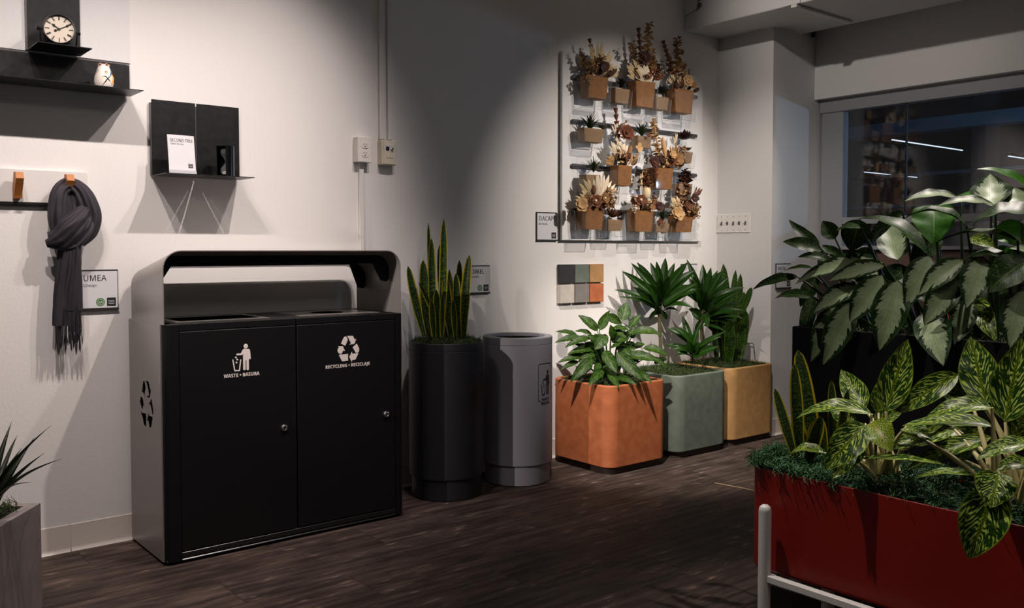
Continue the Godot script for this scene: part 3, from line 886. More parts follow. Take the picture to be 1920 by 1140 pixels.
func scarf() -> void:
	var t := thing("scarf", "dark purple grey fringed scarf knotted over a wooden peg", "scarf", Vector3(0.83, 1.3, 0.03))
	var X := Vector3.RIGHT
	var m := MB.new()
	m.crease = 75.0
	# loop over the peg: left limb, then right limb
	fold(m, [Vector3(-0.004, -0.165, 0.03), Vector3(-0.036, -0.11, 0.03), Vector3(-0.044, -0.03, 0.032), Vector3(-0.034, 0.032, 0.03), Vector3(0.0, 0.056, 0.024), Vector3(0.034, 0.036, 0.03), Vector3(0.056, -0.012, 0.036), Vector3(0.067, -0.058, 0.036), Vector3(0.058, -0.105, 0.036), Vector3(0.026, -0.155, 0.036)], [0.02, 0.03, 0.034, 0.031, 0.026, 0.028, 0.033, 0.034, 0.032, 0.02], [0.016, 0.022, 0.023, 0.019, 0.015, 0.018, 0.022, 0.024, 0.022, 0.015], Vector3(0.9, -0.1, 0.05), 5, 0.2, 0.4, 56)
	fold(m, [Vector3(0.006, 0.03, 0.02), Vector3(0.008, -0.04, 0.024), Vector3(0.006, -0.15, 0.028)], [0.02, 0.036, 0.03], [0.01, 0.014, 0.012], X, 5, 0.3, 0.9)
	part("loop", m, M.scarf, t)
	var k := MB.new()
	k.crease = 75.0
	# the wrap running from upper right to lower left, and its under roll
	fold(k, [Vector3(0.045, -0.03, 0.05), Vector3(0.02, -0.065, 0.062), Vector3(-0.012, -0.105, 0.066), Vector3(-0.045, -0.145, 0.056), Vector3(-0.085, -0.158, 0.042)], [0.02, 0.034, 0.04, 0.036, 0.014], [0.014, 0.022, 0.026, 0.022, 0.007], Vector3(0.7, -0.7, 0), 4, 0.2, 1.0)
	fold(k, [Vector3(0.06, -0.06, 0.05), Vector3(0.045, -0.105, 0.056), Vector3(0.01, -0.15, 0.05), Vector3(-0.04, -0.175, 0.044)], [0.016, 0.024, 0.024, 0.012], [0.012, 0.018, 0.018, 0.01], Vector3(0.7, -0.6, 0), 4, 0.22, 3.0)
	fold(k, [Vector3(-0.01, -0.10, 0.05), Vector3(-0.045, -0.118, 0.05), Vector3(-0.078, -0.128, 0.04)], [0.018, 0.016, 0.012], [0.014, 0.012, 0.008], Vector3(0.3, 1, 0), 3, 0.15, 0.0)
	part("knot", k, M.scarf, t)
	var d := MB.new()
	d.crease = 75.0
	fold(d, [Vector3(-0.004, -0.13, 0.036), Vector3(-0.008, -0.22, 0.032), Vector3(-0.014, -0.34, 0.03), Vector3(-0.018, -0.455, 0.03)], [0.032, 0.038, 0.043, 0.047], [0.02, 0.018, 0.015, 0.011], X, 6, 0.28, 1.2, 64)
	fold(d, [Vector3(0.006, -0.15, 0.05), Vector3(0.006, -0.24, 0.047), Vector3(0.002, -0.34, 0.042), Vector3(0.0, -0.40, 0.04)], [0.016, 0.02, 0.026, 0.03], [0.012, 0.012, 0.009, 0.006], X, 4, 0.3, 0.3)
	part("tail", d, M.scarf, t)
	var fr := MB.new()
	fr.crease = 60.0
	for i in 84:
		var layer := i % 2
		var x := lerpf(-0.063, 0.028, rng.randf()) if layer == 0 else lerpf(-0.028, 0.028, rng.randf())
		var y := -0.452 if layer == 0 else -0.398
		var z := 0.024 + rng.randf() * 0.016 + layer * 0.01
		var l := 0.06 + rng.randf() * 0.055
		var sw := rng.randf_range(-0.008, 0.008)
		fr.tube([Vector3(x, y + 0.012, z), Vector3(x + sw * 0.3, y - l * 0.45, z), Vector3(x + sw * 0.7, y - l * 0.8, z), Vector3(x + sw, y - l, z)], [0.0011, 0.0013, 0.0024, 0.0007], 5, false)
	part("fringe", fr, M.scarf, t).set_meta("kind", "stuff")

func recycling_station() -> void:
	var t := thing("recycling_station", "large dark two-door recycling station with a grey canopy against the white wall", "recycling bin", Vector3(1.037, 0, 0))
	var W := 0.993
	var D := 0.408
	# corner pillars with round front edges
	for s in [[0.004, 0.057, 1], [W - 0.043, W - 0.004, -1]]:
		var m := MB.new()
		var rings := []
		for y in [0.012, 0.853, 0.857]:
			var q := 0.0 if y < 0.855 else 0.003
			var r := PackedVector3Array()
			var x0: float = s[0]
			var x1: float = s[1]
			if s[2] > 0:
				r.append_array([Vector3(x1, y, 0.30), Vector3(x0 + q, y, 0.30)])
				for i in 7: r.append(Vector3(x0 + 0.022 - cos(i * PI / 12) * (0.022 - q), y, D - 0.022 + sin(i * PI / 12) * (0.022 - q)))
				r.append(Vector3(x1, y, D - q))
			else:
				r.append_array([Vector3(x1 - q, y, 0.30), Vector3(x0, y, 0.30), Vector3(x0, y, D - q)])
				for i in 7: r.append(Vector3(x1 - 0.022 + sin(i * PI / 12) * (0.022 - q), y, D - 0.022 + cos(i * PI / 12) * (0.022 - q)))
			rings.append(r)
		m.loft(rings, true, true, true)
		part("corner_pillar", m, M.charcoal, t)
	# side panels: the near one is pierced by the arrows
	var cs := CSGCombiner3D.new()
	cs.name = "side_panel"
	cs.set_meta("label", "grey side panel pierced by recycling arrows")
	t.add_child(cs)
	var cb := CSGBox3D.new()
	cb.name = "sheet"
	cb.size = Vector3(0.005, 0.845, 0.362)
	cb.position = Vector3(0.0015, 0.4345, 0.205)
	cb.material = M.silver_grey
	cs.add_child(cb)
	for p in arrows():
		var cp := CSGPolygon3D.new()
		cp.name = "cutout"
		var q := PackedVector2Array()
		for k in p: q.append(Vector2(k.x * 0.158, k.y * 0.178))
		cp.polygon = q
		cp.depth = 0.06
		cp.operation = CSGShape3D.OPERATION_SUBTRACTION
		cp.material = M.silver_grey
		# the sheet faces -x: picture x runs towards the front (+z)
		cp.transform = Transform3D(Basis(Vector3(0, 0, 1), Vector3(0, 1, 0), Vector3(-1, 0, 0)), Vector3(-0.03, 0.553, 0.222))
		cs.add_child(cp, true)
	part("side_panel", span(Vector3(W - 0.004, 0.012, 0.024), Vector3(W + 0.001, 0.857, D - 0.025)), M.silver_grey, t)
	part("back_panel", span(Vector3(0.002, 0.012, 0.016), Vector3(W - 0.002, 0.857, 0.024), 0.001), M.charcoal, t)
	part("base", span(Vector3(0.006, 0.008, 0.024), Vector3(W - 0.006, 0.018, D - 0.006)), M.charcoal, t)
	part("plinth_rail", span(Vector3(0.058, 0.009, D - 0.03), Vector3(W - 0.044, 0.0165, D), 0.0026), M.charcoal_edge, t)
	part("plinth_rail", span(Vector3(0.058, 0.019, D - 0.03), Vector3(W - 0.044, 0.0415, D - 0.001), 0.0026), M.charcoal_edge, t)
	part("header_rail", span(Vector3(0.058, 0.8325, D - 0.03), Vector3(0.504, 0.857, D), 0.0012), M.charcoal, t)
	part("header_rail", span(Vector3(0.508, 0.8325, D - 0.03), Vector3(W - 0.044, 0.857, D), 0.0012), M.charcoal, t)
	for x in [0.03, W - 0.05]:
		for z in [0.05, D - 0.05]:
			var ft := MB.new()
			ft.lathe([Vector2(0, 0), Vector2(0.014, 0), Vector2(0.014, 0.01), Vector2(0, 0.01)], Vector3(x, 0, z), 12)
			part("levelling_foot", ft, M.black_plastic, t)
	# doors
	for s in [[0.0585, 0.5035, 0.451, "waste door"], [0.5085, W - 0.0445, 0.902, "recycling door"]]:
		var dr := part("door", span(Vector3(s[0], 0.0435, D - 0.022), Vector3(s[1], 0.8305, D), 0.0024), M.charcoal_door, t)
		dr.set_meta("label", s[3])
		var lk := MB.new()
		lk.lathe([Vector2(0.013, -0.002), Vector2(0.0135, 0.003), Vector2(0.0115, 0.007), Vector2(0.008, 0.0085), Vector2(0.0075, 0.006), Vector2(0.0, 0.0062)], Vector3(s[2], 0.441, D + 0.002), 20, Basis(Vector3.RIGHT, PI / 2))
		lk.box(Vector3(s[2], 0.441, D + 0.0086), Vector3(0.0018, 0.008, 0.001))
		part("lock", lk, M.chrome, dr)
	# door graphics
	var d0 := t.get_node("door")
	var d1 := t.get_node("door_001") if t.has_node("door_001") else t.get_node("door2")
	part("pictogram", emblem(tidy_man(), Vector2(0.102, 0.104), 0.0008, Transform3D(Basis(), Vector3(0.286, 0.722, D))), M.decal_white, d0)
	var c := say(d0, "WASTE • BASURA", 0.0128, Vector3(0.2865, 0.658, D + 0.0005), M.decal_white, true, 0.137, true)
	part("pictogram", emblem(arrows(), Vector2(0.098, 0.104), 0.0008, Transform3D(Basis(), Vector3(0.73, 0.724, D))), M.decal_white, d1)
	c = say(d1, "RECYCLING • RECICLAJE", 0.0128, Vector3(0.7275, 0.658, D + 0.0005), M.decal_white, true, 0.198, true)
	# top with a square and a round opening
	for s in [[0.004, 0.5035, true], [0.5055, W - 0.004, false]]:
		var lid := CSGCombiner3D.new()
		lid.name = "top_plate"
		t.add_child(lid, true)
		var lb := CSGBox3D.new()
		lb.name = "plate"
		lb.size = Vector3(s[1] - s[0], 0.004, D - 0.058)
		lb.position = Vector3((s[0] + s[1]) / 2, 0.855, 0.20)
		lb.material = M.charcoal
		lid.add_child(lb)
		var fr := CSGBox3D.new()
		fr.name = "surround"
		fr.size = Vector3(0.36, 0.003, 0.25)
		fr.position = Vector3((s[0] + s[1]) / 2 + (0.0 if s[2] else -0.005), 0.8578, 0.205)
		fr.material = M.brushed
		lid.add_child(fr)
		var ho: CSGShape3D
		if s[2]:
			var hb := CSGBox3D.new()
			hb.size = Vector3(0.31, 0.03, 0.19)
			hb.material = M.charcoal
			ho = hb
		else:
			var hc := CSGCylinder3D.new()
			hc.radius = 0.068
			hc.height = 0.03
			hc.sides = 36
			hc.material = M.charcoal
			ho = hc
		ho.name = "opening"
		ho.operation = CSGShape3D.OPERATION_SUBTRACTION
		ho.position = Vector3(fr.position.x, 0.856, 0.205)
		lid.add_child(ho)
	for s in [[0.03, 0.485], [0.525, W - 0.03]]:
		var ln := MB.new()
		var x0: float = s[0]
		var x1: float = s[1]
		ln.loft([rr(x0, x1, 0.04, D - 0.05, 0.02, 0.03), rr(x0, x1, 0.04, D - 0.05, 0.02, 0.76)], true, true, false)
		ln.loft([rr(x0 + 0.003, x1 - 0.003, 0.043, D - 0.053, 0.02, 0.76), rr(x0 + 0.003, x1 - 0.003, 0.043, D - 0.053, 0.02, 0.034)], true, false, true)
		part("liner", ln, M.black_plastic, t)
	# canopy: one bent sheet, its roof falling towards the wall
	var xl := 0.004
	var xr := 0.977
	var R := 0.066
	var bent := func(top: float, inset: float) -> PackedVector2Array:
		var p := PackedVector2Array()
		var r := R - inset
		p.append(Vector2(xl + inset, 0.857))
		for i in 9: p.append(Vector2(xl + R - r * cos(i * PI / 16), top - R + r * sin(i * PI / 16)))
		for i in 9: p.append(Vector2(xr - R + r * sin(i * PI / 16), top - R + r * cos(i * PI / 16)))
		p.append(Vector2(xr - inset, 0.857))
		return p
	var cn := MB.new()
	cn.crease = 30.0
	var rings := []
	for s in [[0.045, 1.052], [D, 1.1185]]:
		var q: PackedVector2Array = bent.call(s[1], 0.0)
		var inn: PackedVector2Array = bent.call(s[1], 0.0035)
		inn.reverse()
		q.append_array(inn)
		var r := PackedVector3Array()
		for i in q.size(): r.append(Vector3(q[q.size() - 1 - i].x, q[q.size() - 1 - i].y, s[0]))
		rings.append(r)
	cn.loft(rings)
	for e in 2:   # the sheet's cut edges
		var r: PackedVector3Array = rings[e]
		var n := r.size() / 2
		for i in n - 1:
			if e == 1: cn.quad(r[i], r[2 * n - 1 - i], r[2 * n - 2 - i], r[i + 1])
			else: cn.quad(r[i], r[i + 1], r[2 * n - 2 - i], r[2 * n - 1 - i])
	part("canopy", cn, M.silver_grey, t)
	for s in [[0.12, 0.006], [0.315, 0.034]]:
		var z: float = s[0]
		var top := 1.052 + (z - 0.045) / (D - 0.045) * 0.0665
		var rb := MB.new()
		rb.crease = 20.0
		var low: float = top - 0.0035 - s[1]
		var pr := PackedVector2Array([Vector2(0.0075, top - 0.105), Vector2(0.02, top - 0.107), Vector2(0.066, low), Vector2(0.895, low), Vector2(0.935, top - 0.11), Vector2(0.962, top - 0.115), Vector2(0.9735, top - 0.105)])
		for i in 9: pr.append(Vector2(xr - R + (R - 0.0035) * cos(i * PI / 16), top - R + (R - 0.0035) * sin(i * PI / 16)))
		for i in 9: pr.append(Vector2(xl + R - (R - 0.0035) * sin(i * PI / 16), top - R + (R - 0.0035) * cos(i * PI / 16)))
		rb.prism(pr, z, z + 0.004)
		part("canopy_rib", rb, M.charcoal, t)

func round_bins() -> void:
	var prof := func(h: float, hole: float) -> Array:
		return [Vector2(hole, h - 0.14), Vector2(hole, h - 0.004), Vector2(hole + 0.003, h), Vector2(0.168, h), Vector2(0.17, h - 0.003), Vector2(0.17, h - 0.0345)]
	var body := [Vector2(0.168, 0.0), Vector2(0.17, 0.003), Vector2(0.17, 0.56), Vector2(0.1685, 0.5615)]
	# planter
	var t := thing("round_planter", "tall round charcoal planter holding the sword plant", "planter", Vector3(2.37, 0, 0.226))
	var h := 0.705
	var m := MB.new()
	m.lathe([Vector2(0.155, 0.098), Vector2(0.168, 0.098), Vector2(0.17, 0.101), Vector2(0.17, h - 0.037), Vector2(0.1685, h - 0.0355), Vector2(0.16, h - 0.0355)], Vector3.ZERO, 64)
	part("body", m, M.charcoal_smooth, t)
	m = MB.new()
	m.lathe([Vector2(0.16, h - 0.1), Vector2(0.16, h - 0.003), Vector2(0.163, h), Vector2(0.168, h), Vector2(0.17, h - 0.003), Vector2(0.17, h - 0.0335), Vector2(0.16, h - 0.0345)], Vector3.ZERO, 64)
	part("rim", m, M.charcoal_smooth, t)
	m = MB.new()
	m.lathe([Vector2(0.0, 0.004), Vector2(0.159, 0.004), Vector2(0.159, 0.1), Vector2(0.1, 0.1)], Vector3.ZERO, 64)
	m.lathe([Vector2(0.155, 0.0), Vector2(0.155, 0.01)], Vector3.ZERO, 48)
	part("plinth", m, M.charcoal_smooth, t)
	m = MB.new()
	m.lathe([Vector2(0.161, h - 0.03), Vector2(0.1, h - 0.012), Vector2(0.0, h - 0.005)], Vector3.ZERO, 32)
	part("soil", m, M.soil, t)
	# litter bin
	t = thing("litter_bin", "round grey waste bin with an open top and a litter pictogram", "waste bin", Vector3(2.79, 0, 0.231))
	h = 0.705
	m = MB.new()
	m.lathe([Vector2(0.155, 0.098), Vector2(0.168, 0.098), Vector2(0.17, 0.101), Vector2(0.17, h - 0.037), Vector2(0.1685, h - 0.0355), Vector2(0.16, h - 0.0355)], Vector3.ZERO, 64)
	part("body", m, M.bin_grey, t)
	m = MB.new()
	m.lathe([Vector2(0.132, h - 0.016), Vector2(0.132, h - 0.008), Vector2(0.134, h), Vector2(0.166, h), Vector2(0.17, h - 0.004), Vector2(0.17, h - 0.0335), Vector2(0.16, h - 0.0345)], Vector3.ZERO, 64)
	part("lid_ring", m, M.bin_grey, t)
	m = MB.new()
	m.lathe([Vector2(0.0, 0.11), Vector2(0.14, 0.11), Vector2(0.14, h - 0.04), Vector2(0.1325, h - 0.03), Vector2(0.1325, h - 0.016)], Vector3.ZERO, 40)
	part("liner", m, M.black_plastic, t)
	m = MB.new()
	m.lathe([Vector2(0.0, 0.004), Vector2(0.159, 0.004), Vector2(0.159, 0.1), Vector2(0.1, 0.1)], Vector3.ZERO, 64)
	part("plinth", m, M.bin_grey, t)
	# pictogram wrapped on the drum
	var ang := deg_to_rad(103.0 - 90.0)
	var wrap := func(p: Vector3) -> Vector3:
		var a := p.x / 0.17 + ang
		var r := 0.1703 + p.z
		return Vector3(sin(a) * r, p.y, cos(a) * r)
	var src := emblem(tidy_man(), Vector2(0.098, 0.125), 0.0006, Transform3D(Basis(), Vector3(-0.001, 0.488, 0)))
	var fr := MB.new()
	var loop := []
	for c in [[0.041, 0.57, 0.0], [-0.041, 0.57, 90.0], [-0.041, 0.412, 180.0]]:
		for i in 5: loop.append(Vector2(c[0], c[1]) + Vector2.from_angle(deg_to_rad(c[2] + 22.5 * i)) * 0.01)
	loop.append(Vector2(-0.034, 0.402)); loop.push_front(Vector2(0.051, 0.47)); loop.push_front(Vector2(0.051, 0.412)); loop.push_front(Vector2(0.048, 0.404)); loop.push_front(Vector2(0.038, 0.402))
	for i in loop.size() - 1:
		var steps := 4
		for k in steps:
			var a: Vector2 = loop[i].lerp(loop[i + 1], float(k) / steps)
			var b: Vector2 = loop[i].lerp(loop[i + 1], float(k + 1) / steps)
			var nn := (b - a).orthogonal().normalized() * 0.0013
			fr.quad(Vector3(a.x + nn.x, a.y + nn.y, 0.0006), Vector3(b.x + nn.x, b.y + nn.y, 0.0006), Vector3(b.x - nn.x, b.y - nn.y, 0.0006), Vector3(a.x - nn.x, a.y - nn.y, 0.0006))
	for pair in [[src, "pictogram"], [fr, "border"]]:
		var mb: MB = pair[0]
		for i in mb.v.size(): mb.v[i] = wrap.call(mb.v[i])
		mb.crease = 30.0
		part(pair[1], mb, M.ink, t)
	for s in [["WASTE", 0.409], ["BASURA", 0.391]]:
		var tm := words(s[0], 0.0125, 0.0006, true)
		tm.horizontal_alignment = HORIZONTAL_ALIGNMENT_CENTER
		var mb := MB.new()
		for sf in tm.get_surface_count():
			var arr := tm.surface_get_arrays(sf)
			var vs: PackedVector3Array = arr[Mesh.ARRAY_VERTEX]
			var ids = arr[Mesh.ARRAY_INDEX]
			var idx: PackedInt32Array = ids if ids != null else PackedInt32Array(range(vs.size()))
			for i in range(0, idx.size(), 3):
				mb.tri(wrap.call(vs[idx[i]] + Vector3(0, s[1], 0.0003)), wrap.call(vs[idx[i + 1]] + Vector3(0, s[1], 0.0003)), wrap.call(vs[idx[i + 2]] + Vector3(0, s[1], 0.0003)))
		mb.crease = 20.0
		part("lettering", mb, M.ink, t)

# ------------------------------------------------------------------ plants
# one curved leaf blade from b to t (world), its face towards n
func blade(b: Vector3, t: Vector3, w: float, n: Vector3, bend: float, fold_: float, shape: int, org: Vector3, wav := 0.0, la := 16, ac := 6) -> ArrayMesh:
	var ax := t - b
	var L := ax.length()
	var nn := (n - ax * (n.dot(ax) / (L * L))).normalized()
	var c := (b + t) / 2 + nn * bend * 2.0 * L
	var st := SurfaceTool.new()
	st.begin(Mesh.PRIMITIVE_TRIANGLES)
	var ph := rng.randf() * TAU
	for i in la + 1:
		var u := float(i) / la
		var p := b * (1 - u) * (1 - u) + c * 2 * u * (1 - u) + t * u * u
		var d := ((c - b) * (1 - u) + (t - c) * u).normalized()
		var s := nn.cross(d).normalized()
		var up := d.cross(s).normalized()
		var hw := w / 2
		match shape:
			0: hw *= pow(sin(PI * pow(u, 0.78)), 0.8) * (1.06 - 0.12 * u) if u > 0 and u < 1 else 0.0
			1: hw *= minf(1.0, 0.55 + u * 1.2) * (1.0 if u < 0.55 else sqrt(maxf(0.0, 1.0 - pow((u - 0.55) / 0.45, 2.2))))
			2: hw *= (0.35 + 0.65 * sin(PI * minf(1.0, u * 0.9 + 0.12))) * (1.0 if u < 0.7 else sqrt(maxf(0.0, 1.0 - pow((u - 0.7) / 0.3, 1.6))))
			3: hw *= 1.0 - pow(u, 1.6)
		hw = maxf(hw, 0.0004)
		for j in ac + 1:
			var q := 2.0 * j / ac - 1.0
			var lift := absf(q) * hw * fold_ + q * q * hw * 0.15 + wav * hw * absf(q) * sin(u * 17.0 + ph + (1.5 if q > 0 else 0.0))
			st.set_uv(Vector2(float(j) / ac, u))
			st.add_vertex(p + s * q * hw + up * lift - org)
	for i in la:
		for j in ac:
			var k := i * (ac + 1) + j
			for e in [k, k + 1, k + ac + 2, k, k + ac + 2, k + ac + 1]: st.add_index(e)
	st.generate_normals()
	return st.commit()

var org_ := Vector3.ZERO
# leaf with optional stalk from s
func leaf(p: Node3D, m: Material, b: Vector3, t: Vector3, w: float, n: Vector3, bend: float, fd: float, shape := 0, wav := 0.05) -> void:
	part("leaf", blade(b, t, w, n, bend, fd, shape, p.position, wav), m, p)

func stalk(p: Node3D, m: Material, s: Vector3, b: Vector3, r0: float, r1: float, lift := 0.15) -> void:
	var k := MB.new()
	k.crease = 80.0
	var mid := (s + b) / 2 + Vector3(0, (b - s).length() * lift, 0) + (b - s) * Vector3(-0.12, 0, -0.12)
	var path := []
	for i in 6:
		var u := i / 5.0
		path.append(s * (1 - u) * (1 - u) + mid * 2 * u * (1 - u) + b * u * u - p.position)
	k.tube(path, [r0, r0 * 0.8 + r1 * 0.2, r0 * 0.6 + r1 * 0.4, r0 * 0.4 + r1 * 0.6, r1, r1 * 0.8], 7)
	part("stem", k, m, p)

var curl_mesh: ArrayMesh
func moss_curl() -> ArrayMesh:
	if curl_mesh: return curl_mesh
	var m := MB.new()
	m.crease = 80.0
	for k in 4:
		var path := []
		var a := rng.randf() * TAU
		var p := Vector3(rng.randf_range(-0.006, 0.006), 0, rng.randf_range(-0.006, 0.006))
		var d := Vector3(cos(a), 0.9, sin(a)).normalized()
		for i in 8:
			path.append(p)
			p += d * 0.0047
			d = (d + Vector3(rng.randf_range(-0.95, 0.95), rng.randf_range(-0.9, 0.5), rng.randf_range(-0.95, 0.95))).normalized()
		m.tube(path, [0.0009, 0.001, 0.0009, 0.0009, 0.0008, 0.0008, 0.0006, 0.0004], 3, false)
	curl_mesh = m.mesh()
	return curl_mesh

# preserved moss heaped inside a pot: at() gives a spot for two numbers in 0..1
func moss(label: String, m: Material, count: int, at: Callable, size := 1.0, spots := []) -> void:
	var o := MultiMeshInstance3D.new()
	var mm := MultiMesh.new()
	mm.transform_format = MultiMesh.TRANSFORM_3D
	mm.mesh = moss_curl()
	mm.instance_count = count
	for i in count:
		var p: Vector3 = at.call(rng.randf(), rng.randf())
		var b := Basis(Vector3.UP, rng.randf() * TAU) * Basis(Vector3.RIGHT, rng.randf_range(-0.9, 0.9)) * Basis.from_scale(Vector3.ONE * size * rng.randf_range(0.7, 1.35))
		mm.set_instance_transform(i, Transform3D(b, p + Vector3(0, rng.randf_range(-0.004, 0.006), 0)))
	o.multimesh = mm
	o.name = numbered("moss")
	o.material_override = m
	o.set_meta("kind", "stuff")
	add_child(o)
	tag(o, label, "moss")

func square_planters() -> void:
	var hs := 0.445
	for s in [[3.163, 3.598, 0.052, 0.492, M.stone_orange, "square orange planter with rounded corners, nearest the grey waste bin"], [3.697, 4.131, 0.03, 0.47, M.stone_green, "square grey-green planter with rounded corners, middle of three"], [4.17, 4.605, 0.02, 0.452, M.stone_ochre, "square ochre yellow planter with rounded corners beside the column"]]:
		var c := Vector3((s[0] + s[1]) / 2, 0, (s[2] + s[3]) / 2)
		var t := thing("square_planter", s[5], "planter", c, 0.0, "square stone planters along the wall")
		var hx: float = (s[1] - s[0]) / 2
		var hz: float = (s[3] - s[2]) / 2
		var m := MB.new()
		m.crease = 50.0
		m.loft([rr(-hx + 0.02, hx - 0.02, -hz + 0.02, hz - 0.02, 0.05, 0.036, 8), rr(-hx + 0.003, hx - 0.003, -hz + 0.003, hz - 0.003, 0.062, 0.036, 8), rr(-hx, hx, -hz, hz, 0.065, 0.040, 8), rr(-hx, hx, -hz, hz, 0.065, hs - 0.006, 8), rr(-hx + 0.006, hx - 0.006, -hz + 0.006, hz - 0.006, 0.06, hs, 8),
			rr(-hx + 0.024, hx - 0.024, -hz + 0.024, hz - 0.024, 0.045, hs, 8), rr(-hx + 0.027, hx - 0.027, -hz + 0.027, hz - 0.027, 0.043, hs - 0.004, 8), rr(-hx + 0.03, hx - 0.03, -hz + 0.03, hz - 0.03, 0.04, hs - 0.08, 8)])
		part("body", m, s[4], t)
		var pl := MB.new()
		pl.loft([rr(-hx + 0.018, hx - 0.018, -hz + 0.018, hz - 0.018, 0.05, 0.0, 8), rr(-hx + 0.018, hx - 0.018, -hz + 0.018, hz - 0.018, 0.05, 0.036, 8)], true, true, true)
		part("plinth", pl, M.plinth_brown, t)
		var so := MB.new()
		so.loft([rr(-hx + 0.029, hx - 0.029, -hz + 0.029, hz - 0.029, 0.04, hs - 0.022), rr(-hx + 0.1, hx - 0.1, -hz + 0.1, hz - 0.1, 0.06, hs - 0.004)], true, false, true)
		part("soil", so, M.soil, t)
		var cc: Vector3 = c
		moss("dark green preserved moss filling the %s planter" % ["orange", "grey-green", "ochre"][[M.stone_orange, M.stone_green, M.stone_ochre].find(s[4])], M.moss, 900, func(a: float, b: float) -> Vector3:
			var x := (a * 2 - 1) * (hx - 0.04)
			var z := (b * 2 - 1) * (hz - 0.04)
			return cc + Vector3(x, hs - 0.016 + 0.026 * (1 - maxf(absf(x) / hx, absf(z) / hz)), z))
	moss("dark green preserved moss filling the tall round planter", M.moss, 420, func(a: float, b: float) -> Vector3: return Vector3(2.37 + cos(a * TAU) * sqrt(b) * 0.152, 0.70 + 0.016 * (1 - b), 0.226 + sin(a * TAU) * sqrt(b) * 0.152), 0.85)
	plants_along_wall()

func island() -> void:
	# red box planter on a white stand
	var t := thing("red_planter", "long red box planter with rounded corners in the right foreground", "planter", Vector3(2.08, 0, 2.85))
	var x0 := -0.173
	var x1 := 0.19
	var z0 := -0.62
	var z1 := 0.78
	var m := MB.new()
	m.crease = 50.0
	var y0 := 0.312
	var y1 := 0.571
	m.loft([rr(x0 + 0.012, x1 - 0.012, z0 + 0.012, z1 - 0.012, 0.03, y0), rr(x0 + 0.003, x1 - 0.003, z0 + 0.003, z1 - 0.003, 0.038, y0 + 0.004), rr(x0, x1, z0, z1, 0.04, y0 + 0.012), rr(x0, x1, z0, z1, 0.04, y1 - 0.001), rr(x0 + 0.001, x1 - 0.001, z0 + 0.001, z1 - 0.001, 0.039, y1), rr(x0 + 0.004, x1 - 0.004, z0 + 0.004, z1 - 0.004, 0.036, y1), rr(x0 + 0.005, x1 - 0.005, z0 + 0.005, z1 - 0.005, 0.035, y1 - 0.1)], true, true, false)
	part("body", m, M.red_paint, t)
	m = MB.new()
	m.loft([rr(x0 + 0.005, x1 - 0.005, z0 + 0.005, z1 - 0.005, 0.035, y1 - 0.03), rr(x0 + 0.06, x1 - 0.06, z0 + 0.06, z1 - 0.06, 0.05, y1 - 0.012)], true, false, true)
	part("soil", m, M.soil, t)
	t = thing("planter_stand", "white tubular stand carrying the red planter", "stand", Vector3(2.08, 0, 2.85))
	for z in [-0.545, 0.70]:
		for x in [-0.206, 0.223]:
			m = MB.new()
			m.crease = 60.0
			m.lathe([Vector2(0, 0), Vector2(0.0155, 0), Vector2(0.0155, 0.478), Vector2(0.0135, 0.487), Vector2(0.008, 0.492), Vector2(0, 0.494)], Vector3(x, 0, z), 24)
			part("post", m, M.white_metal, t)
	for x in [-0.206, 0.223]:
		part("long_rail", span(Vector3(x - 0.008, 0.302, -0.545), Vector3(x + 0.010, 0.322, 0.70), 0.003), M.white_metal, t)
	for z in [-0.545, 0.08, 0.70]:
		part("cross_rail", span(Vector3(-0.206, 0.288, z - 0.011), Vector3(0.223, 0.311, z + 0.011), 0.003), M.white_metal, t)
	for s in [[-0.195, 1], [0.212, -1]]:
		m = MB.new()
		m.prism(PackedVector2Array([Vector2(0, 0.27), Vector2(0, 0.325), Vector2(0.03 * s[1], 0.308), Vector2(0.03 * s[1], 0.288)]), -0.531, -0.522)
		part("gusset", m, M.white_metal, t)
	m = MB.new()
	m.lathe([Vector2(0, 0), Vector2(0.016, 0), Vector2(0.016, 0.288), Vector2(0, 0.288)], Vector3(-0.06, 0, -0.46), 16)
	part("centre_leg", m, M.white_metal, t)
	single("storage_case", span(Vector3(2.07, 0.0, 2.15), Vector3(2.24, 0.225, 2.36), 0.012), M.black_plastic, "black case on the floor under the red planter", "case")
	moss("bright and dark green preserved moss filling the red planter", M.moss_bright, 2600, func(a: float, b: float) -> Vector3: return Vector3(1.915 + a * 0.345, 0.568 + 0.02 * sin(a * PI), 2.245 + b * 1.36))
	moss("bright green moss spilling over the far end of the red planter", M.moss_bright, 420, func(a: float, b: float) -> Vector3: return Vector3(1.91 + a * a * 0.30, 0.58 + 0.03 * sin(a * PI) * sin(minf(b * 2, 1) * PI), 2.238 + b * b * 0.3))
	# tall dark planter behind it
	t = thing("tall_planter", "tall black box planter behind the red planter, under the silver-leaved plant", "planter", Vector3(2.6, 0, 2.75))
	m = MB.new()
	m.crease = 40.0
	m.loft([rr(-0.21, 0.21, -0.72, 0.75, 0.006, 0.0), rr(-0.21, 0.21, -0.72, 0.75, 0.006, 0.886), rr(-0.208, 0.208, -0.718, 0.748, 0.005, 0.888), rr(-0.203, 0.203, -0.713, 0.743, 0.004, 0.888), rr(-0.203, 0.203, -0.713, 0.743, 0.004, 0.8)], true, true, false)
	part("body", m, M.black_matte, t)
	m = MB.new()
	m.loft([rr(-0.203, 0.203, -0.713, 0.743, 0.004, 0.855), rr(-0.1, 0.1, -0.6, 0.6, 0.05, 0.87)], true, false, true)
	part("soil", m, M.soil, t)
	moss("dark moss filling the tall black planter", M.moss, 1500, func(a: float, b: float) -> Vector3: return Vector3(2.405 + a * 0.39, 0.868 + 0.012 * sin(a * PI), 2.05 + b * 1.42))
	plants_on_island()

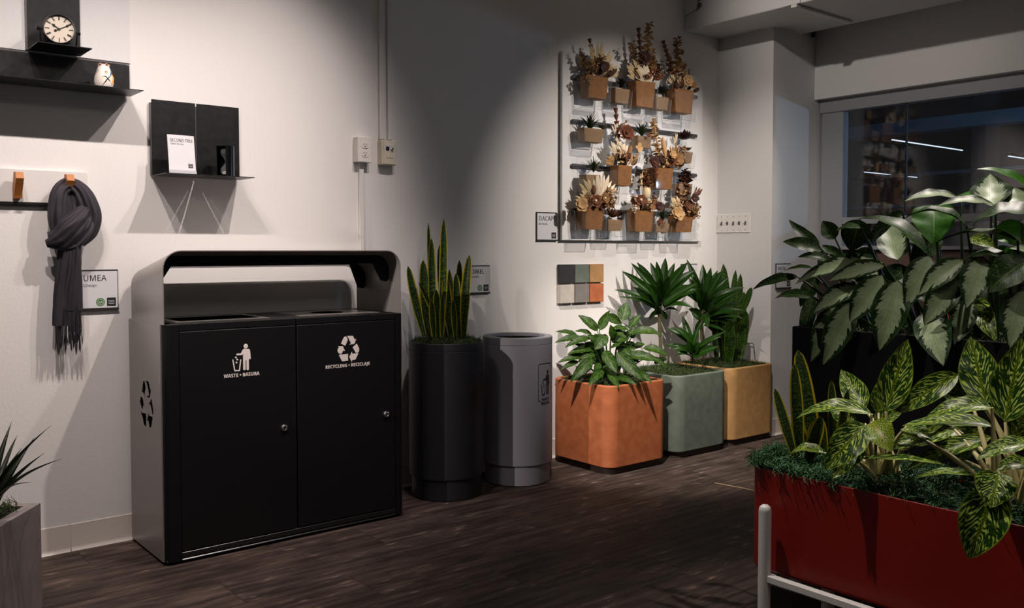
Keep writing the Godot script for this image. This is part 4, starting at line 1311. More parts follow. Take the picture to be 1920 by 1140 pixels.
func corner_planter() -> void:
	# turned a little off the room
	var u := Vector3(0.599, 0, -0.801)     # along the seen side, away from the viewer
	var side := Vector3(-0.801, 0, -0.599)   # to the left
	var c0 := Vector3(0.62, 0, 0.523)
	var L := 0.75
	var t := thing("stone_planter", "grey veined stone planter in the lower left corner", "planter", c0 - u * L / 2 + side * 0.16)
	t.basis = Basis(-side, Vector3.UP, -u)
	var m := MB.new()
	m.crease = 30.0
	m.loft([rr(-0.16, 0.16, -L / 2, L / 2, 0.001, 0.0, 1), rr(-0.16, 0.16, -L / 2, L / 2, 0.001, 0.329, 1), rr(-0.159, 0.159, -L / 2 + 0.001, L / 2 - 0.001, 0.001, 0.33, 1), rr(-0.125, 0.125, -L / 2 + 0.035, L / 2 - 0.035, 0.001, 0.33, 1), rr(-0.124, 0.124, -L / 2 + 0.036, L / 2 - 0.036, 0.001, 0.28, 1)], true, true, false)
	part("body", m, M.veined, t)
	m = MB.new()
	m.loft([rr(-0.125, 0.125, -L / 2 + 0.035, L / 2 - 0.035, 0.01, 0.30, 2), rr(-0.06, 0.06, -L / 2 + 0.1, L / 2 - 0.1, 0.04, 0.325, 2)], true, false, true)
	part("soil", m, M.soil, t)
	var cc := t.position
	moss("dark green moss filling the grey veined planter in the corner", M.moss, 900, func(a: float, b: float) -> Vector3: return cc + u * (b * 2 - 1) * (L / 2 - 0.045) + side * (a * 2 - 1) * 0.112 + Vector3(0, 0.333 + 0.03 * sin(a * PI) * sin(b * PI), 0))
	plants_in_corner()

func L(p: Node3D, m: Material, bx_: float, by: float, bz: float, tx: float, ty: float, tz: float, w: float, nx: float, ny: float, nz: float, bend: float, fd: float, shape: int) -> void:
	leaf(p, m, Vector3(bx_, by, bz), Vector3(tx, ty, tz), w, Vector3(nx, ny, nz), bend, fd, shape, 0.06 if shape == 0 else 0.03)

func S(p: Node3D, m: Material, sx: float, sy: float, sz: float, bx_: float, by: float, bz: float, r0: float, r1: float, lift: float) -> void:
	stalk(p, m, Vector3(sx, sy, sz), Vector3(bx_, by, bz), r0, r1, lift)

func plants_along_wall() -> void:
	var p: Node3D
	p = thing("sword_plant", "tall sword plant with yellow-edged banded leaves in the round charcoal planter", "plant", Vector3(2.37,0.695,0.226), 0.0, "")
	L(p,M.leaf_sword,2.358,0.719,0.163,2.353,1.247,0.109,0.024,-0.348,0.031,0.937,-0.05,0.25,1)
	L(p,M.leaf_sword,2.347,0.724,0.225,2.364,1.263,0.22,0.040,-0.754,0.03,0.656,-0.03,0.25,1)
	L(p,M.leaf_sword,2.339,0.721,0.174,2.346,1.174,0.145,0.041,-0.348,0.039,0.937,-0.03,0.25,1)
	L(p,M.leaf_sword,2.292,0.726,0.162,2.242,1.047,0.106,0.041,-0.331,0.053,0.942,-0.05,0.25,1)
	L(p,M.leaf_sword,2.326,0.722,0.145,2.324,1.073,0.107,0.054,-0.341,0.05,0.939,-0.03,0.25,1)
	L(p,M.leaf_sword,2.341,0.725,0.256,2.246,0.975,0.19,0.023,-0.745,0.065,0.663,-0.05,0.25,1)
	L(p,M.leaf_sword,2.314,0.728,0.243,2.301,0.942,0.249,0.037,-0.749,0.069,0.659,-0.03,0.25,1)
	L(p,M.leaf_sword,2.387,0.723,0.24,2.373,0.999,0.215,0.050,-0.362,0.059,0.93,-0.05,0.25,1)
	L(p,M.leaf_sword,2.421,0.719,0.213,2.424,1.031,0.177,0.032,-0.365,0.056,0.929,-0.03,0.25,1)
	L(p,M.leaf_sword,2.422,0.722,0.25,2.424,1.013,0.23,0.041,-0.371,0.058,0.927,-0.03,0.25,1)
	L(p,M.leaf_sword,2.447,0.722,0.234,2.461,1.073,0.205,0.038,-0.373,0.051,0.926,-0.03,0.25,1)
	L(p,M.leaf_sword,2.43,0.726,0.283,2.457,1.098,0.291,0.045,-0.77,0.049,0.636,0.05,0.25,1)
	L(p,M.leaf_sword,2.319,0.724,0.266,2.311,0.922,0.284,0.025,-0.752,0.072,0.655,-0.03,0.25,1)
	L(p,M.leaf_sword,2.296,0.724,0.238,2.277,0.896,0.245,0.031,-0.746,0.075,0.662,-0.03,0.25,1)
	L(p,M.leaf_sword,2.375,0.723,0.293,2.358,0.895,0.298,0.028,-0.761,0.075,0.645,-0.03,0.25,1)
	L(p,M.leaf_sword,2.402,0.721,0.189,2.396,1.144,0.136,0.038,-0.358,0.042,0.933,-0.05,0.25,1)
	p = thing("speckled_plant", "bushy plant with mottled light and dark green leaves in the orange planter", "plant", Vector3(3.38,0.435,0.27), 0.0, "")
	L(p,M.leaf_mottled,3.362,0.691,0.204,3.297,0.773,0.122,0.055,-0.515,0.67,0.535,0.08,0.15,0)
	S(p,M.stem_green,3.375,0.44,0.254,3.362,0.691,0.204,0.0060,0.0030,0.10)
	L(p,M.leaf_mottled,3.25,0.669,0.169,3.155,0.691,0.101,0.039,-0.359,0.848,0.39,0.08,0.15,0)
	L(p,M.leaf_mottled,3.253,0.659,0.203,3.124,0.637,0.13,0.044,-0.455,0.742,0.493,0.10,0.15,0)
	S(p,M.stem_green,3.348,0.44,0.253,3.253,0.659,0.203,0.0060,0.0030,0.10)
	L(p,M.leaf_mottled,3.338,0.67,0.186,3.28,0.687,0.113,0.034,-0.366,0.848,0.384,0.12,0.15,0)
	L(p,M.leaf_mottled,3.347,0.698,0.231,3.392,0.802,0.262,0.052,-0.671,0.312,0.672,-0.05,0.15,0)
	S(p,M.stem_green,3.372,0.44,0.26,3.347,0.698,0.231,0.0060,0.0030,0.10)
	L(p,M.leaf_mottled,3.412,0.774,0.218,3.497,0.725,0.248,0.050,-0.678,0.311,0.666,0.05,0.15,0)
	L(p,M.leaf_mottled,3.486,0.743,0.264,3.536,0.838,0.248,0.072,-0.72,0.068,0.69,0.02,0.15,0)
	S(p,M.stem_green,3.407,0.44,0.269,3.486,0.743,0.264,0.0060,0.0030,0.10)
	L(p,M.leaf_mottled,3.48,0.709,0.323,3.534,0.778,0.353,0.045,-0.585,0.599,0.548,0.05,0.15,0)
	L(p,M.leaf_mottled,3.464,0.683,0.35,3.58,0.673,0.46,0.055,-0.497,0.739,0.454,0.16,0.15,0)
	S(p,M.stem_green,3.401,0.44,0.29,3.464,0.683,0.35,0.0060,0.0030,0.10)
	L(p,M.leaf_mottled,3.501,0.607,0.399,3.587,0.565,0.497,0.052,-0.497,0.745,0.445,0.14,0.15,0)
	L(p,M.leaf_mottled,3.277,0.66,0.238,3.151,0.614,0.179,0.046,-0.459,0.742,0.488,0.12,0.15,0)
	S(p,M.stem_green,3.354,0.44,0.262,3.277,0.66,0.238,0.0060,0.0030,0.10)
	L(p,M.leaf_mottled,3.282,0.598,0.245,3.158,0.577,0.187,0.049,-0.41,0.802,0.434,0.10,0.15,0)
	L(p,M.leaf_mottled,3.257,0.567,0.241,3.106,0.539,0.172,0.046,-0.452,0.749,0.485,0.08,0.15,0)
	S(p,M.stem_green,3.349,0.44,0.263,3.257,0.567,0.241,0.0060,0.0030,0.10)
	L(p,M.leaf_mottled,3.242,0.56,0.292,3.1,0.45,0.275,0.058,-0.643,0.36,0.676,0.10,0.15,0)
	L(p,M.leaf_mottled,3.209,0.543,0.22,3.103,0.504,0.197,0.033,-0.53,0.625,0.573,0.08,0.15,0)
	S(p,M.stem_green,3.337,0.44,0.257,3.209,0.543,0.22,0.0060,0.0030,0.10)
	L(p,M.leaf_mottled,3.262,0.605,0.352,3.242,0.504,0.465,0.060,-0.692,0.229,0.684,0.05,0.15,0)
	L(p,M.leaf_mottled,3.317,0.596,0.389,3.349,0.467,0.541,0.068,-0.706,0.234,0.669,0.05,0.15,0)
	S(p,M.stem_green,3.364,0.44,0.3,3.317,0.596,0.389,0.0060,0.0030,0.10)
	L(p,M.leaf_mottled,3.401,0.498,0.455,3.392,0.45,0.563,0.038,-0.64,0.497,0.586,0.15,0.15,0)
	L(p,M.leaf_mottled,3.265,0.503,0.39,3.219,0.433,0.501,0.047,-0.692,0.248,0.678,0.06,0.15,0)
	S(p,M.stem_green,3.351,0.44,0.3,3.265,0.503,0.39,0.0060,0.0030,0.10)
	L(p,M.leaf_mottled,3.241,0.51,0.363,3.107,0.443,0.397,0.050,-0.651,0.367,0.665,0.10,0.15,0)
	L(p,M.leaf_mottled,3.28,0.537,0.3,3.217,0.48,0.33,0.038,-0.681,0.237,0.693,0.08,0.15,0)
	S(p,M.stem_green,3.355,0.44,0.278,3.28,0.537,0.3,0.0060,0.0030,0.10)
	L(p,M.leaf_mottled,3.312,0.471,0.4,3.318,0.445,0.529,0.038,-0.627,0.5,0.597,0.12,0.15,0)
	L(p,M.leaf_mottled,3.33,0.674,0.295,3.255,0.606,0.29,0.067,-0.688,0.209,0.695,0.08,0.15,0)
	S(p,M.stem_green,3.367,0.44,0.276,3.33,0.674,0.295,0.0060,0.0030,0.10)
	L(p,M.leaf_mottled,3.411,0.575,0.366,3.518,0.547,0.506,0.057,-0.578,0.62,0.531,0.08,0.15,0)
	L(p,M.leaf_mottled,3.522,0.564,0.426,3.576,0.505,0.504,0.028,-0.585,0.622,0.52,0.12,0.15,0)
	S(p,M.stem_green,3.415,0.44,0.309,3.522,0.564,0.426,0.0060,0.0030,0.10)
	L(p,M.leaf_mottled,3.375,0.7,0.285,3.427,0.66,0.35,0.044,-0.483,0.739,0.469,0.08,0.15,0)
	L(p,M.leaf_mottled,3.387,0.699,0.279,3.459,0.691,0.348,0.052,-0.273,0.925,0.264,0.16,0.15,0)
	S(p,M.stem_green,3.382,0.44,0.272,3.387,0.699,0.279,0.0060,0.0030,0.10)
	L(p,M.leaf_mottled,3.558,0.526,0.426,3.609,0.549,0.477,0.037,-0.587,0.622,0.519,0.10,0.15,0)
	L(p,M.leaf_mottled,3.397,0.609,0.368,3.385,0.549,0.424,0.041,-0.68,0.345,0.647,0.10,0.15,0)
	S(p,M.stem_green,3.384,0.44,0.295,3.397,0.609,0.368,0.0060,0.0030,0.10)
	L(p,M.leaf_mottled,3.421,0.652,0.356,3.36,0.647,0.347,0.036,-0.57,0.61,0.55,0.10,0.15,0)
	L(p,M.leaf_mottled,3.494,0.653,0.321,3.523,0.69,0.322,0.037,-0.689,0.325,0.648,0.05,0.15,0)
	S(p,M.stem_green,3.408,0.44,0.283,3.494,0.653,0.321,0.0060,0.0030,0.10)
	L(p,M.leaf_mottled,3.369,0.605,0.292,3.419,0.619,0.358,0.042,-0.324,0.892,0.315,0.14,0.15,0)
	L(p,M.leaf_mottled,3.324,0.568,0.219,3.27,0.585,0.174,0.031,-0.462,0.746,0.48,0.10,0.15,0)
	S(p,M.stem_green,3.366,0.44,0.257,3.324,0.568,0.219,0.0060,0.0030,0.10)
	L(p,M.leaf_mottled,3.402,0.658,0.247,3.374,0.635,0.204,0.047,-0.56,0.609,0.561,0.10,0.15,0)
	L(p,M.leaf_mottled,3.523,0.596,0.317,3.59,0.618,0.329,0.042,-0.49,0.743,0.455,0.10,0.15,0)
	S(p,M.stem_green,3.416,0.44,0.282,3.523,0.596,0.317,0.0060,0.0030,0.10)
	L(p,M.leaf_mottled,3.376,0.533,0.371,3.382,0.479,0.45,0.041,-0.677,0.358,0.643,0.10,0.15,0)
	L(p,M.leaf_mottled,3.311,0.519,0.303,3.314,0.476,0.37,0.041,-0.662,0.36,0.657,0.10,0.15,0)
	S(p,M.stem_green,3.363,0.44,0.278,3.311,0.519,0.303,0.0060,0.0030,0.10)
	L(p,M.leaf_mottled,3.314,0.518,0.213,3.267,0.459,0.177,0.037,-0.603,0.492,0.628,0.10,0.15,0)
	L(p,M.leaf_mottled,3.439,0.637,0.305,3.499,0.709,0.348,0.039,-0.626,0.504,0.595,0.08,0.15,0)
	S(p,M.stem_green,3.395,0.44,0.279,3.439,0.637,0.305,0.0060,0.0030,0.10)
	L(p,M.leaf_mottled,3.378,0.571,0.189,3.335,0.572,0.105,0.051,-0.594,0.52,0.615,0.07,0.15,0)
	L(p,M.leaf_mottled,3.361,0.557,0.265,3.31,0.506,0.238,0.045,-0.492,0.715,0.497,0.07,0.15,0)
	S(p,M.stem_green,3.375,0.44,0.269,3.361,0.557,0.265,0.0060,0.0030,0.10)
	L(p,M.leaf_mottled,3.402,0.612,0.308,3.43,0.675,0.346,0.046,-0.681,0.324,0.657,0.12,0.15,0)
	L(p,M.leaf_mottled,3.351,0.57,0.247,3.273,0.511,0.191,0.050,-0.659,0.327,0.677,0.05,0.15,0)
	S(p,M.stem_green,3.373,0.44,0.264,3.351,0.57,0.247,0.0060,0.0030,0.10)
	L(p,M.leaf_mottled,3.376,0.661,0.31,3.344,0.733,0.316,0.042,-0.656,0.389,0.646,0.07,0.15,0)
	L(p,M.leaf_mottled,3.362,0.591,0.247,3.305,0.639,0.197,0.046,-0.635,0.42,0.648,0.10,0.15,0)
	S(p,M.stem_green,3.375,0.44,0.264,3.362,0.591,0.247,0.0060,0.0030,0.10)
	L(p,M.leaf_mottled,3.384,0.577,0.233,3.346,0.562,0.18,0.043,-0.622,0.463,0.632,0.09,0.15,0)
	L(p,M.leaf_mottled,3.402,0.538,0.227,3.388,0.465,0.181,0.049,-0.669,0.315,0.673,0.10,0.15,0)
	S(p,M.stem_green,3.386,0.44,0.259,3.402,0.538,0.227,0.0060,0.0030,0.10)
	L(p,M.leaf_mottled,3.415,0.545,0.259,3.446,0.475,0.265,0.055,-0.63,0.473,0.617,0.12,0.15,0)
	L(p,M.leaf_mottled,3.366,0.542,0.33,3.348,0.478,0.37,0.044,-0.522,0.684,0.509,0.09,0.15,0)
	S(p,M.stem_green,3.376,0.44,0.285,3.366,0.542,0.33,0.0060,0.0030,0.10)
	L(p,M.leaf_mottled,3.412,0.63,0.263,3.48,0.717,0.297,0.055,-0.687,0.292,0.666,0.07,0.15,0)
	L(p,M.leaf_mottled,3.42,0.597,0.339,3.455,0.609,0.396,0.039,-0.708,0.221,0.671,0.11,0.15,0)
	S(p,M.stem_green,3.39,0.44,0.287,3.42,0.597,0.339,0.0060,0.0030,0.10)
	L(p,M.leaf_mottled,3.352,0.614,0.239,3.306,0.656,0.199,0.055,-0.492,0.711,0.503,0.09,0.15,0)
	L(p,M.leaf_mottled,3.39,0.561,0.293,3.394,0.525,0.312,0.047,-0.685,0.285,0.67,0.08,0.15,0)
	S(p,M.stem_green,3.382,0.44,0.276,3.39,0.561,0.293,0.0060,0.0030,0.10)
	L(p,M.leaf_mottled,3.417,0.555,0.241,3.436,0.494,0.223,0.050,-0.571,0.596,0.565,0.11,0.15,0)
	L(p,M.leaf_mottled,3.287,0.578,0.264,3.188,0.543,0.236,0.043,-0.539,0.627,0.562,0.08,0.15,0)
	S(p,M.stem_green,3.357,0.44,0.269,3.287,0.578,0.264,0.0060,0.0030,0.10)
	L(p,M.leaf_mottled,3.374,0.535,0.265,3.357,0.476,0.256,0.056,-0.574,0.585,0.573,0.07,0.15,0)
	L(p,M.leaf_mottled,3.404,0.599,0.208,3.384,0.617,0.143,0.048,-0.643,0.4,0.653,0.07,0.15,0)
	S(p,M.stem_green,3.386,0.44,0.255,3.404,0.599,0.208,0.0060,0.0030,0.10)
	L(p,M.leaf_mottled,3.457,0.62,0.264,3.507,0.655,0.262,0.053,-0.508,0.708,0.49,0.10,0.15,0)
	L(p,M.leaf_mottled,3.339,0.63,0.247,3.31,0.683,0.234,0.040,-0.574,0.575,0.584,0.06,0.15,0)
	S(p,M.stem_green,3.37,0.44,0.264,3.339,0.63,0.247,0.0060,0.0030,0.10)
	L(p,M.leaf_mottled,3.306,0.59,0.24,3.213,0.63,0.187,0.042,-0.595,0.508,0.622,0.06,0.15,0)
	L(p,M.leaf_mottled,3.396,0.585,0.32,3.441,0.593,0.385,0.039,-0.694,0.278,0.664,0.07,0.15,0)
	S(p,M.stem_green,3.384,0.44,0.282,3.396,0.585,0.32,0.0060,0.0030,0.10)
	L(p,M.leaf_mottled,3.423,0.583,0.295,3.483,0.58,0.341,0.054,-0.683,0.327,0.653,0.12,0.15,0)
	L(p,M.leaf_mottled,3.484,0.605,0.276,3.566,0.601,0.295,0.057,-0.697,0.28,0.66,0.10,0.15,0)
	S(p,M.stem_green,3.406,0.44,0.271,3.484,0.605,0.276,0.0060,0.0030,0.10)
	L(p,M.leaf_mottled,3.416,0.52,0.239,3.427,0.462,0.213,0.052,-0.618,0.491,0.613,0.08,0.15,0)
	L(p,M.leaf_mottled,3.35,0.577,0.239,3.3,0.581,0.198,0.048,-0.654,0.354,0.669,0.09,0.15,0)
	S(p,M.stem_green,3.372,0.44,0.262,3.35,0.577,0.239,0.0060,0.0030,0.10)
	L(p,M.leaf_mottled,3.392,0.548,0.29,3.395,0.497,0.306,0.047,-0.646,0.428,0.632,0.10,0.15,0)
	L(p,M.leaf_mottled,3.337,0.598,0.248,3.269,0.635,0.206,0.040,-0.48,0.726,0.493,0.10,0.15,0)
	S(p,M.stem_green,3.369,0.44,0.265,3.337,0.598,0.248,0.0060,0.0030,0.10)
	L(p,M.leaf_mottled,3.452,0.591,0.255,3.534,0.61,0.277,0.043,-0.703,0.222,0.676,0.09,0.15,0)
	L(p,M.leaf_mottled,3.33,0.631,0.264,3.259,0.678,0.233,0.042,-0.654,0.353,0.669,0.11,0.15,0)
	S(p,M.stem_green,3.367,0.44,0.268,3.33,0.631,0.264,0.0060,0.0030,0.10)
	L(p,M.leaf_mottled,3.401,0.572,0.324,3.466,0.538,0.407,0.053,-0.552,0.65,0.523,0.07,0.15,0)
	L(p,M.leaf_mottled,3.321,0.57,0.213,3.263,0.543,0.165,0.052,-0.674,0.227,0.703,0.08,0.15,0)
	S(p,M.stem_green,3.365,0.44,0.256,3.321,0.57,0.213,0.0060,0.0030,0.10)
	L(p,M.leaf_mottled,3.352,0.551,0.315,3.348,0.505,0.363,0.039,-0.567,0.609,0.555,0.06,0.15,0)
	p = thing("dracaena", "taller left dracaena with a bare trunk and strap leaves in the grey-green planter", "plant", Vector3(3.87,0.507,0.2), 0.0, "")
	S(p,M.trunk,3.87,0.507,0.2,3.868,0.629,0.192,0.0110,0.0093,0.00)
	S(p,M.trunk,3.868,0.629,0.192,3.866,0.751,0.185,0.0110,0.0093,0.00)
	S(p,M.trunk,3.866,0.751,0.185,3.876,0.86,0.187,0.0110,0.0093,0.00)
	L(p,M.leaf_strap,3.871,0.86,0.184,3.765,1.046,0.062,0.043,-0.67,0.419,0.614,0.05,0.30,2)
	L(p,M.leaf_strap,3.866,0.836,0.18,3.709,1,0.045,0.046,-0.664,0.424,0.616,0.08,0.30,2)
	L(p,M.leaf_strap,3.867,0.799,0.183,3.645,0.895,0.049,0.046,-0.503,0.726,0.47,0.08,0.30,2)
	L(p,M.leaf_strap,3.869,0.775,0.186,3.629,0.858,0.09,0.030,-0.395,0.842,0.367,0.08,0.30,2)
	L(p,M.leaf_strap,3.874,0.872,0.185,3.848,1.049,0.03,0.043,-0.672,0.417,0.612,0.03,0.30,2)
	L(p,M.leaf_strap,3.879,0.885,0.189,3.881,1.049,0.104,0.040,-0.738,0.139,0.661,0.00,0.30,2)
	L(p,M.leaf_strap,3.881,0.891,0.19,3.847,1.056,0.18,0.040,-0.747,0.028,0.664,0.00,0.30,2)
	L(p,M.leaf_strap,3.884,0.891,0.192,3.925,1.076,0.178,0.046,-0.75,0.026,0.66,0.00,0.30,2)
	L(p,M.leaf_strap,3.886,0.885,0.194,4.003,1.045,0.179,0.040,-0.747,0.139,0.65,0.02,0.30,2)
	L(p,M.leaf_strap,3.888,0.872,0.197,3.983,1.05,0.291,0.052,-0.69,0.417,0.592,0.04,0.30,2)
	L(p,M.leaf_strap,3.888,0.86,0.197,4.072,1.006,0.275,0.055,-0.691,0.421,0.588,0.06,0.30,2)
	L(p,M.leaf_strap,3.884,0.811,0.197,3.999,0.932,0.348,0.058,-0.62,0.582,0.527,0.05,0.30,2)
	L(p,M.leaf_strap,3.886,0.799,0.199,4.098,0.897,0.289,0.049,-0.526,0.725,0.445,0.06,0.30,2)
	L(p,M.leaf_strap,3.888,0.784,0.201,3.944,0.794,0.375,0.045,-0.41,0.843,0.349,0.16,0.30,2)
	L(p,M.leaf_strap,3.885,0.769,0.2,3.913,0.778,0.286,0.024,-0.406,0.844,0.352,0.20,0.30,2)
	L(p,M.leaf_strap,3.869,0.787,0.186,3.811,0.908,0.03,0.043,-0.508,0.725,0.465,0.08,0.30,2)
	L(p,M.leaf_strap,3.867,0.775,0.184,3.821,0.831,0.041,0.037,-0.506,0.728,0.462,0.12,0.30,2)
	L(p,M.leaf_strap,3.876,0.854,0.188,3.813,0.966,0.234,0.048,-0.747,0.041,0.663,0.00,0.30,2)
	L(p,M.leaf_strap,3.88,0.854,0.191,3.855,0.972,0.268,0.051,-0.751,0.04,0.659,-0.02,0.30,2)
	L(p,M.leaf_strap,3.875,0.836,0.188,3.752,0.936,0.186,0.048,-0.713,0.284,0.642,0.05,0.30,2)
	L(p,M.leaf_strap,3.87,0.811,0.185,3.765,0.924,0.198,0.042,-0.713,0.287,0.64,0.06,0.30,2)
	L(p,M.leaf_strap,3.882,0.83,0.194,4.05,0.954,0.196,0.049,-0.684,0.427,0.591,0.05,0.30,2)
	L(p,M.leaf_strap,3.874,0.787,0.19,3.858,0.722,0.115,0.028,-0.666,0.447,0.597,0.10,0.30,2)
	L(p,M.leaf_strap,3.878,0.775,0.194,3.916,0.725,0.201,0.024,-0.715,0.306,0.628,0.10,0.30,2)
	L(p,M.leaf_strap,3.875,0.811,0.189,3.782,0.877,0.239,0.042,-0.737,0.163,0.656,0.10,0.30,2)
	L(p,M.leaf_strap,3.864,0.763,0.183,3.791,0.816,0.224,0.042,-0.735,0.173,0.656,0.10,0.30,2)
	p = thing("dracaena", "right dracaena with glossy strap leaves growing between the green and ochre planters", "plant", Vector3(4.146,0.487,0.271), 0.0, "")
	S(p,M.trunk,4.146,0.487,0.271,4.147,0.599,0.266,0.0110,0.0093,0.00)
	S(p,M.trunk,4.147,0.599,0.266,4.147,0.717,0.26,0.0110,0.0093,0.00)
	S(p,M.trunk,4.147,0.717,0.26,4.164,0.829,0.269,0.0110,0.0093,0.00)
	L(p,M.leaf_strap,4.159,0.817,0.265,4.136,1.065,0.156,0.041,-0.701,0.42,0.577,0.05,0.30,2)
	L(p,M.leaf_strap,4.163,0.854,0.266,4.2,1.037,0.223,0.047,-0.777,0.032,0.628,0.00,0.30,2)
	L(p,M.leaf_strap,4.165,0.854,0.268,4.197,1.019,0.286,0.041,-0.78,0.034,0.624,0.00,0.30,2)
	L(p,M.leaf_strap,4.167,0.842,0.27,4.291,0.999,0.26,0.041,-0.753,0.276,0.598,0.02,0.30,2)
	L(p,M.leaf_strap,4.17,0.842,0.272,4.251,1.004,0.33,0.050,-0.755,0.276,0.595,0.03,0.30,2)
	L(p,M.leaf_strap,4.169,0.829,0.273,4.308,0.959,0.327,0.053,-0.755,0.28,0.592,0.05,0.30,2)
	L(p,M.leaf_strap,4.173,0.792,0.278,4.329,0.902,0.424,0.053,-0.546,0.725,0.42,0.10,0.30,2)
	L(p,M.leaf_strap,4.17,0.767,0.277,4.26,0.876,0.422,0.062,-0.711,0.437,0.552,0.06,0.30,2)
	L(p,M.leaf_strap,4.172,0.754,0.279,4.369,0.791,0.411,0.050,-0.427,0.843,0.327,0.12,0.30,2)
	L(p,M.leaf_strap,4.177,0.729,0.284,4.252,0.777,0.471,0.043,-0.541,0.731,0.416,0.10,0.30,2)
	L(p,M.leaf_strap,4.179,0.711,0.286,4.234,0.732,0.485,0.037,-0.424,0.845,0.326,0.10,0.30,2)
	L(p,M.leaf_strap,4.167,0.717,0.276,4.258,0.712,0.415,0.050,-0.633,0.597,0.492,0.10,0.30,2)
	L(p,M.leaf_strap,4.159,0.792,0.266,4.095,0.96,0.206,0.044,-0.741,0.284,0.608,0.05,0.30,2)
	L(p,M.leaf_strap,4.156,0.792,0.264,4.059,0.899,0.128,0.038,-0.529,0.725,0.441,0.10,0.30,2)
	L(p,M.leaf_strap,4.153,0.742,0.264,4.138,0.775,0.172,0.038,-0.692,0.445,0.568,0.05,0.30,2)
	L(p,M.leaf_strap,4.163,0.748,0.271,4.08,0.681,0.363,0.046,-0.778,0.077,0.624,0.10,0.30,2)
	L(p,M.leaf_strap,4.159,0.804,0.266,4.083,0.97,0.247,0.047,-0.743,0.282,0.607,0.05,0.30,2)
	L(p,M.leaf_strap,4.163,0.767,0.271,4.091,0.884,0.335,0.052,-0.778,0.056,0.626,0.00,0.30,2)
	L(p,M.leaf_strap,4.168,0.767,0.275,4.133,0.859,0.371,0.052,-0.772,0.167,0.614,0.05,0.30,2)
	L(p,M.leaf_strap,4.156,0.767,0.265,4.069,0.913,0.291,0.046,-0.766,0.162,0.623,0.05,0.30,2)
	L(p,M.leaf_strap,4.15,0.717,0.262,4.1,0.767,0.22,0.044,-0.736,0.306,0.604,0.10,0.30,2)
	L(p,M.leaf_strap,4.156,0.68,0.269,4.157,0.656,0.426,0.025,-0.531,0.737,0.419,0.10,0.30,2)
	L(p,M.leaf_strap,4.154,0.717,0.266,4.116,0.642,0.239,0.037,-0.735,0.316,0.599,0.10,0.30,2)
	L(p,M.leaf_strap,4.159,0.717,0.27,4.253,0.638,0.286,0.044,-0.743,0.316,0.59,0.10,0.30,2)
	L(p,M.leaf_strap,4.162,0.729,0.272,4.307,0.818,0.282,0.050,-0.633,0.591,0.5,0.10,0.30,2)
	p = thing("dracaena", "small low dracaena with arching leaves in front of the moss of the grey-green planter", "plant", Vector3(3.967,0.498,0.344), 0.0, "")
	S(p,M.trunk,3.967,0.498,0.344,3.97,0.537,0.344,0.0070,0.0059,0.00)
	S(p,M.trunk,3.97,0.537,0.344,3.969,0.573,0.342,0.0070,0.0059,0.00)
	L(p,M.leaf_strap,3.97,0.573,0.343,4.006,0.747,0.235,0.040,-0.727,0.321,0.607,0.00,0.30,2)
	L(p,M.leaf_strap,3.972,0.585,0.343,3.995,0.685,0.358,0.036,-0.684,0.465,0.562,0.05,0.30,2)
	L(p,M.leaf_strap,3.971,0.585,0.343,3.872,0.691,0.283,0.045,-0.515,0.739,0.434,0.10,0.30,2)
	L(p,M.leaf_strap,3.968,0.537,0.343,3.848,0.57,0.309,0.036,-0.51,0.745,0.43,0.10,0.30,2)
	L(p,M.leaf_strap,3.968,0.513,0.344,3.829,0.536,0.333,0.030,-0.4,0.852,0.337,0.12,0.30,2)
	L(p,M.leaf_strap,3.973,0.555,0.346,4.035,0.673,0.52,0.030,-0.62,0.609,0.494,0.05,0.30,2)
	L(p,M.leaf_strap,3.972,0.525,0.347,4.017,0.588,0.483,0.051,-0.686,0.476,0.551,0.06,0.30,2)
	L(p,M.leaf_strap,3.971,0.549,0.344,4.062,0.638,0.466,0.030,-0.523,0.742,0.419,0.05,0.30,2)
	L(p,M.leaf_strap,3.969,0.555,0.342,3.883,0.58,0.207,0.033,-0.601,0.614,0.512,0.10,0.30,2)
	L(p,M.leaf_strap,3.969,0.573,0.342,3.89,0.679,0.208,0.030,-0.512,0.74,0.436,0.12,0.30,2)
	L(p,M.leaf_strap,3.97,0.561,0.343,3.887,0.561,0.276,0.048,-0.673,0.475,0.567,0.03,0.30,2)
	L(p,M.leaf_strap,3.972,0.519,0.347,4.036,0.537,0.398,0.036,-0.517,0.746,0.419,0.10,0.30,2)
	L(p,M.leaf_strap,3.97,0.537,0.344,3.91,0.621,0.356,0.042,-0.752,0.212,0.624,0.05,0.30,2)
	L(p,M.leaf_strap,3.971,0.537,0.346,3.956,0.609,0.394,0.042,-0.755,0.213,0.62,0.05,0.30,2)
	p = thing("sword_plant", "sword plant with plain banded green leaves in the ochre planter", "plant", Vector3(4.429,0.459,0.278), 0.0, "")
	L(p,M.leaf_sword_plain,4.411,0.446,0.264,4.394,1.038,0.221,0.061,-0.791,0.068,0.608,0.02,0.25,1)
	L(p,M.leaf_sword_plain,4.456,0.444,0.21,4.533,0.999,0.207,0.046,-0.794,0.07,0.603,0.00,0.25,1)
	L(p,M.leaf_sword_plain,4.508,0.455,0.234,4.572,0.977,0.214,0.046,-0.799,0.071,0.598,0.00,0.25,1)
	L(p,M.leaf_sword_plain,4.444,0.472,0.29,4.487,0.871,0.305,0.052,-0.8,0.08,0.595,0.03,0.25,1)
	L(p,M.leaf_sword_plain,4.459,0.737,0.307,4.505,0.896,0.344,0.040,-0.804,0.054,0.592,0.00,0.25,1)
	L(p,M.leaf_sword_plain,4.43,0.476,0.323,4.452,0.759,0.346,0.058,-0.8,0.091,0.592,-0.04,0.25,1)
	L(p,M.leaf_sword_plain,4.436,0.475,0.319,4.438,0.739,0.323,0.045,-0.799,0.092,0.594,-0.03,0.25,1)
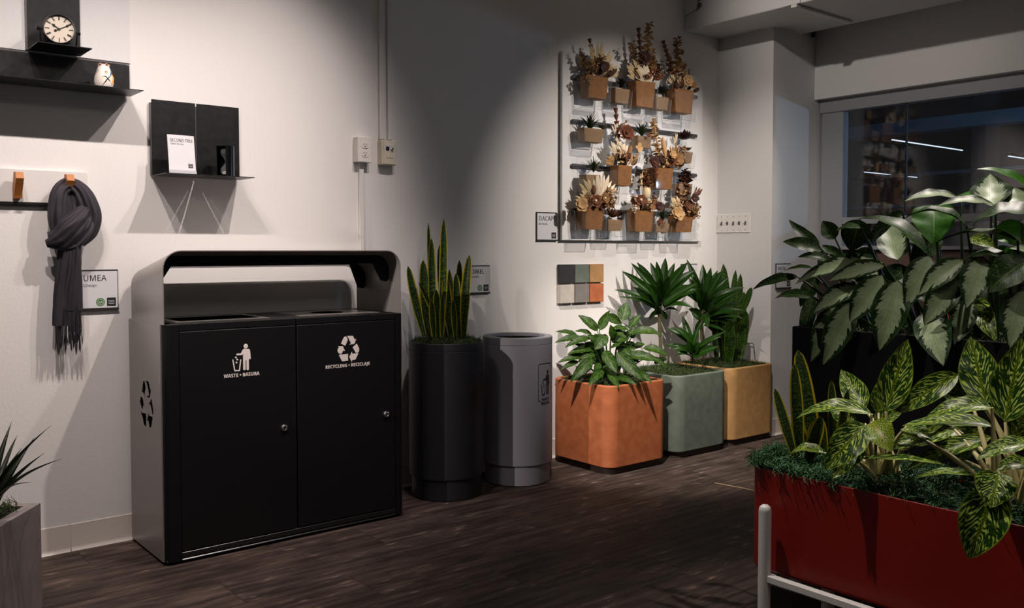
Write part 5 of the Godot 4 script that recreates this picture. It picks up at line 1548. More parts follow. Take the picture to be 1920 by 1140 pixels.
	L(p,M.leaf_sword_plain,4.36,0.45,0.295,4.352,0.71,0.306,0.064,-0.791,0.098,0.603,0.02,0.25,1)
	L(p,M.leaf_sword_plain,4.407,0.448,0.216,4.413,0.804,0.183,0.045,-0.787,0.088,0.611,0.00,0.25,1)
	L(p,M.leaf_sword_plain,4.389,0.446,0.246,4.402,0.781,0.24,0.048,-0.789,0.091,0.607,0.00,0.25,1)
	L(p,M.leaf_sword_plain,4.382,0.447,0.187,4.394,0.725,0.159,0.039,-0.783,0.095,0.615,0.00,0.25,1)
	L(p,M.leaf_sword_plain,4.412,0.455,0.291,4.415,0.706,0.293,0.038,-0.795,0.097,0.599,0.02,0.25,1)

func plants_on_island() -> void:
	var p: Node3D
	p = thing("silver_leaf_plant", "large bushy plant with silver-centred drooping leaves in the tall black planter", "plant", Vector3(2.6,0.865,2.5), 0.0, "")
	L(p,M.leaf_silver,2.58,1.24,2.526,2.68,1.336,2.478,0.104,-0.669,0.686,0.285,-0.05,0.12,0)
	S(p,M.stem_green,2.594,0.87,2.52,2.58,1.24,2.526,0.0065,0.0035,0.06)
	L(p,M.leaf_plain,2.5,1.26,2.666,2.45,1.332,2.542,0.058,-0.298,0.947,0.122,0.12,0.12,0)
	S(p,M.stem_green,2.57,0.87,2.624,2.5,1.26,2.666,0.0065,0.0035,0.06)
	L(p,M.leaf_silver,2.6,1.263,2.432,2.5,1.259,2.322,0.064,-0.36,0.916,0.176,0.10,0.12,0)
	S(p,M.stem_green,2.6,0.87,2.449,2.6,1.263,2.432,0.0065,0.0035,0.06)
	L(p,M.leaf_silver,2.5,1.236,2.57,2.42,1.237,2.454,0.057,-0.364,0.917,0.164,0.10,0.12,0)
	S(p,M.stem_green,2.57,0.87,2.552,2.5,1.236,2.57,0.0065,0.0035,0.06)
	L(p,M.leaf_plain,2.6,1.238,2.53,2.7,1.278,2.378,0.067,-0.442,0.875,0.195,0.10,0.12,0)
	S(p,M.stem_green,2.6,0.87,2.523,2.6,1.238,2.53,0.0065,0.0035,0.06)
	L(p,M.leaf_plain,2.62,1.251,2.348,2.55,1.135,2.384,0.117,-0.847,-0.338,0.411,0.08,0.12,0)
	S(p,M.stem_green,2.606,0.87,2.386,2.62,1.251,2.348,0.0065,0.0035,0.06)
	L(p,M.leaf_dark,2.45,1.183,2.519,2.4,1.203,2.369,0.075,-0.157,0.985,0.076,0.20,0.12,0)
	S(p,M.stem_dark,2.555,0.87,2.514,2.45,1.183,2.519,0.0065,0.0035,0.06)
	L(p,M.leaf_dark,2.4,1.199,2.715,2.35,1.188,2.579,0.104,-0.295,0.948,0.121,0.14,0.12,0)
	S(p,M.stem_dark,2.54,0.87,2.661,2.4,1.199,2.715,0.0065,0.0035,0.06)
	L(p,M.leaf_dark,2.4,1.142,2.667,2.4,1.135,2.458,0.058,-0.159,0.985,0.07,0.13,0.12,0)
	S(p,M.stem_dark,2.54,0.87,2.625,2.4,1.142,2.667,0.0065,0.0035,0.06)
	L(p,M.leaf_dark,2.45,1.114,2.409,2.45,1.208,2.195,0.070,-0.214,0.97,0.115,0.16,0.12,0)
	S(p,M.stem_dark,2.555,0.87,2.432,2.45,1.114,2.409,0.0065,0.0035,0.06)
	L(p,M.leaf_silver,2.65,1.09,2.225,2.75,1.23,2.136,0.096,-0.882,-0.013,0.471,-0.04,0.12,0)
	S(p,M.stem_green,2.615,0.87,2.294,2.65,1.09,2.225,0.0065,0.0035,0.06)
	L(p,M.leaf_dark,2.5,1.131,2.051,2.5,1.216,1.942,0.040,-0.703,0.544,0.457,-0.08,0.12,0)
	S(p,M.stem_dark,2.57,0.87,2.163,2.5,1.131,2.051,0.0065,0.0035,0.06)
	L(p,M.leaf_dark,2.5,1.118,2.059,2.45,1.146,1.955,0.050,-0.698,0.552,0.456,0.08,0.12,0)
	S(p,M.stem_dark,2.57,0.87,2.169,2.5,1.118,2.059,0.0065,0.0035,0.06)
	L(p,M.leaf_dark,2.5,1.085,2.088,2.45,1.098,2.009,0.036,-0.594,0.711,0.377,0.14,0.12,0)
	S(p,M.stem_dark,2.57,0.87,2.191,2.5,1.085,2.088,0.0065,0.0035,0.06)
	L(p,M.leaf_dark,2.6,1.155,2.045,2.6,1.213,1.999,0.054,-0.848,0.09,0.522,0.00,0.12,0)
	S(p,M.stem_dark,2.6,0.87,2.159,2.6,1.155,2.045,0.0065,0.0035,0.06)
	L(p,M.leaf_dark,2.5,1.21,2.185,2.5,1.118,2.157,0.083,-0.861,0.096,0.5,0.10,0.12,0)
	S(p,M.stem_dark,2.57,0.87,2.264,2.5,1.21,2.185,0.0065,0.0035,0.06)
	L(p,M.leaf_dark,2.45,1.183,2.217,2.45,1.155,2.118,0.047,-0.341,0.918,0.202,0.15,0.12,0)
	S(p,M.stem_dark,2.555,0.87,2.288,2.45,1.183,2.217,0.0065,0.0035,0.06)
	L(p,M.leaf_dark,2.6,1.091,2.068,2.6,1.135,1.998,0.037,-0.784,0.396,0.479,0.05,0.12,0)
	S(p,M.stem_dark,2.6,0.87,2.176,2.6,1.091,2.068,0.0065,0.0035,0.06)
	L(p,M.leaf_dark,2.6,1.235,2.264,2.6,1.128,2.155,0.042,-0.738,0.543,0.401,0.12,0.12,0)
	S(p,M.stem_dark,2.6,0.87,2.323,2.6,1.235,2.264,0.0065,0.0035,0.06)
	L(p,M.leaf_silver,2.5,1.082,2.259,2.45,1.012,1.999,0.083,-0.535,0.78,0.323,0.10,0.12,0)
	S(p,M.stem_green,2.57,0.87,2.319,2.5,1.082,2.259,0.0065,0.0035,0.06)
	L(p,M.leaf_silver,2.42,1.076,2.307,2.4,1.028,2.147,0.061,-0.712,0.569,0.412,0.06,0.12,0)
	S(p,M.stem_green,2.546,0.87,2.356,2.42,1.076,2.307,0.0065,0.0035,0.06)
	L(p,M.leaf_dark,2.55,1.032,1.946,2.5,0.989,1.807,0.042,-0.571,0.72,0.395,0.10,0.12,0)
	S(p,M.stem_dark,2.585,0.87,2.12,2.55,1.032,1.946,0.0065,0.0035,0.06)
	L(p,M.leaf_dark,2.5,0.971,2.028,2.5,0.963,1.894,0.041,-0.574,0.725,0.381,0.12,0.12,0)
	S(p,M.stem_dark,2.57,0.87,2.146,2.5,0.971,2.028,0.0065,0.0035,0.06)
	L(p,M.leaf_dark,2.55,1.063,1.994,2.55,1.05,1.893,0.024,-0.459,0.836,0.302,0.08,0.12,0)
	S(p,M.stem_dark,2.585,0.87,2.121,2.55,1.063,1.994,0.0065,0.0035,0.06)
	L(p,M.leaf_silver,2.42,1.013,2.234,2.4,0.933,2.099,0.066,-0.695,0.584,0.42,0.10,0.12,0)
	S(p,M.stem_green,2.546,0.87,2.3,2.42,1.013,2.234,0.0065,0.0035,0.06)
	L(p,M.leaf_silver,2.38,1.05,2.323,2.34,0.918,2.252,0.078,-0.834,0.288,0.471,0.06,0.12,0)
	S(p,M.stem_green,2.534,0.87,2.367,2.38,1.05,2.323,0.0065,0.0035,0.06)
	L(p,M.leaf_silver,2.36,1.037,2.379,2.32,0.847,2.352,0.093,-0.875,0.119,0.47,0.06,0.12,0)
	S(p,M.stem_green,2.528,0.87,2.409,2.36,1.037,2.379,0.0065,0.0035,0.06)
	L(p,M.leaf_silver,2.4,0.97,2.22,2.35,0.786,2.163,0.080,-0.84,0.195,0.506,0.08,0.12,0)
	S(p,M.stem_green,2.54,0.87,2.29,2.4,0.97,2.22,0.0065,0.0035,0.06)
	L(p,M.leaf_silver,2.45,0.949,2.139,2.38,0.788,2.105,0.070,-0.804,0.321,0.5,0.08,0.12,0)
	S(p,M.stem_green,2.555,0.87,2.229,2.45,0.949,2.139,0.0065,0.0035,0.06)
	L(p,M.leaf_dark,2.5,0.975,2.031,2.45,0.833,2.026,0.046,-0.8,0.308,0.515,0.08,0.12,0)
	S(p,M.stem_dark,2.57,0.87,2.148,2.5,0.975,2.031,0.0065,0.0035,0.06)
	L(p,M.leaf_silver,2.4,1.104,2.444,2.35,0.966,2.409,0.074,-0.86,0.272,0.433,0.07,0.12,0)
	S(p,M.stem_green,2.54,0.87,2.458,2.4,1.104,2.444,0.0065,0.0035,0.06)
	L(p,M.leaf_silver,2.4,1.094,2.535,2.36,1,2.44,0.065,-0.741,0.57,0.353,0.08,0.12,0)
	S(p,M.stem_green,2.54,0.87,2.526,2.4,1.094,2.535,0.0065,0.0035,0.06)
	L(p,M.leaf_silver,2.38,1.102,2.592,2.33,0.973,2.577,0.076,-0.906,0.142,0.399,0.06,0.12,0)
	S(p,M.stem_green,2.534,0.87,2.569,2.38,1.102,2.592,0.0065,0.0035,0.06)
	L(p,M.leaf_silver,2.4,1.048,2.519,2.35,0.921,2.459,0.076,-0.864,0.289,0.412,0.06,0.12,0)
	S(p,M.stem_green,2.54,0.87,2.514,2.4,1.048,2.519,0.0065,0.0035,0.06)
	L(p,M.leaf_silver,2.4,0.953,2.441,2.34,0.82,2.517,0.090,-0.892,0.14,0.43,0.06,0.12,0)
	S(p,M.stem_green,2.54,0.87,2.456,2.4,0.953,2.441,0.0065,0.0035,0.06)
	L(p,M.leaf_silver,2.45,0.988,2.528,2.38,0.873,2.525,0.065,-0.896,0.18,0.406,0.06,0.12,0)
	S(p,M.stem_green,2.555,0.87,2.521,2.45,0.988,2.528,0.0065,0.0035,0.06)
	L(p,M.leaf_striped,2.5,0.989,2.518,2.42,0.883,2.614,0.056,-0.904,0.177,0.388,0.08,0.12,0)
	S(p,M.stem_green,2.57,0.87,2.514,2.5,0.989,2.518,0.0065,0.0035,0.06)
	L(p,M.leaf_silver,2.4,1.019,2.681,2.36,0.878,2.671,0.077,-0.923,0.119,0.367,0.05,0.12,0)
	S(p,M.stem_green,2.54,0.87,2.635,2.4,1.019,2.681,0.0065,0.0035,0.06)
	L(p,M.leaf_dark,2.4,1.096,2.693,2.35,1.014,2.619,0.088,-0.762,0.569,0.31,0.10,0.12,0)
	S(p,M.stem_dark,2.54,0.87,2.644,2.4,1.096,2.693,0.0065,0.0035,0.06)
	L(p,M.leaf_dark,2.4,1.102,2.643,2.38,1.088,2.537,0.063,-0.289,0.949,0.125,0.12,0.12,0)
	S(p,M.stem_dark,2.54,0.87,2.607,2.4,1.102,2.643,0.0065,0.0035,0.06)
	L(p,M.leaf_striped,2.55,1.155,2.486,2.5,1.124,2.575,0.040,-0.846,0.388,0.366,0.06,0.12,0)
	S(p,M.stem_green,2.585,0.87,2.489,2.55,1.155,2.486,0.0065,0.0035,0.06)
	L(p,M.leaf_silver,2.7,1.167,2.243,2.65,1.124,2.331,0.061,-0.825,0.387,0.412,0.08,0.12,0)
	S(p,M.stem_green,2.63,0.87,2.307,2.7,1.167,2.243,0.0065,0.0035,0.06)
	L(p,M.leaf_silver,2.5,1.111,2.669,2.45,1.124,2.628,0.038,-0.658,0.707,0.259,0.10,0.12,0)
	S(p,M.stem_green,2.57,0.87,2.627,2.5,1.111,2.669,0.0065,0.0035,0.06)
	L(p,M.leaf_plain,2.6,1.184,2.531,2.6,1.129,2.61,0.078,-0.776,0.547,0.314,0.10,0.12,0)
	S(p,M.stem_green,2.6,0.87,2.524,2.6,1.184,2.531,0.0065,0.0035,0.06)
	L(p,M.leaf_dark,2.45,0.873,2.282,2.42,0.779,2.264,0.040,-0.855,0.212,0.474,0.05,0.12,0)
	S(p,M.stem_dark,2.555,0.87,2.336,2.45,0.873,2.282,0.0065,0.0035,0.06)
	L(p,M.leaf_dark,2.6,1.036,2.179,2.55,1.035,2.066,0.076,-0.602,0.717,0.351,0.10,0.12,0)
	S(p,M.stem_dark,2.6,0.87,2.259,2.6,1.036,2.179,0.0065,0.0035,0.06)
	L(p,M.leaf_dark,2.65,1.069,2.254,2.6,0.971,2.18,0.081,-0.8,0.42,0.428,0.10,0.12,0)
	S(p,M.stem_dark,2.615,0.87,2.315,2.65,1.069,2.254,0.0065,0.0035,0.06)
	L(p,M.leaf_dark,2.6,1.072,2.405,2.6,0.92,2.423,0.084,-0.896,0.153,0.416,0.05,0.12,0)
	S(p,M.stem_dark,2.6,0.87,2.429,2.6,1.072,2.405,0.0065,0.0035,0.06)
	L(p,M.leaf_dark,2.6,0.992,2.091,2.6,0.829,2.038,0.076,-0.817,0.304,0.489,0.05,0.12,0)
	S(p,M.stem_dark,2.6,0.87,2.194,2.6,0.992,2.091,0.0065,0.0035,0.06)
	L(p,M.leaf_dark,2.65,1.03,1.947,2.6,0.934,1.921,0.053,-0.807,0.282,0.519,0.06,0.12,0)
	S(p,M.stem_dark,2.615,0.87,2.12,2.65,1.03,1.947,0.0065,0.0035,0.06)
	L(p,M.leaf_dark,2.65,1.043,2.487,2.6,0.928,2.553,0.074,-0.884,0.285,0.371,0.06,0.12,0)
	S(p,M.stem_dark,2.615,0.87,2.491,2.65,1.043,2.487,0.0065,0.0035,0.06)
	L(p,M.leaf_silver,2.6,1.225,2.608,2.65,1.291,2.556,0.075,-0.928,0.062,0.368,0.00,0.12,0)
	S(p,M.stem_green,2.6,0.87,2.581,2.6,1.225,2.608,0.0065,0.0035,0.06)
	L(p,M.leaf_dark,2.65,1.165,2.349,2.6,1.071,2.296,0.071,-0.824,0.395,0.408,0.10,0.12,0)
	S(p,M.stem_dark,2.615,0.87,2.387,2.65,1.165,2.349,0.0065,0.0035,0.06)
	L(p,M.leaf_plain,2.65,1.118,2.5,2.65,1.074,2.565,0.059,-0.848,0.4,0.348,0.10,0.12,0)
	S(p,M.stem_green,2.615,0.87,2.5,2.65,1.118,2.5,0.0065,0.0035,0.06)
	L(p,M.leaf_dark,2.55,1.04,2.298,2.5,0.969,2.402,0.069,-0.808,0.425,0.407,0.08,0.12,0)
	S(p,M.stem_dark,2.585,0.87,2.348,2.55,1.04,2.298,0.0065,0.0035,0.06)
	L(p,M.leaf_silver,2.6,1.068,2.126,2.55,1.038,2.224,0.057,-0.718,0.568,0.403,0.08,0.12,0)
	S(p,M.stem_green,2.6,0.87,2.22,2.6,1.068,2.126,0.0065,0.0035,0.06)
	L(p,M.leaf_dark,2.7,1.118,2.122,2.7,1.066,2.05,0.060,-0.796,0.401,0.453,0.08,0.12,0)
	S(p,M.stem_dark,2.63,0.87,2.217,2.7,1.118,2.122,0.0065,0.0035,0.06)
	p = thing("striped_plant", "left striped plant with yellow-green streaked leaves in the red planter", "plant", Vector3(2.03,0.57,2.524), 0.0, "")
	L(p,M.leaf_striped,2.03,0.737,2.529,2.08,0.908,2.554,0.073,-0.878,0.127,0.462,-0.02,0.14,0)
	S(p,M.stem_cream,2.033,0.57,2.543,2.03,0.737,2.529,0.0078,0.0040,0.12)
	L(p,M.leaf_striped,2.1,0.717,2.473,2.12,0.798,2.464,0.040,-0.849,0.255,0.464,0.05,0.14,0)
	S(p,M.stem_cream,2.017,0.57,2.525,2.1,0.717,2.473,0.0078,0.0040,0.12)
	L(p,M.leaf_striped,2.12,0.718,2.425,2.16,0.806,2.334,0.063,-0.838,0.249,0.486,-0.03,0.14,0)
	S(p,M.stem_cream,2.054,0.57,2.559,2.12,0.718,2.425,0.0078,0.0040,0.12)
	L(p,M.leaf_striped,2,0.732,2.51,1.95,0.703,2.34,0.054,-0.374,0.9,0.226,0.14,0.14,0)
	S(p,M.stem_cream,2.008,0.57,2.497,2,0.732,2.51,0.0078,0.0040,0.12)
	L(p,M.leaf_striped,1.94,0.718,2.528,1.85,0.616,2.482,0.074,-0.804,0.36,0.474,0.10,0.14,0)
	S(p,M.stem_cream,2.003,0.57,2.519,1.94,0.718,2.528,0.0078,0.0040,0.12)
	L(p,M.leaf_striped,1.95,0.668,2.512,1.85,0.6,2.501,0.052,-0.779,0.43,0.457,0.08,0.14,0)
	S(p,M.stem_cream,2.002,0.57,2.52,1.95,0.668,2.512,0.0078,0.0040,0.12)
	L(p,M.leaf_striped,2,0.617,2.386,1.98,0.599,2.301,0.040,-0.302,0.934,0.194,0.18,0.14,0)
	S(p,M.stem_cream,2.039,0.57,2.504,2,0.617,2.386,0.0078,0.0040,0.12)
	L(p,M.leaf_speckled,1.97,0.718,2.527,1.93,0.667,2.599,0.066,-0.802,0.408,0.436,0.12,0.14,0)
	S(p,M.stem_cream,2.041,0.57,2.532,1.97,0.718,2.527,0.0078,0.0040,0.12)
	L(p,M.leaf_striped,1.95,0.628,2.499,1.9,0.667,2.732,0.038,-0.2,0.974,0.105,0.03,0.14,0)
	S(p,M.stem_cream,2.001,0.57,2.529,1.95,0.628,2.499,0.0078,0.0040,0.12)
	L(p,M.leaf_striped,2,0.715,2.596,2,0.693,2.652,0.041,-0.572,0.769,0.285,0.12,0.14,0)
	S(p,M.stem_cream,2.016,0.57,2.516,2,0.715,2.596,0.0078,0.0040,0.12)
	L(p,M.leaf_striped,2.05,0.625,2.385,2,0.559,2.466,0.045,-0.717,0.553,0.424,0.10,0.14,0)
	S(p,M.stem_cream,2.017,0.57,2.541,2.05,0.625,2.385,0.0078,0.0040,0.12)
	L(p,M.leaf_striped,2.1,0.682,2.463,2.1,0.725,2.531,0.052,-0.671,0.648,0.36,0.10,0.14,0)
	S(p,M.stem_cream,2.026,0.57,2.493,2.1,0.682,2.463,0.0078,0.0040,0.12)
	L(p,M.leaf_striped,2.06,0.656,2.553,2,0.731,2.699,0.061,-0.761,0.53,0.374,0.10,0.14,0)
	S(p,M.stem_cream,2.033,0.57,2.549,2.06,0.656,2.553,0.0078,0.0040,0.12)
	L(p,M.leaf_striped,2.12,0.669,2.394,2.14,0.712,2.321,0.050,-0.735,0.52,0.436,0.10,0.14,0)
	S(p,M.stem_cream,2.018,0.57,2.499,2.12,0.669,2.394,0.0078,0.0040,0.12)
	p = thing("striped_plant", "right striped plant, nearest the viewer, with streaked leaves in the red planter", "plant", Vector3(2.03,0.57,2.815), 0.0, "")
	L(p,M.leaf_striped,2.06,0.78,2.745,2.1,0.923,2.69,0.084,-0.911,0.117,0.396,-0.02,0.14,0)
	S(p,M.stem_cream,2.033,0.57,2.834,2.06,0.78,2.745,0.0078,0.0040,0.12)
	L(p,M.leaf_striped,2.05,0.748,2.789,2.1,0.928,2.799,0.086,-0.922,0.125,0.368,-0.02,0.14,0)
	S(p,M.stem_cream,2.017,0.57,2.816,2.05,0.748,2.789,0.0078,0.0040,0.12)
	L(p,M.leaf_striped,2.1,0.834,2.665,2.06,0.734,2.549,0.060,-0.778,0.501,0.38,0.10,0.14,0)
	S(p,M.stem_cream,2.054,0.57,2.851,2.1,0.834,2.665,0.0078,0.0040,0.12)
	L(p,M.leaf_striped,1.99,0.786,2.786,1.95,0.747,2.662,0.053,-0.465,0.86,0.212,0.12,0.14,0)
	S(p,M.stem_cream,2.008,0.57,2.789,1.99,0.786,2.786,0.0078,0.0040,0.12)
	L(p,M.leaf_striped,2,0.744,2.784,1.97,0.721,2.6,0.054,-0.331,0.931,0.155,0.06,0.14,0)
	S(p,M.stem_cream,2.003,0.57,2.81,2,0.744,2.784,0.0078,0.0040,0.12)
	L(p,M.leaf_striped,2.08,0.709,2.668,2,0.655,2.548,0.059,-0.57,0.771,0.283,0.04,0.14,0)
	S(p,M.stem_cream,2.002,0.57,2.811,2.08,0.709,2.668,0.0078,0.0040,0.12)
	L(p,M.leaf_striped,2,0.706,2.583,1.98,0.7,2.665,0.029,-0.571,0.77,0.286,0.12,0.14,0)
	S(p,M.stem_cream,2.039,0.57,2.795,2,0.706,2.583,0.0078,0.0040,0.12)
	L(p,M.leaf_striped,1.93,0.735,2.894,1.85,0.701,2.818,0.045,-0.465,0.865,0.188,0.10,0.14,0)
	S(p,M.stem_cream,2.041,0.57,2.823,1.93,0.735,2.894,0.0078,0.0040,0.12)
	L(p,M.leaf_striped,1.91,0.669,2.835,1.86,0.607,2.841,0.077,-0.871,0.33,0.363,0.08,0.14,0)
	S(p,M.stem_cream,2.001,0.57,2.82,1.91,0.669,2.835,0.0078,0.0040,0.12)
	L(p,M.leaf_striped,1.89,0.643,2.838,1.845,0.499,2.809,0.092,-0.874,0.309,0.374,0.06,0.14,0)
	S(p,M.stem_cream,2.016,0.57,2.807,1.89,0.643,2.838,0.0078,0.0040,0.12)
	L(p,M.leaf_striped,1.93,0.692,2.891,1.88,0.677,2.842,0.043,-0.462,0.868,0.183,0.14,0.14,0)
	S(p,M.stem_cream,2.017,0.57,2.832,1.93,0.692,2.891,0.0078,0.0040,0.12)
	L(p,M.leaf_striped,2.1,0.769,2.696,2.1,0.811,2.622,0.054,-0.845,0.368,0.388,0.08,0.14,0)
	S(p,M.stem_cream,2.026,0.57,2.784,2.1,0.769,2.696,0.0078,0.0040,0.12)
	L(p,M.leaf_striped,1.98,0.637,2.758,1.95,0.605,2.633,0.030,-0.262,0.957,0.123,0.10,0.14,0)
	S(p,M.stem_cream,2.033,0.57,2.84,1.98,0.637,2.758,0.0078,0.0040,0.12)
	L(p,M.leaf_striped,2.1,0.696,2.786,2.12,0.777,2.805,0.052,-0.896,0.271,0.351,0.02,0.14,0)
	S(p,M.stem_cream,2.018,0.57,2.79,2.1,0.696,2.786,0.0078,0.0040,0.12)
	L(p,M.leaf_striped,2.12,0.636,2.663,2.1,0.723,2.729,0.049,-0.691,0.656,0.303,0.10,0.14,0)
	S(p,M.stem_cream,2.023,0.57,2.854,2.12,0.636,2.663,0.0078,0.0040,0.12)
	L(p,M.leaf_striped,2.12,0.717,2.624,2.1,0.661,2.719,0.049,-0.69,0.654,0.311,0.10,0.14,0)
	S(p,M.stem_cream,2.059,0.57,2.83,2.12,0.717,2.624,0.0078,0.0040,0.12)
	L(p,M.leaf_striped,2.08,0.705,2.75,2.02,0.612,2.587,0.048,-0.573,0.775,0.267,0.06,0.14,0)
	S(p,M.stem_cream,2.054,0.57,2.846,2.08,0.705,2.75,0.0078,0.0040,0.12)
	p = thing("sword_plant", "low sword plant with yellow-edged leaves at the far end of the red planter", "plant", Vector3(2.08,0.574,2.291), 0.0, "")
	L(p,M.leaf_sword,2,0.594,2.303,2,0.761,2.241,0.027,-0.815,0.18,0.55,0.03,0.25,1)
	L(p,M.leaf_sword,2.06,0.578,2.28,2.06,0.822,2.259,0.033,-0.824,0.168,0.541,0.03,0.25,1)
	L(p,M.leaf_sword,2.12,0.582,2.289,2.12,0.852,2.23,0.045,-0.831,0.158,0.534,0.03,0.25,1)
	L(p,M.leaf_sword,2.14,0.586,2.328,2.14,0.778,2.319,0.024,-0.842,0.172,0.511,0.03,0.25,1)
	L(p,M.leaf_sword,2.1,0.612,2.365,2.1,0.764,2.39,0.023,-0.847,0.174,0.502,0.03,0.25,1)
	L(p,M.leaf_sword,2.02,0.579,2.328,2.02,0.704,2.365,0.035,-0.829,0.196,0.524,0.03,0.25,1)
	L(p,M.leaf_sword,2.08,0.585,2.337,2.08,0.685,2.328,0.025,-0.834,0.194,0.517,0.03,0.25,1)
	L(p,M.leaf_sword,2.05,0.581,2.318,2.05,0.682,2.328,0.033,-0.828,0.197,0.525,0.03,0.25,1)

func plants_in_corner() -> void:
	var p: Node3D
	p = thing("spiky_plant", "spiky plant with thin arching blades in the grey veined planter at the left edge", "plant", Vector3(0.454,0.392,0.648), 0.0, "")
	L(p,M.blade_green,0.463,0.415,0.655,0.536,0.604,0.575,0.024,-0.104,0.773,0.625,0.07,0.50,3)
	L(p,M.blade_green,0.472,0.407,0.663,0.568,0.542,0.476,0.019,-0.106,0.776,0.622,0.07,0.50,3)
	L(p,M.blade_green,0.47,0.399,0.661,0.593,0.621,0.814,0.021,-0.114,0.776,0.621,0.07,0.50,3)
	L(p,M.blade_green,0.477,0.392,0.667,0.594,0.554,0.599,0.022,-0.111,0.777,0.619,0.07,0.50,3)
	L(p,M.blade_green,0.474,0.385,0.665,0.588,0.532,0.75,0.022,-0.112,0.78,0.615,0.07,0.50,3)
	L(p,M.blade_green,0.472,0.379,0.663,0.602,0.538,0.891,0.024,-0.116,0.782,0.613,0.07,0.50,3)
	L(p,M.blade_green,0.466,0.399,0.658,0.547,0.535,0.653,0.019,-0.106,0.778,0.619,0.07,0.50,3)
	L(p,M.blade_green,0.454,0.407,0.648,0.454,0.639,0.636,0.023,-0.096,0.773,0.627,0.07,0.50,3)
	L(p,M.blade_green,0.45,0.399,0.645,0.388,0.598,0.52,0.023,-0.087,0.774,0.627,0.07,0.50,3)
	L(p,M.blade_green,0.448,0.392,0.643,0.337,0.542,0.61,0.023,-0.082,0.778,0.623,0.07,0.50,3)
	L(p,M.blade_green,0.457,0.384,0.652,0.391,0.55,0.783,0.021,-0.09,0.78,0.619,0.07,0.50,3)
	L(p,M.blade_green,0.46,0.407,0.653,0.475,0.663,0.717,0.021,-0.1,0.772,0.627,0.07,0.50,3)
	L(p,M.blade_green,0.465,0.376,0.659,0.519,0.492,0.928,0.019,-0.106,0.785,0.61,0.07,0.50,3)
	L(p,M.blade_green,0.453,0.376,0.649,0.366,0.462,0.767,0.020,-0.086,0.785,0.614,0.07,0.50,3)

# ------------------------------------------------------------------ dried flower display
func fan_leaf(p: Node3D, m: Material, c: Vector3, dir: float, R: float, spread: float, n: int, ragged := 0.15) -> void:
	var k := MB.new()
	k.crease = 20.0
	for i in n:
		var a := deg_to_rad(dir) + deg_to_rad(spread) * (float(i) / (n - 1) - 0.5)
		var l := R * (0.86 + 0.14 * cos((float(i) / (n - 1) - 0.5) * PI)) * (1.0 - ragged * rng.randf())
		var d := Vector3(cos(a), sin(a), 0.10 * sin(i * 1.3) + 0.12)
		var s := Vector3(-sin(a), cos(a), 0)
		var w := R * deg_to_rad(spread) / n * 0.78
		var e := Vector3(0, 0, 1)
		var pts := []
		for u in [0.05, 0.55, 0.8, 1.0]:
			var ww: float = w * [0.12, 0.62, 0.72, 0.0][pts.size()]
			var q: Vector3 = c + d * l * u + e * 0.012 * sin(u * 3.0) - p.position
			pts.append([q - s * ww, q + e * ww * 0.9, q + s * ww])
		for j in 3:
			k.quad(pts[j][0], pts[j][1], pts[j + 1][1], pts[j + 1][0])
			k.quad(pts[j][1], pts[j][2], pts[j + 1][2], pts[j + 1][1])
	part("fan_leaf", k, m, p)

func cone_spike(p: Node3D, m: Material, b: Vector3, t: Vector3, n: int, r: float) -> void:
	var k := MB.new()
	k.crease = 35.0
	var d := (t - b) / n
	var ax := d.normalized()
	var bs := Basis(Quaternion(Vector3.UP, ax))
	for i in n:
		var q := b + d * i - p.position
		var L := d.length()
		var rr_ := r * (1.05 - 0.35 * i / n)
		k.lathe([Vector2(rr_ * 0.25, 0.0), Vector2(rr_ * 0.55, L * 0.35), Vector2(rr_, L * 0.92), Vector2(rr_ * 0.8, L * 0.98), Vector2(rr_ * 0.3, L * 0.8)], q, 8, bs)
	part("cone_spike", k, m, p)

func petal_spike(p: Node3D, m: Material, b: Vector3, t: Vector3, r: float, n: int) -> void:
	var k := MB.new()
	k.crease = 60.0
	var ax := (t - b).normalized()
	var s := ax.cross(Vector3.BACK).normalized()
	var o := s.cross(ax)
	k.tube([b - p.position, (b + t) / 2 - p.position, t - p.position], [r * 0.12], 5)
	var k2 := MB.new()
	k2.crease = 60.0
	n = int(n * 0.55)
	for i in n:
		var u := (i + rng.randf()) / n
		var a := i * 2.4 + rng.randf() * 0.9
		var q := b.lerp(t, u) - p.position + Vector3(rng.randf_range(-1, 1), rng.randf_range(-1, 1), rng.randf_range(-1, 1)) * r * 0.25
		var d := (s * cos(a) + o * sin(a) + ax * rng.randf_range(-0.1, 0.9)).normalized()
		var l := r * (1.1 - 0.45 * u) * rng.randf_range(0.7, 1.25)
		var w := (d.cross(ax).normalized() + d * rng.randf_range(-0.3, 0.3)) * l * 0.48
		var e := q + d * l - ax * l * 0.25
		var mid := q + d * l * 0.6 + ax * l * 0.2
		var kk: MB = k2 if i % 5 < 2 else k
		kk.quad(q, mid - w, e - w * 0.35, mid)
		kk.quad(q, mid, e + w * 0.35, mid + w)
		kk.tri(mid, e - w * 0.35, e + w * 0.35)
	part("pale_petals", k2, M.dry_cream if m != M.dry_dark else M.dry_brown, part("petal_spike", k, m, p))

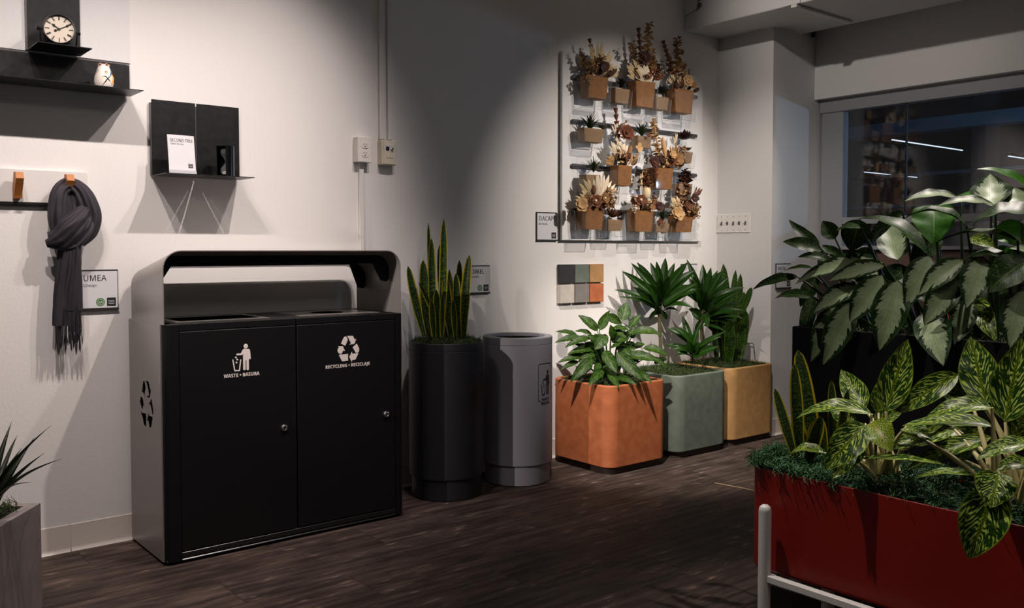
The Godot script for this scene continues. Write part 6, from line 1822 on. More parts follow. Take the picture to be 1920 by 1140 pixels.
func flower(p: Node3D, m: Material, c: Vector3, r: float, face: Vector3, rings := 2, per := 6, cm: Material = null) -> void:
	var k := MB.new()
	k.crease = 70.0
	var f := face.normalized()
	var s := f.cross(Vector3.UP).normalized()
	var o := s.cross(f)
	for q in rings:
		for i in per:
			var a := TAU * (i + 0.5 * q) / per + rng.randf() * 0.25
			var d := s * cos(a) + o * sin(a)
			var w := f.cross(d)
			var rr_ := r * (1.0 - 0.3 * q) * rng.randf_range(0.88, 1.1)
			var lift := 0.25 + 0.35 * q
			var pr := []
			for u in [0.08, 0.45, 0.8, 1.0]:
				var ww: float = rr_ * [0.12, 0.40, 0.38, 0.10][pr.size()]
				var h: float = rr_ * lift * pow(u, 1.5)
				var z: Vector3 = c - p.position + d * rr_ * u + f * h
				pr.append([z - w * ww + f * ww * 0.3, z, z + w * ww + f * ww * 0.3])
			for j in 3:
				k.quad(pr[j][0], pr[j][1], pr[j + 1][1], pr[j + 1][0])
				k.quad(pr[j][1], pr[j][2], pr[j + 1][2], pr[j + 1][1])
	var fo := part("flower", k, m, p)
	if cm:
		var b := MB.new()
		b.ball(c - p.position + f * r * 0.18, Vector3.ONE * r * 0.22, 10, 6)
		part("flower_centre", b, cm, fo)

func berries(p: Node3D, m: Material, c: Vector3, r: float, n: int, br := 0.0045) -> void:
	var k := MB.new()
	k.crease = 80.0
	for i in n:
		var d := Vector3(rng.randfn(), rng.randfn(), rng.randfn() * 0.6).normalized() * r * pow(rng.randf(), 0.5)
		k.ball(c + d - p.position, Vector3.ONE * br * rng.randf_range(0.7, 1.25), 6, 4)
	part("berry_cluster", k, m, p)

# loose small stuff that closes the foot of a bouquet
var bouquets := []
func filler(k: int, c: Vector3, hw: float) -> void:
	var p: Node3D = bouquets[k]
	var tones := [M.dry_brown, M.dry_dark, M.dry_tan, M.dry_rust, M.dry_cream, M.dry_brown]
	for i in 14:
		var q := c + Vector3(rng.randf_range(-1, 1) * hw, rng.randf_range(0.0, 0.055), rng.randf_range(-0.03, 0.035))
		var d := Vector3((q.x - c.x) / hw * 0.6 + rng.randf_range(-0.3, 0.3), 1.0, rng.randf_range(-0.2, 0.5)).normalized()
		match i % 3:
			0: petal_spike(p, tones[(i + k) % 6], q, q + d * rng.randf_range(0.04, 0.075), rng.randf_range(0.016, 0.024), 34)
			1: flower(p, tones[(i * 2 + k) % 6], q + Vector3(0, 0.01, 0.01), rng.randf_range(0.016, 0.026), Vector3(rng.randf_range(-0.6, 0.4), 0.4, 1), 2, 5)
			2: berries(p, M.dry_berry if i % 2 else M.dry_berry_pale, q + Vector3(0, 0.01, 0.015), 0.022, 16, 0.0042)
	for i in 5:
		var q := c + Vector3(rng.randf_range(-1, 1) * hw, 0.0, rng.randf_range(-0.02, 0.035))
		var d := Vector3((q.x - c.x) / hw * 0.9, 0.8, rng.randf_range(0.0, 0.6)).normalized()
		part("dry_leaf", blade(q, q + d * rng.randf_range(0.05, 0.085), 0.02, Vector3(0, 0.4, 1), 0.1, 0.3, 0, p.position, 0.1, 7, 3), tones[(i + k + 1) % 5], p)

func seed_pod(p: Node3D, m: Material, b: Vector3, t: Vector3, r: float) -> void:
	var k := MB.new()
	k.crease = 60.0
	var bs := Basis(Quaternion(Vector3.UP, (t - b).normalized()))
	var L := (t - b).length()
	var pr := []
	for i in 9: pr.append(Vector2(r * sqrt(maxf(0.0, sin(PI * i / 8.0))), L * i / 8.0))
	k.lathe(pr, b - p.position, 10, bs)
	part("seed_pod", k, m, p)

func rosette(p: Node3D, m: Material, c: Vector3, r: float, n: int, up: float, w: float, wide := false) -> void:
	for i in n:
		var a := i * 2.4
		var e := up * (1.0 - 0.65 * float(i) / n)
		var d := Vector3(cos(a) * (1 - e * 0.6), e, sin(a) * (1 - e * 0.6)).normalized()
		var l := r * rng.randf_range(0.8, 1.1)
		part("leaf", blade(c, c + d * l, w, Vector3.UP + d * -0.4, 0.08 if not wide else -0.12, 0.35, 0 if wide else 3, p.position, 0.0, 6, 2), m, p)

func pocket(t: Node3D, w: float, h: float, d: float, back_h: float) -> void:
	# clear tray: rear plate with round shoulders, front, two sides and a bottom
	var k := MB.new()
	var p := PackedVector2Array([Vector2(-w / 2 * 0.8, -h - 0.012), Vector2(w / 2 * 0.8, -h - 0.012), Vector2(w / 2, back_h * 0.6)])
	for i in 6: p.append(Vector2(w / 2 - 0.03, back_h - 0.03) + Vector2.from_angle(i * PI / 10) * 0.03)
	for i in 6: p.append(Vector2(-w / 2 + 0.03, back_h - 0.03) + Vector2.from_angle(PI / 2 + i * PI / 10) * 0.03)
	p.append(Vector2(-w / 2, back_h * 0.6))
	k.prism(p, 0.0, 0.003)
	part("back_plate", k, M.acrylic, t)
	k = MB.new()
	k.prism(PackedVector2Array([Vector2(-w / 2 * 0.86, -h - 0.012), Vector2(w / 2 * 0.86, -h - 0.012), Vector2(w / 2, -0.01), Vector2(-w / 2, -0.01)]), d, d + 0.003)
	part("front_plate", k, M.acrylic, t)
	for s in [-1, 1]:
		k = MB.new()
		var a := Vector3(s * w / 2 * 0.83, -h - 0.012, 0)
		var b := Vector3(s * w / 2, -0.01, 0)
		k.quad(a, b, b + Vector3(0, 0, d), a + Vector3(0, 0, d))
		part("side_plate", k, M.acrylic, t)
	k = MB.new()
	k.box(Vector3(0, -h - 0.0125, d / 2), Vector3(w * 0.84, 0.003, d), 0.001)
	part("bottom_plate", k, M.acrylic, t)
	# light on the polished rims, put in as paler, more opaque tubes
	k = MB.new()
	var rim := []
	for q in p.size(): rim.append(Vector3(p[(q + 2) % p.size()].x, p[(q + 2) % p.size()].y, 0.003))
	rim.append(rim[0])
	k.tube(rim, [0.0009], 4, false)
	var lo := -h - 0.012
	k.tube([Vector3(-w / 2 * 0.83, lo, 0.003), Vector3(-w / 2 * 0.83, lo, d), Vector3(w / 2 * 0.83, lo, d), Vector3(w / 2 * 0.83, lo, 0.003)], [0.0012], 4, false)
	k.tube([Vector3(w / 2 * 0.86, lo, d), Vector3(w / 2, -0.01, d)], [0.0009], 4, false)
	part("rim", k, M.acrylic_rim, t)

func pot(t: Node3D, w: float, h: float, z0: float, d: float, m: Material) -> void:
	var k := MB.new()
	k.crease = 50.0
	var rings := []
	for i in 5:
		var u := i / 4.0
		var g := 0.84 + 0.14 * u
		var r := rr(-w / 2 * g, w / 2 * g, z0, z0 + d * (0.9 + 0.1 * u), 0.008, -h + h * u, 3)
		for j in r.size(): r[j] += Vector3(rng.randf_range(-0.0012, 0.0012), (rng.randf_range(-0.003, 0.003) if i == 4 else 0.0), rng.randf_range(-0.0012, 0.0012))
		rings.append(r)
	var top := rr(-w / 2 * 0.9, w / 2 * 0.9, z0 + 0.006, z0 + d - 0.006, 0.006, -0.012, 3)
	rings.append(top)
	k.loft(rings, true, true, true)
	part("pot", k, m, t)

func display_board() -> void:
	var t := thing("display_board", "large white wall board with rows of rails for hanging pots", "display board", Vector3(3.84, 1.675, 0.0))
	part("panel", span(Vector3(-0.575, -0.503, 0.012), Vector3(0.585, 0.503, 0.030), 0.0015), M.white_board, t)
	part("batten", span(Vector3(-0.555, -0.48, 0.0), Vector3(0.565, 0.48, 0.012), 0.001), M.black_metal, t)
	for y in [2.045, 1.811, 1.573, 1.335]:
		var r := MB.new()
		r.crease = 40.0
		r.lathe([Vector2(0, -0.0), Vector2(0.0095, 0.0), Vector2(0.011, 0.002), Vector2(0.011, 1.026), Vector2(0.0095, 1.028), Vector2(0, 1.028)], Vector3(-0.515, y - 1.675, 0.0425), 20, Basis(Vector3.BACK, -PI / 2))
		var ro := part("rail", r, M.aluminium, t)
		for x in [-0.485, 0.485]:
			part("rail_bracket", span(Vector3(x - 0.012, y - 1.675 - 0.012, 0.03), Vector3(x + 0.012, y - 1.675 + 0.012, 0.042)), M.aluminium, ro)
	t = thing("hanging_pocket", "clear pocket, top row, leftmost of the burlap pots", "pocket", Vector3(3.434,2.051,0.055), 0.0, "clear pockets on the display board")
	pocket(t, 0.182, 0.153, 0.084, 0.070)
	t = thing("hanging_pot", "brown burlap pot, top row, leftmost of the burlap pots", "pot", Vector3(3.434,2.051,0.0), 0.0, "burlap pots on the display board")
	pot(t, 0.159, 0.119, 0.061, 0.072, M.burlap)
	t = thing("hanging_pocket", "clear pocket, top row, small cork pot with a dark succulent", "pocket", Vector3(3.630,2.006,0.055), 0.0, "clear pockets on the display board")
	pocket(t, 0.138, 0.099, 0.074, 0.110)
	t = thing("hanging_pot", "rough cork pot, top row, small cork pot with a dark succulent", "pot", Vector3(3.630,2.006,0.0), 0.0, "cork pots on the display board")
	pot(t, 0.121, 0.079, 0.063, 0.060, M.cork)
	t = thing("hanging_pocket", "clear pocket, top row, middle burlap pot under the white fan leaf", "pocket", Vector3(3.806,2.063,0.055), 0.0, "clear pockets on the display board")
	pocket(t, 0.188, 0.174, 0.084, 0.070)
	t = thing("hanging_pot", "brown burlap pot, top row, middle burlap pot under the white fan leaf", "pot", Vector3(3.806,2.063,0.0), 0.0, "burlap pots on the display board")
	pot(t, 0.165, 0.140, 0.061, 0.072, M.burlap)
	t = thing("hanging_pocket", "clear pocket, top row, small cork pot right of the middle burlap pot", "pocket", Vector3(3.958,1.994,0.055), 0.0, "clear pockets on the display board")
	pocket(t, 0.129, 0.090, 0.074, 0.110)
	t = thing("hanging_pot", "rough cork pot, top row, small cork pot right of the middle burlap pot", "pot", Vector3(3.958,1.994,0.0), 0.0, "cork pots on the display board")
	pot(t, 0.113, 0.070, 0.063, 0.060, M.cork)
	t = thing("hanging_pocket", "clear pocket, top row, rightmost burlap pot", "pocket", Vector3(4.137,2.055,0.055), 0.0, "clear pockets on the display board")
	pocket(t, 0.199, 0.167, 0.084, 0.070)
	t = thing("hanging_pot", "brown burlap pot, top row, rightmost burlap pot", "pot", Vector3(4.137,2.055,0.0), 0.0, "burlap pots on the display board")
	pot(t, 0.175, 0.133, 0.061, 0.072, M.burlap)
	t = thing("hanging_pocket", "clear pocket, second row, wide cork trough with a green succulent", "pocket", Vector3(3.413,1.769,0.055), 0.0, "clear pockets on the display board")
	pocket(t, 0.181, 0.091, 0.074, 0.110)
	t = thing("hanging_pot", "rough cork pot, second row, wide cork trough with a green succulent", "pot", Vector3(3.413,1.769,0.0), 0.0, "cork pots on the display board")
	pot(t, 0.159, 0.071, 0.063, 0.060, M.cork)
	t = thing("hanging_pocket", "clear pocket, second row, cork pot with a spiky green succulent", "pocket", Vector3(3.811,1.761,0.055), 0.0, "clear pockets on the display board")
	pocket(t, 0.136, 0.086, 0.074, 0.110)
	t = thing("hanging_pot", "rough cork pot, second row, cork pot with a spiky green succulent", "pot", Vector3(3.811,1.761,0.0), 0.0, "cork pots on the display board")
	pot(t, 0.120, 0.066, 0.063, 0.060, M.cork)
	t = thing("hanging_pocket", "clear pocket, second row, pot with the dark red succulent at the right", "pocket", Vector3(4.168,1.696,0.055), 0.0, "clear pockets on the display board")
	pocket(t, 0.144, 0.082, 0.074, 0.110)
	t = thing("hanging_pot", "rough cork pot, second row, pot with the dark red succulent at the right", "pot", Vector3(4.168,1.696,0.0), 0.0, "cork pots on the display board")
	pot(t, 0.127, 0.062, 0.063, 0.060, M.cork)
	t = thing("hanging_pocket", "clear pocket, third row, small pot at the left with a spiky green succulent", "pocket", Vector3(3.408,1.522,0.055), 0.0, "clear pockets on the display board")
	pocket(t, 0.131, 0.083, 0.074, 0.110)
	t = thing("hanging_pot", "rough cork pot, third row, small pot at the left with a spiky green succulent", "pot", Vector3(3.408,1.522,0.0), 0.0, "cork pots on the display board")
	pot(t, 0.115, 0.063, 0.063, 0.060, M.cork)
	t = thing("hanging_pocket", "clear pocket, third row, left burlap pot", "pocket", Vector3(3.645,1.586,0.055), 0.0, "clear pockets on the display board")
	pocket(t, 0.135, 0.145, 0.084, 0.070)
	t = thing("hanging_pot", "brown burlap pot, third row, left burlap pot", "pot", Vector3(3.645,1.586,0.0), 0.0, "burlap pots on the display board")
	pot(t, 0.118, 0.111, 0.061, 0.072, M.burlap)
	t = thing("hanging_pocket", "clear pocket, third row, right burlap pot", "pocket", Vector3(3.970,1.590,0.055), 0.0, "clear pockets on the display board")
	pocket(t, 0.179, 0.153, 0.084, 0.070)
	t = thing("hanging_pot", "brown burlap pot, third row, right burlap pot", "pot", Vector3(3.970,1.590,0.0), 0.0, "burlap pots on the display board")
	pot(t, 0.157, 0.119, 0.061, 0.072, M.burlap)
	t = thing("hanging_pocket", "clear pocket, third row, small pot at the right end", "pocket", Vector3(4.167,1.508,0.055), 0.0, "clear pockets on the display board")
	pocket(t, 0.140, 0.092, 0.074, 0.110)
	t = thing("hanging_pot", "rough cork pot, third row, small pot at the right end", "pot", Vector3(4.167,1.508,0.0), 0.0, "cork pots on the display board")
	pot(t, 0.123, 0.072, 0.063, 0.060, M.cork)
	t = thing("hanging_pocket", "clear pocket, bottom row, leftmost burlap pot", "pocket", Vector3(3.410,1.342,0.055), 0.0, "clear pockets on the display board")
	pocket(t, 0.171, 0.145, 0.084, 0.070)
	t = thing("hanging_pot", "brown burlap pot, bottom row, leftmost burlap pot", "pot", Vector3(3.410,1.342,0.0), 0.0, "burlap pots on the display board")
	pot(t, 0.150, 0.111, 0.061, 0.072, M.burlap)
	t = thing("hanging_pocket", "clear pocket, bottom row, small cork pot right of the leftmost burlap pot", "pocket", Vector3(3.580,1.286,0.055), 0.0, "clear pockets on the display board")
	pocket(t, 0.137, 0.081, 0.074, 0.110)
	t = thing("hanging_pot", "rough cork pot, bottom row, small cork pot right of the leftmost burlap pot", "pot", Vector3(3.580,1.286,0.0), 0.0, "cork pots on the display board")
	pot(t, 0.120, 0.061, 0.063, 0.060, M.cork)
	t = thing("hanging_pocket", "clear pocket, bottom row, middle burlap pot", "pocket", Vector3(3.801,1.341,0.055), 0.0, "clear pockets on the display board")
	pocket(t, 0.184, 0.151, 0.084, 0.070)
	t = thing("hanging_pot", "brown burlap pot, bottom row, middle burlap pot", "pot", Vector3(3.801,1.341,0.0), 0.0, "burlap pots on the display board")
	pot(t, 0.162, 0.117, 0.061, 0.072, M.burlap)
	t = thing("hanging_pocket", "clear pocket, bottom row, small pot with an orange bit", "pocket", Vector3(3.968,1.269,0.055), 0.0, "clear pockets on the display board")
	pocket(t, 0.134, 0.066, 0.074, 0.110)
	t = thing("hanging_pot", "rough cork pot, bottom row, small pot with an orange bit", "pot", Vector3(3.968,1.269,0.0), 0.0, "cork pots on the display board")
	pot(t, 0.117, 0.046, 0.063, 0.060, M.cork)
	t = thing("hanging_pocket", "clear pocket, bottom row, rightmost burlap pot", "pocket", Vector3(4.148,1.316,0.055), 0.0, "clear pockets on the display board")
	pocket(t, 0.183, 0.125, 0.084, 0.070)
	t = thing("hanging_pot", "brown burlap pot, bottom row, rightmost burlap pot", "pot", Vector3(4.148,1.316,0.0), 0.0, "burlap pots on the display board")
	pot(t, 0.161, 0.091, 0.061, 0.072, M.burlap)
	t = thing("dried_bouquet", "dried bouquet with beige fan leaf, dark rose and berries, top left of board", "dried flowers", Vector3(3.435,2.056,0.1))
	bouquets.append(t)
	fan_leaf(t, M.straw_pale, Vector3(3.437,2.058,0.09), 79, 0.190, 75, 12, 0.15)
	cone_spike(t, M.dry_brown, Vector3(3.437,2.066,0.11), Vector3(3.385,2.246,0.11), 6, 0.0144)
	petal_spike(t, M.dry_tan, Vector3(3.382,2.054,0.11), Vector3(3.315,2.18,0.11), 0.0250, 90)
	flower(t, M.dry_dark, Vector3(3.455,2.097,0.145), 0.0347, Vector3(-0.3,0.2,1), 2, 8, M.dry_rust)
	flower(t, M.dry_dark, Vector3(3.448,2.088,0.16), 0.0232, Vector3(-0.3,0.2,1), 1, 6)
	berries(t, M.dry_berry, Vector3(3.345,2.017,0.14), 0.0313, 40, 0.0045)
	berries(t, M.dry_berry, Vector3(3.384,2.083,0.14), 0.0258, 24, 0.0045)
	seed_pod(t, M.dry_brown, Vector3(3.502,2.048,0.13), Vector3(3.555,2.106,0.13), 0.0116)
	fan_leaf(t, M.straw_pale, Vector3(3.505,2.057,0.09), 38, 0.130, 50, 5, 0.15)
	petal_spike(t, M.dry_brown, Vector3(3.366,2.086,0.11), Vector3(3.334,2.16,0.11), 0.0213, 45)
	t = thing("dried_bouquet", "tall dried bouquet with white fan leaf and long spikes, top middle of board", "dried flowers", Vector3(3.821,2.073,0.1))
	bouquets.append(t)
	fan_leaf(t, M.straw_pale, Vector3(3.801,2.063,0.09), 140, 0.160, 60, 8, 0.10)
	fan_leaf(t, M.straw_white, Vector3(3.786,2.063,0.12), 86, 0.105, 150, 14, 0.20)
	cone_spike(t, M.dry_brown, Vector3(3.792,2.163,0.11), Vector3(3.764,2.36,0.11), 6, 0.0180)
	petal_spike(t, M.dry_cream, Vector3(3.836,2.139,0.11), Vector3(3.847,2.394,0.11), 0.0340, 165)
	petal_spike(t, M.dry_tan, Vector3(3.761,2.13,0.11), Vector3(3.713,2.27,0.11), 0.0299, 90)
	flower(t, M.dry_dark, Vector3(3.775,2.191,0.145), 0.0391, Vector3(-0.3,0.2,1), 2, 8, M.dry_rust)
	petal_spike(t, M.dry_tan, Vector3(3.876,2.129,0.11), Vector3(3.888,2.25,0.11), 0.0303, 75)
	berries(t, M.dry_berry, Vector3(3.905,2.113,0.14), 0.0306, 26, 0.0045)
	seed_pod(t, M.dry_brown, Vector3(3.89,2.082,0.13), Vector3(3.971,2.128,0.13), 0.0122)
	petal_spike(t, M.dry_brown, Vector3(3.903,2.117,0.11), Vector3(3.929,2.181,0.11), 0.0228, 45)
	t = thing("dried_bouquet", "dried bouquet with twin brown spikes and beige fan leaf, top right of board", "dried flowers", Vector3(4.146,2.061,0.1))
	bouquets.append(t)
	fan_leaf(t, M.straw_pale, Vector3(4.139,2.062,0.09), 69, 0.132, 70, 11, 0.10)
	cone_spike(t, M.dry_brown, Vector3(4.067,2.131,0.11), Vector3(3.969,2.319,0.11), 8, 0.0186)
	petal_spike(t, M.dry_tan, Vector3(4.11,2.142,0.11), Vector3(4.088,2.349,0.11), 0.0351, 150)
	petal_spike(t, M.dry_brown, Vector3(4.058,2.151,0.11), Vector3(4.025,2.223,0.11), 0.0310, 60)
	fan_leaf(t, M.straw_pale, Vector3(4.082,2.061,0.09), 120, 0.094, 40, 5, 0.15)
	flower(t, M.dry_cream, Vector3(4.149,2.105,0.145), 0.0347, Vector3(-0.3,0.2,1), 2, 6)
	seed_pod(t, M.dry_dark, Vector3(4.064,2.048,0.13), Vector3(4.063,2.103,0.13), 0.0156)
	seed_pod(t, M.dry_dark, Vector3(4.216,2.052,0.13), Vector3(4.269,2.077,0.13), 0.0127)
	berries(t, M.dry_berry, Vector3(4.117,2.077,0.14), 0.0283, 20, 0.0045)
	fan_leaf(t, M.dry_brown, Vector3(4.128,2.154,0.09), 67, 0.093, 50, 6, 0.15)
	flower(t, M.dry_tan, Vector3(4.197,2.085,0.145), 0.0254, Vector3(-0.3,0.2,1), 2, 6)
	t = thing("dried_bouquet", "dried bouquet with ragged palm leaf and rust flower, left in third row", "dried flowers", Vector3(3.656,1.589,0.1))
	bouquets.append(t)
	cone_spike(t, M.dry_rust, Vector3(3.611,1.688,0.11), Vector3(3.585,1.899,0.11), 6, 0.0177)
	flower(t, M.dry_rust, Vector3(3.633,1.76,0.145), 0.0445, Vector3(-0.3,0.2,1), 2, 7, M.dry_dark)
	fan_leaf(t, M.straw_white, Vector3(3.632,1.603,0.09), 118, 0.160, 45, 8, 0.30)
	fan_leaf(t, M.straw_white, Vector3(3.626,1.615,0.12), 93, 0.108, 50, 10, 0.15)
	berries(t, M.dry_berry_pale, Vector3(3.601,1.647,0.14), 0.0295, 40, 0.0045)
	seed_pod(t, M.dry_tan, Vector3(3.667,1.629,0.13), Vector3(3.687,1.701,0.13), 0.0149)
	flower(t, M.dry_cream, Vector3(3.736,1.688,0.145), 0.0271, Vector3(-0.3,0.2,1), 1, 4)
	fan_leaf(t, M.dry_cream, Vector3(3.59,1.586,0.09), 144, 0.082, 60, 5, 0.15)
	fan_leaf(t, M.straw_pale, Vector3(3.726,1.6,0.09), 42, 0.058, 60, 7, 0.15)
	petal_spike(t, M.dry_cream, Vector3(3.653,1.73,0.11), Vector3(3.657,1.824,0.11), 0.0259, 60)
	petal_spike(t, M.dry_tan, Vector3(3.629,1.599,0.11), Vector3(3.671,1.619,0.11), 0.0222, 45)
	fan_leaf(t, M.straw_white, Vector3(3.602,1.728,0.09), 101, 0.108, 25, 4, 0.15)
	t = thing("dried_bouquet", "dark dried bouquet with pods, tan cattail and berries, right in third row", "dried flowers", Vector3(3.987,1.593,0.1))
	bouquets.append(t)
	petal_spike(t, M.dry_cream, Vector3(3.943,1.636,0.11), Vector3(3.896,1.857,0.11), 0.0307, 150)
	seed_pod(t, M.dry_cream, Vector3(3.975,1.649,0.13), Vector3(3.947,1.768,0.13), 0.0155)
	flower(t, M.dry_dark, Vector3(3.859,1.613,0.145), 0.0367, Vector3(-0.3,0.2,1), 2, 6, M.dry_rust)
	cone_spike(t, M.dry_rust, Vector3(3.868,1.523,0.15), Vector3(3.867,1.613,0.15), 3, 0.0184)
	fan_leaf(t, M.dry_tan, Vector3(4.054,1.629,0.09), 62, 0.128, 60, 9, 0.15)
	berries(t, M.dry_berry, Vector3(4.117,1.706,0.14), 0.0315, 40, 0.0045)
	flower(t, M.dry_tan, Vector3(4.069,1.641,0.145), 0.0345, Vector3(-0.3,0.2,1), 2, 6)
	flower(t, M.dry_cream, Vector3(4.022,1.669,0.145), 0.0249, Vector3(-0.3,0.2,1), 2, 6)
	petal_spike(t, M.dry_brown, Vector3(4.008,1.603,0.11), Vector3(4.035,1.688,0.11), 0.0348, 90)
	fan_leaf(t, M.straw_pale, Vector3(4.085,1.724,0.09), 84, 0.085, 20, 4, 0.15)
	petal_spike(t, M.dry_tan, Vector3(4.092,1.614,0.11), Vector3(4.148,1.649,0.11), 0.0313, 60)
	flower(t, M.dry_dark, Vector3(3.922,1.638,0.145), 0.0277, Vector3(-0.3,0.2,1), 2, 6)
	t = thing("dried_bouquet", "dried bouquet with large cream fan leaf, bottom left of the board", "dried flowers", Vector3(3.419,1.343,0.1))
	bouquets.append(t)
	fan_leaf(t, M.straw_white, Vector3(3.46,1.362,0.09), 78, 0.188, 90, 15, 0.10)
	fan_leaf(t, M.straw_pale, Vector3(3.42,1.352,0.09), 152, 0.147, 40, 6, 0.15)
	fan_leaf(t, M.straw_pale, Vector3(3.436,1.376,0.09), 130, 0.162, 35, 5, 0.20)
	flower(t, M.dry_cream, Vector3(3.292,1.357,0.15), 0.0399, Vector3(-0.3,0.2,1), 2, 6)
	flower(t, M.dry_rust, Vector3(3.398,1.381,0.145), 0.0375, Vector3(-0.3,0.2,1), 2, 6, M.straw_white)
	berries(t, M.dry_berry_pale, Vector3(3.549,1.43,0.14), 0.0265, 26, 0.0045)
	seed_pod(t, M.dry_brown, Vector3(3.401,1.413,0.13), Vector3(3.401,1.47,0.13), 0.0144)
	petal_spike(t, M.dry_tan, Vector3(3.481,1.362,0.11), Vector3(3.53,1.459,0.11), 0.0327, 105)
	flower(t, M.dry_tan, Vector3(3.47,1.398,0.145), 0.0291, Vector3(-0.3,0.2,1), 2, 6, M.straw_white)
	berries(t, M.dry_berry, Vector3(3.36,1.405,0.14), 0.0230, 24, 0.0045)
	petal_spike(t, M.dry_brown, Vector3(3.449,1.332,0.11), Vector3(3.489,1.371,0.11), 0.0326, 60)
	flower(t, M.dry_brown, Vector3(3.343,1.354,0.145), 0.0229, Vector3(-0.3,0.2,1), 2, 6)
	petal_spike(t, M.dry_cream, Vector3(3.53,1.349,0.11), Vector3(3.58,1.409,0.11), 0.0256, 54)
	t = thing("dried_bouquet", "dried bouquet with pale cattail and open flower, bottom middle of board", "dried flowers", Vector3(3.813,1.343,0.1))
	bouquets.append(t)
	fan_leaf(t, M.straw_white, Vector3(3.789,1.357,0.09), 108, 0.087, 60, 7, 0.20)
	seed_pod(t, M.straw_pale, Vector3(3.827,1.402,0.12), Vector3(3.83,1.49,0.12), 0.0243)
	petal_spike(t, M.dry_rust, Vector3(3.828,1.478,0.11), Vector3(3.832,1.569,0.11), 0.0379, 105)
	fan_leaf(t, M.straw_pale, Vector3(3.797,1.442,0.09), 92, 0.132, 8, 3, 0.15)
	flower(t, M.dry_rust, Vector3(3.751,1.399,0.145), 0.0362, Vector3(-0.3,0.2,1), 2, 6, M.straw_white)
	berries(t, M.dry_berry_pale, Vector3(3.714,1.35,0.14), 0.0270, 34, 0.0045)
	seed_pod(t, M.dry_brown, Vector3(3.829,1.345,0.13), Vector3(3.905,1.408,0.13), 0.0152)
	flower(t, M.dry_dark, Vector3(3.906,1.365,0.145), 0.0308, Vector3(-0.3,0.2,1), 2, 6)
	petal_spike(t, M.dry_brown, Vector3(3.785,1.338,0.11), Vector3(3.882,1.378,0.11), 0.0340, 90)
	petal_spike(t, M.dry_tan, Vector3(3.883,1.353,0.11), Vector3(3.909,1.421,0.11), 0.0305, 60)
	t = thing("dried_bouquet", "dark dried bouquet with beige fan leaf and cream flower, bottom right of board", "dried flowers", Vector3(4.173,1.318,0.1))
	bouquets.append(t)
	fan_leaf(t, M.straw_pale, Vector3(4.118,1.342,0.09), 115, 0.112, 60, 8, 0.15)
	petal_spike(t, M.dry_brown, Vector3(4.171,1.336,0.11), Vector3(4.169,1.525,0.11), 0.0474, 180)
	petal_spike(t, M.dry_rust, Vector3(4.132,1.351,0.11), Vector3(4.093,1.49,0.11), 0.0275, 90)
	flower(t, M.dry_cream, Vector3(4.057,1.332,0.15), 0.0439, Vector3(-0.3,0.2,1), 2, 6)
	fan_leaf(t, M.dry_rust, Vector3(4.233,1.418,0.09), 41, 0.129, 25, 4, 0.15)
	berries(t, M.dry_berry, Vector3(4.241,1.331,0.14), 0.0288, 26, 0.0045)
	flower(t, M.dry_dark, Vector3(4.215,1.424,0.145), 0.0287, Vector3(-0.3,0.2,1), 2, 6)
	berries(t, M.dry_berry_pale, Vector3(4.087,1.389,0.14), 0.0251, 20, 0.0045)
	petal_spike(t, M.dry_tan, Vector3(4.2,1.321,0.11), Vector3(4.277,1.387,0.11), 0.0357, 90)
	flower(t, M.dry_brown, Vector3(4.157,1.379,0.145), 0.0317, Vector3(-0.3,0.2,1), 2, 6)
	filler(0, Vector3(3.442,2.053,0.105), 0.069)
	filler(1, Vector3(3.82,2.072,0.105), 0.075)
	filler(2, Vector3(4.149,2.061,0.105), 0.075)
	filler(3, Vector3(3.659,1.589,0.105), 0.056)
	filler(4, Vector3(3.986,1.593,0.105), 0.068)
	filler(5, Vector3(3.422,1.343,0.105), 0.072)
	filler(6, Vector3(3.812,1.342,0.105), 0.073)
	filler(7, Vector3(4.167,1.317,0.105), 0.070)
	t = thing("succulent", "dark green succulent in the small cork pot, top row", "succulent", Vector3(3.64,2.011,0.1))
	rosette(t, M.succulent_dark, Vector3(3.64,2.017,0.1), 0.0589, 22, 1.00, 0.0206)
	t = thing("succulent", "blackish succulent in the small pot between the middle and right burlap pots, top row", "succulent", Vector3(3.974,1.999,0.1))
	rosette(t, M.succulent_dark, Vector3(3.974,2.018,0.1), 0.0553, 26, 1.10, 0.0276, true)
	t = thing("succulent", "green branching succulent with a grey rosette in the wide cork trough", "succulent", Vector3(3.417,1.769,0.1))
	rosette(t, M.succulent, Vector3(3.401,1.757,0.1), 0.0973, 20, 1.30, 0.0200)
	rosette(t, M.succulent_grey, Vector3(3.477,1.77,0.12), 0.0435, 26, 0.60, 0.0116)
	t = thing("succulent", "spiky green succulent in the second-row cork pot", "succulent", Vector3(3.81,1.76,0.1))
	rosette(t, M.succulent, Vector3(3.806,1.76,0.1), 0.0904, 26, 1.10, 0.0151)
	flower(t, M.dry_rust, Vector3(3.814,1.762,0.145), 0.0152, Vector3(-0.3,0.2,1), 2, 6)
	petal_spike(t, M.dry_cream, Vector3(3.912,1.752,0.08), Vector3(3.929,1.869,0.08), 0.0266, 75)
	t = thing("succulent", "dark red rosette succulent at the right of the second row", "succulent", Vector3(4.173,1.789,0.1))
	rosette(t, M.succulent_red, Vector3(4.173,1.77,0.1), 0.0630, 34, 0.90, 0.0346, true)
	rosette(t, M.succulent_red, Vector3(4.179,1.708,0.1), 0.0441, 20, 0.40, 0.0284, true)
	t = thing("succulent", "spiky green succulent at the left of the third row", "succulent", Vector3(3.426,1.524,0.1))
	rosette(t, M.succulent, Vector3(3.43,1.542,0.1), 0.0806, 28, 1.00, 0.0115)
	t = thing("succulent", "brown leafy sprig at the right end of the third row", "succulent", Vector3(4.186,1.51,0.1))
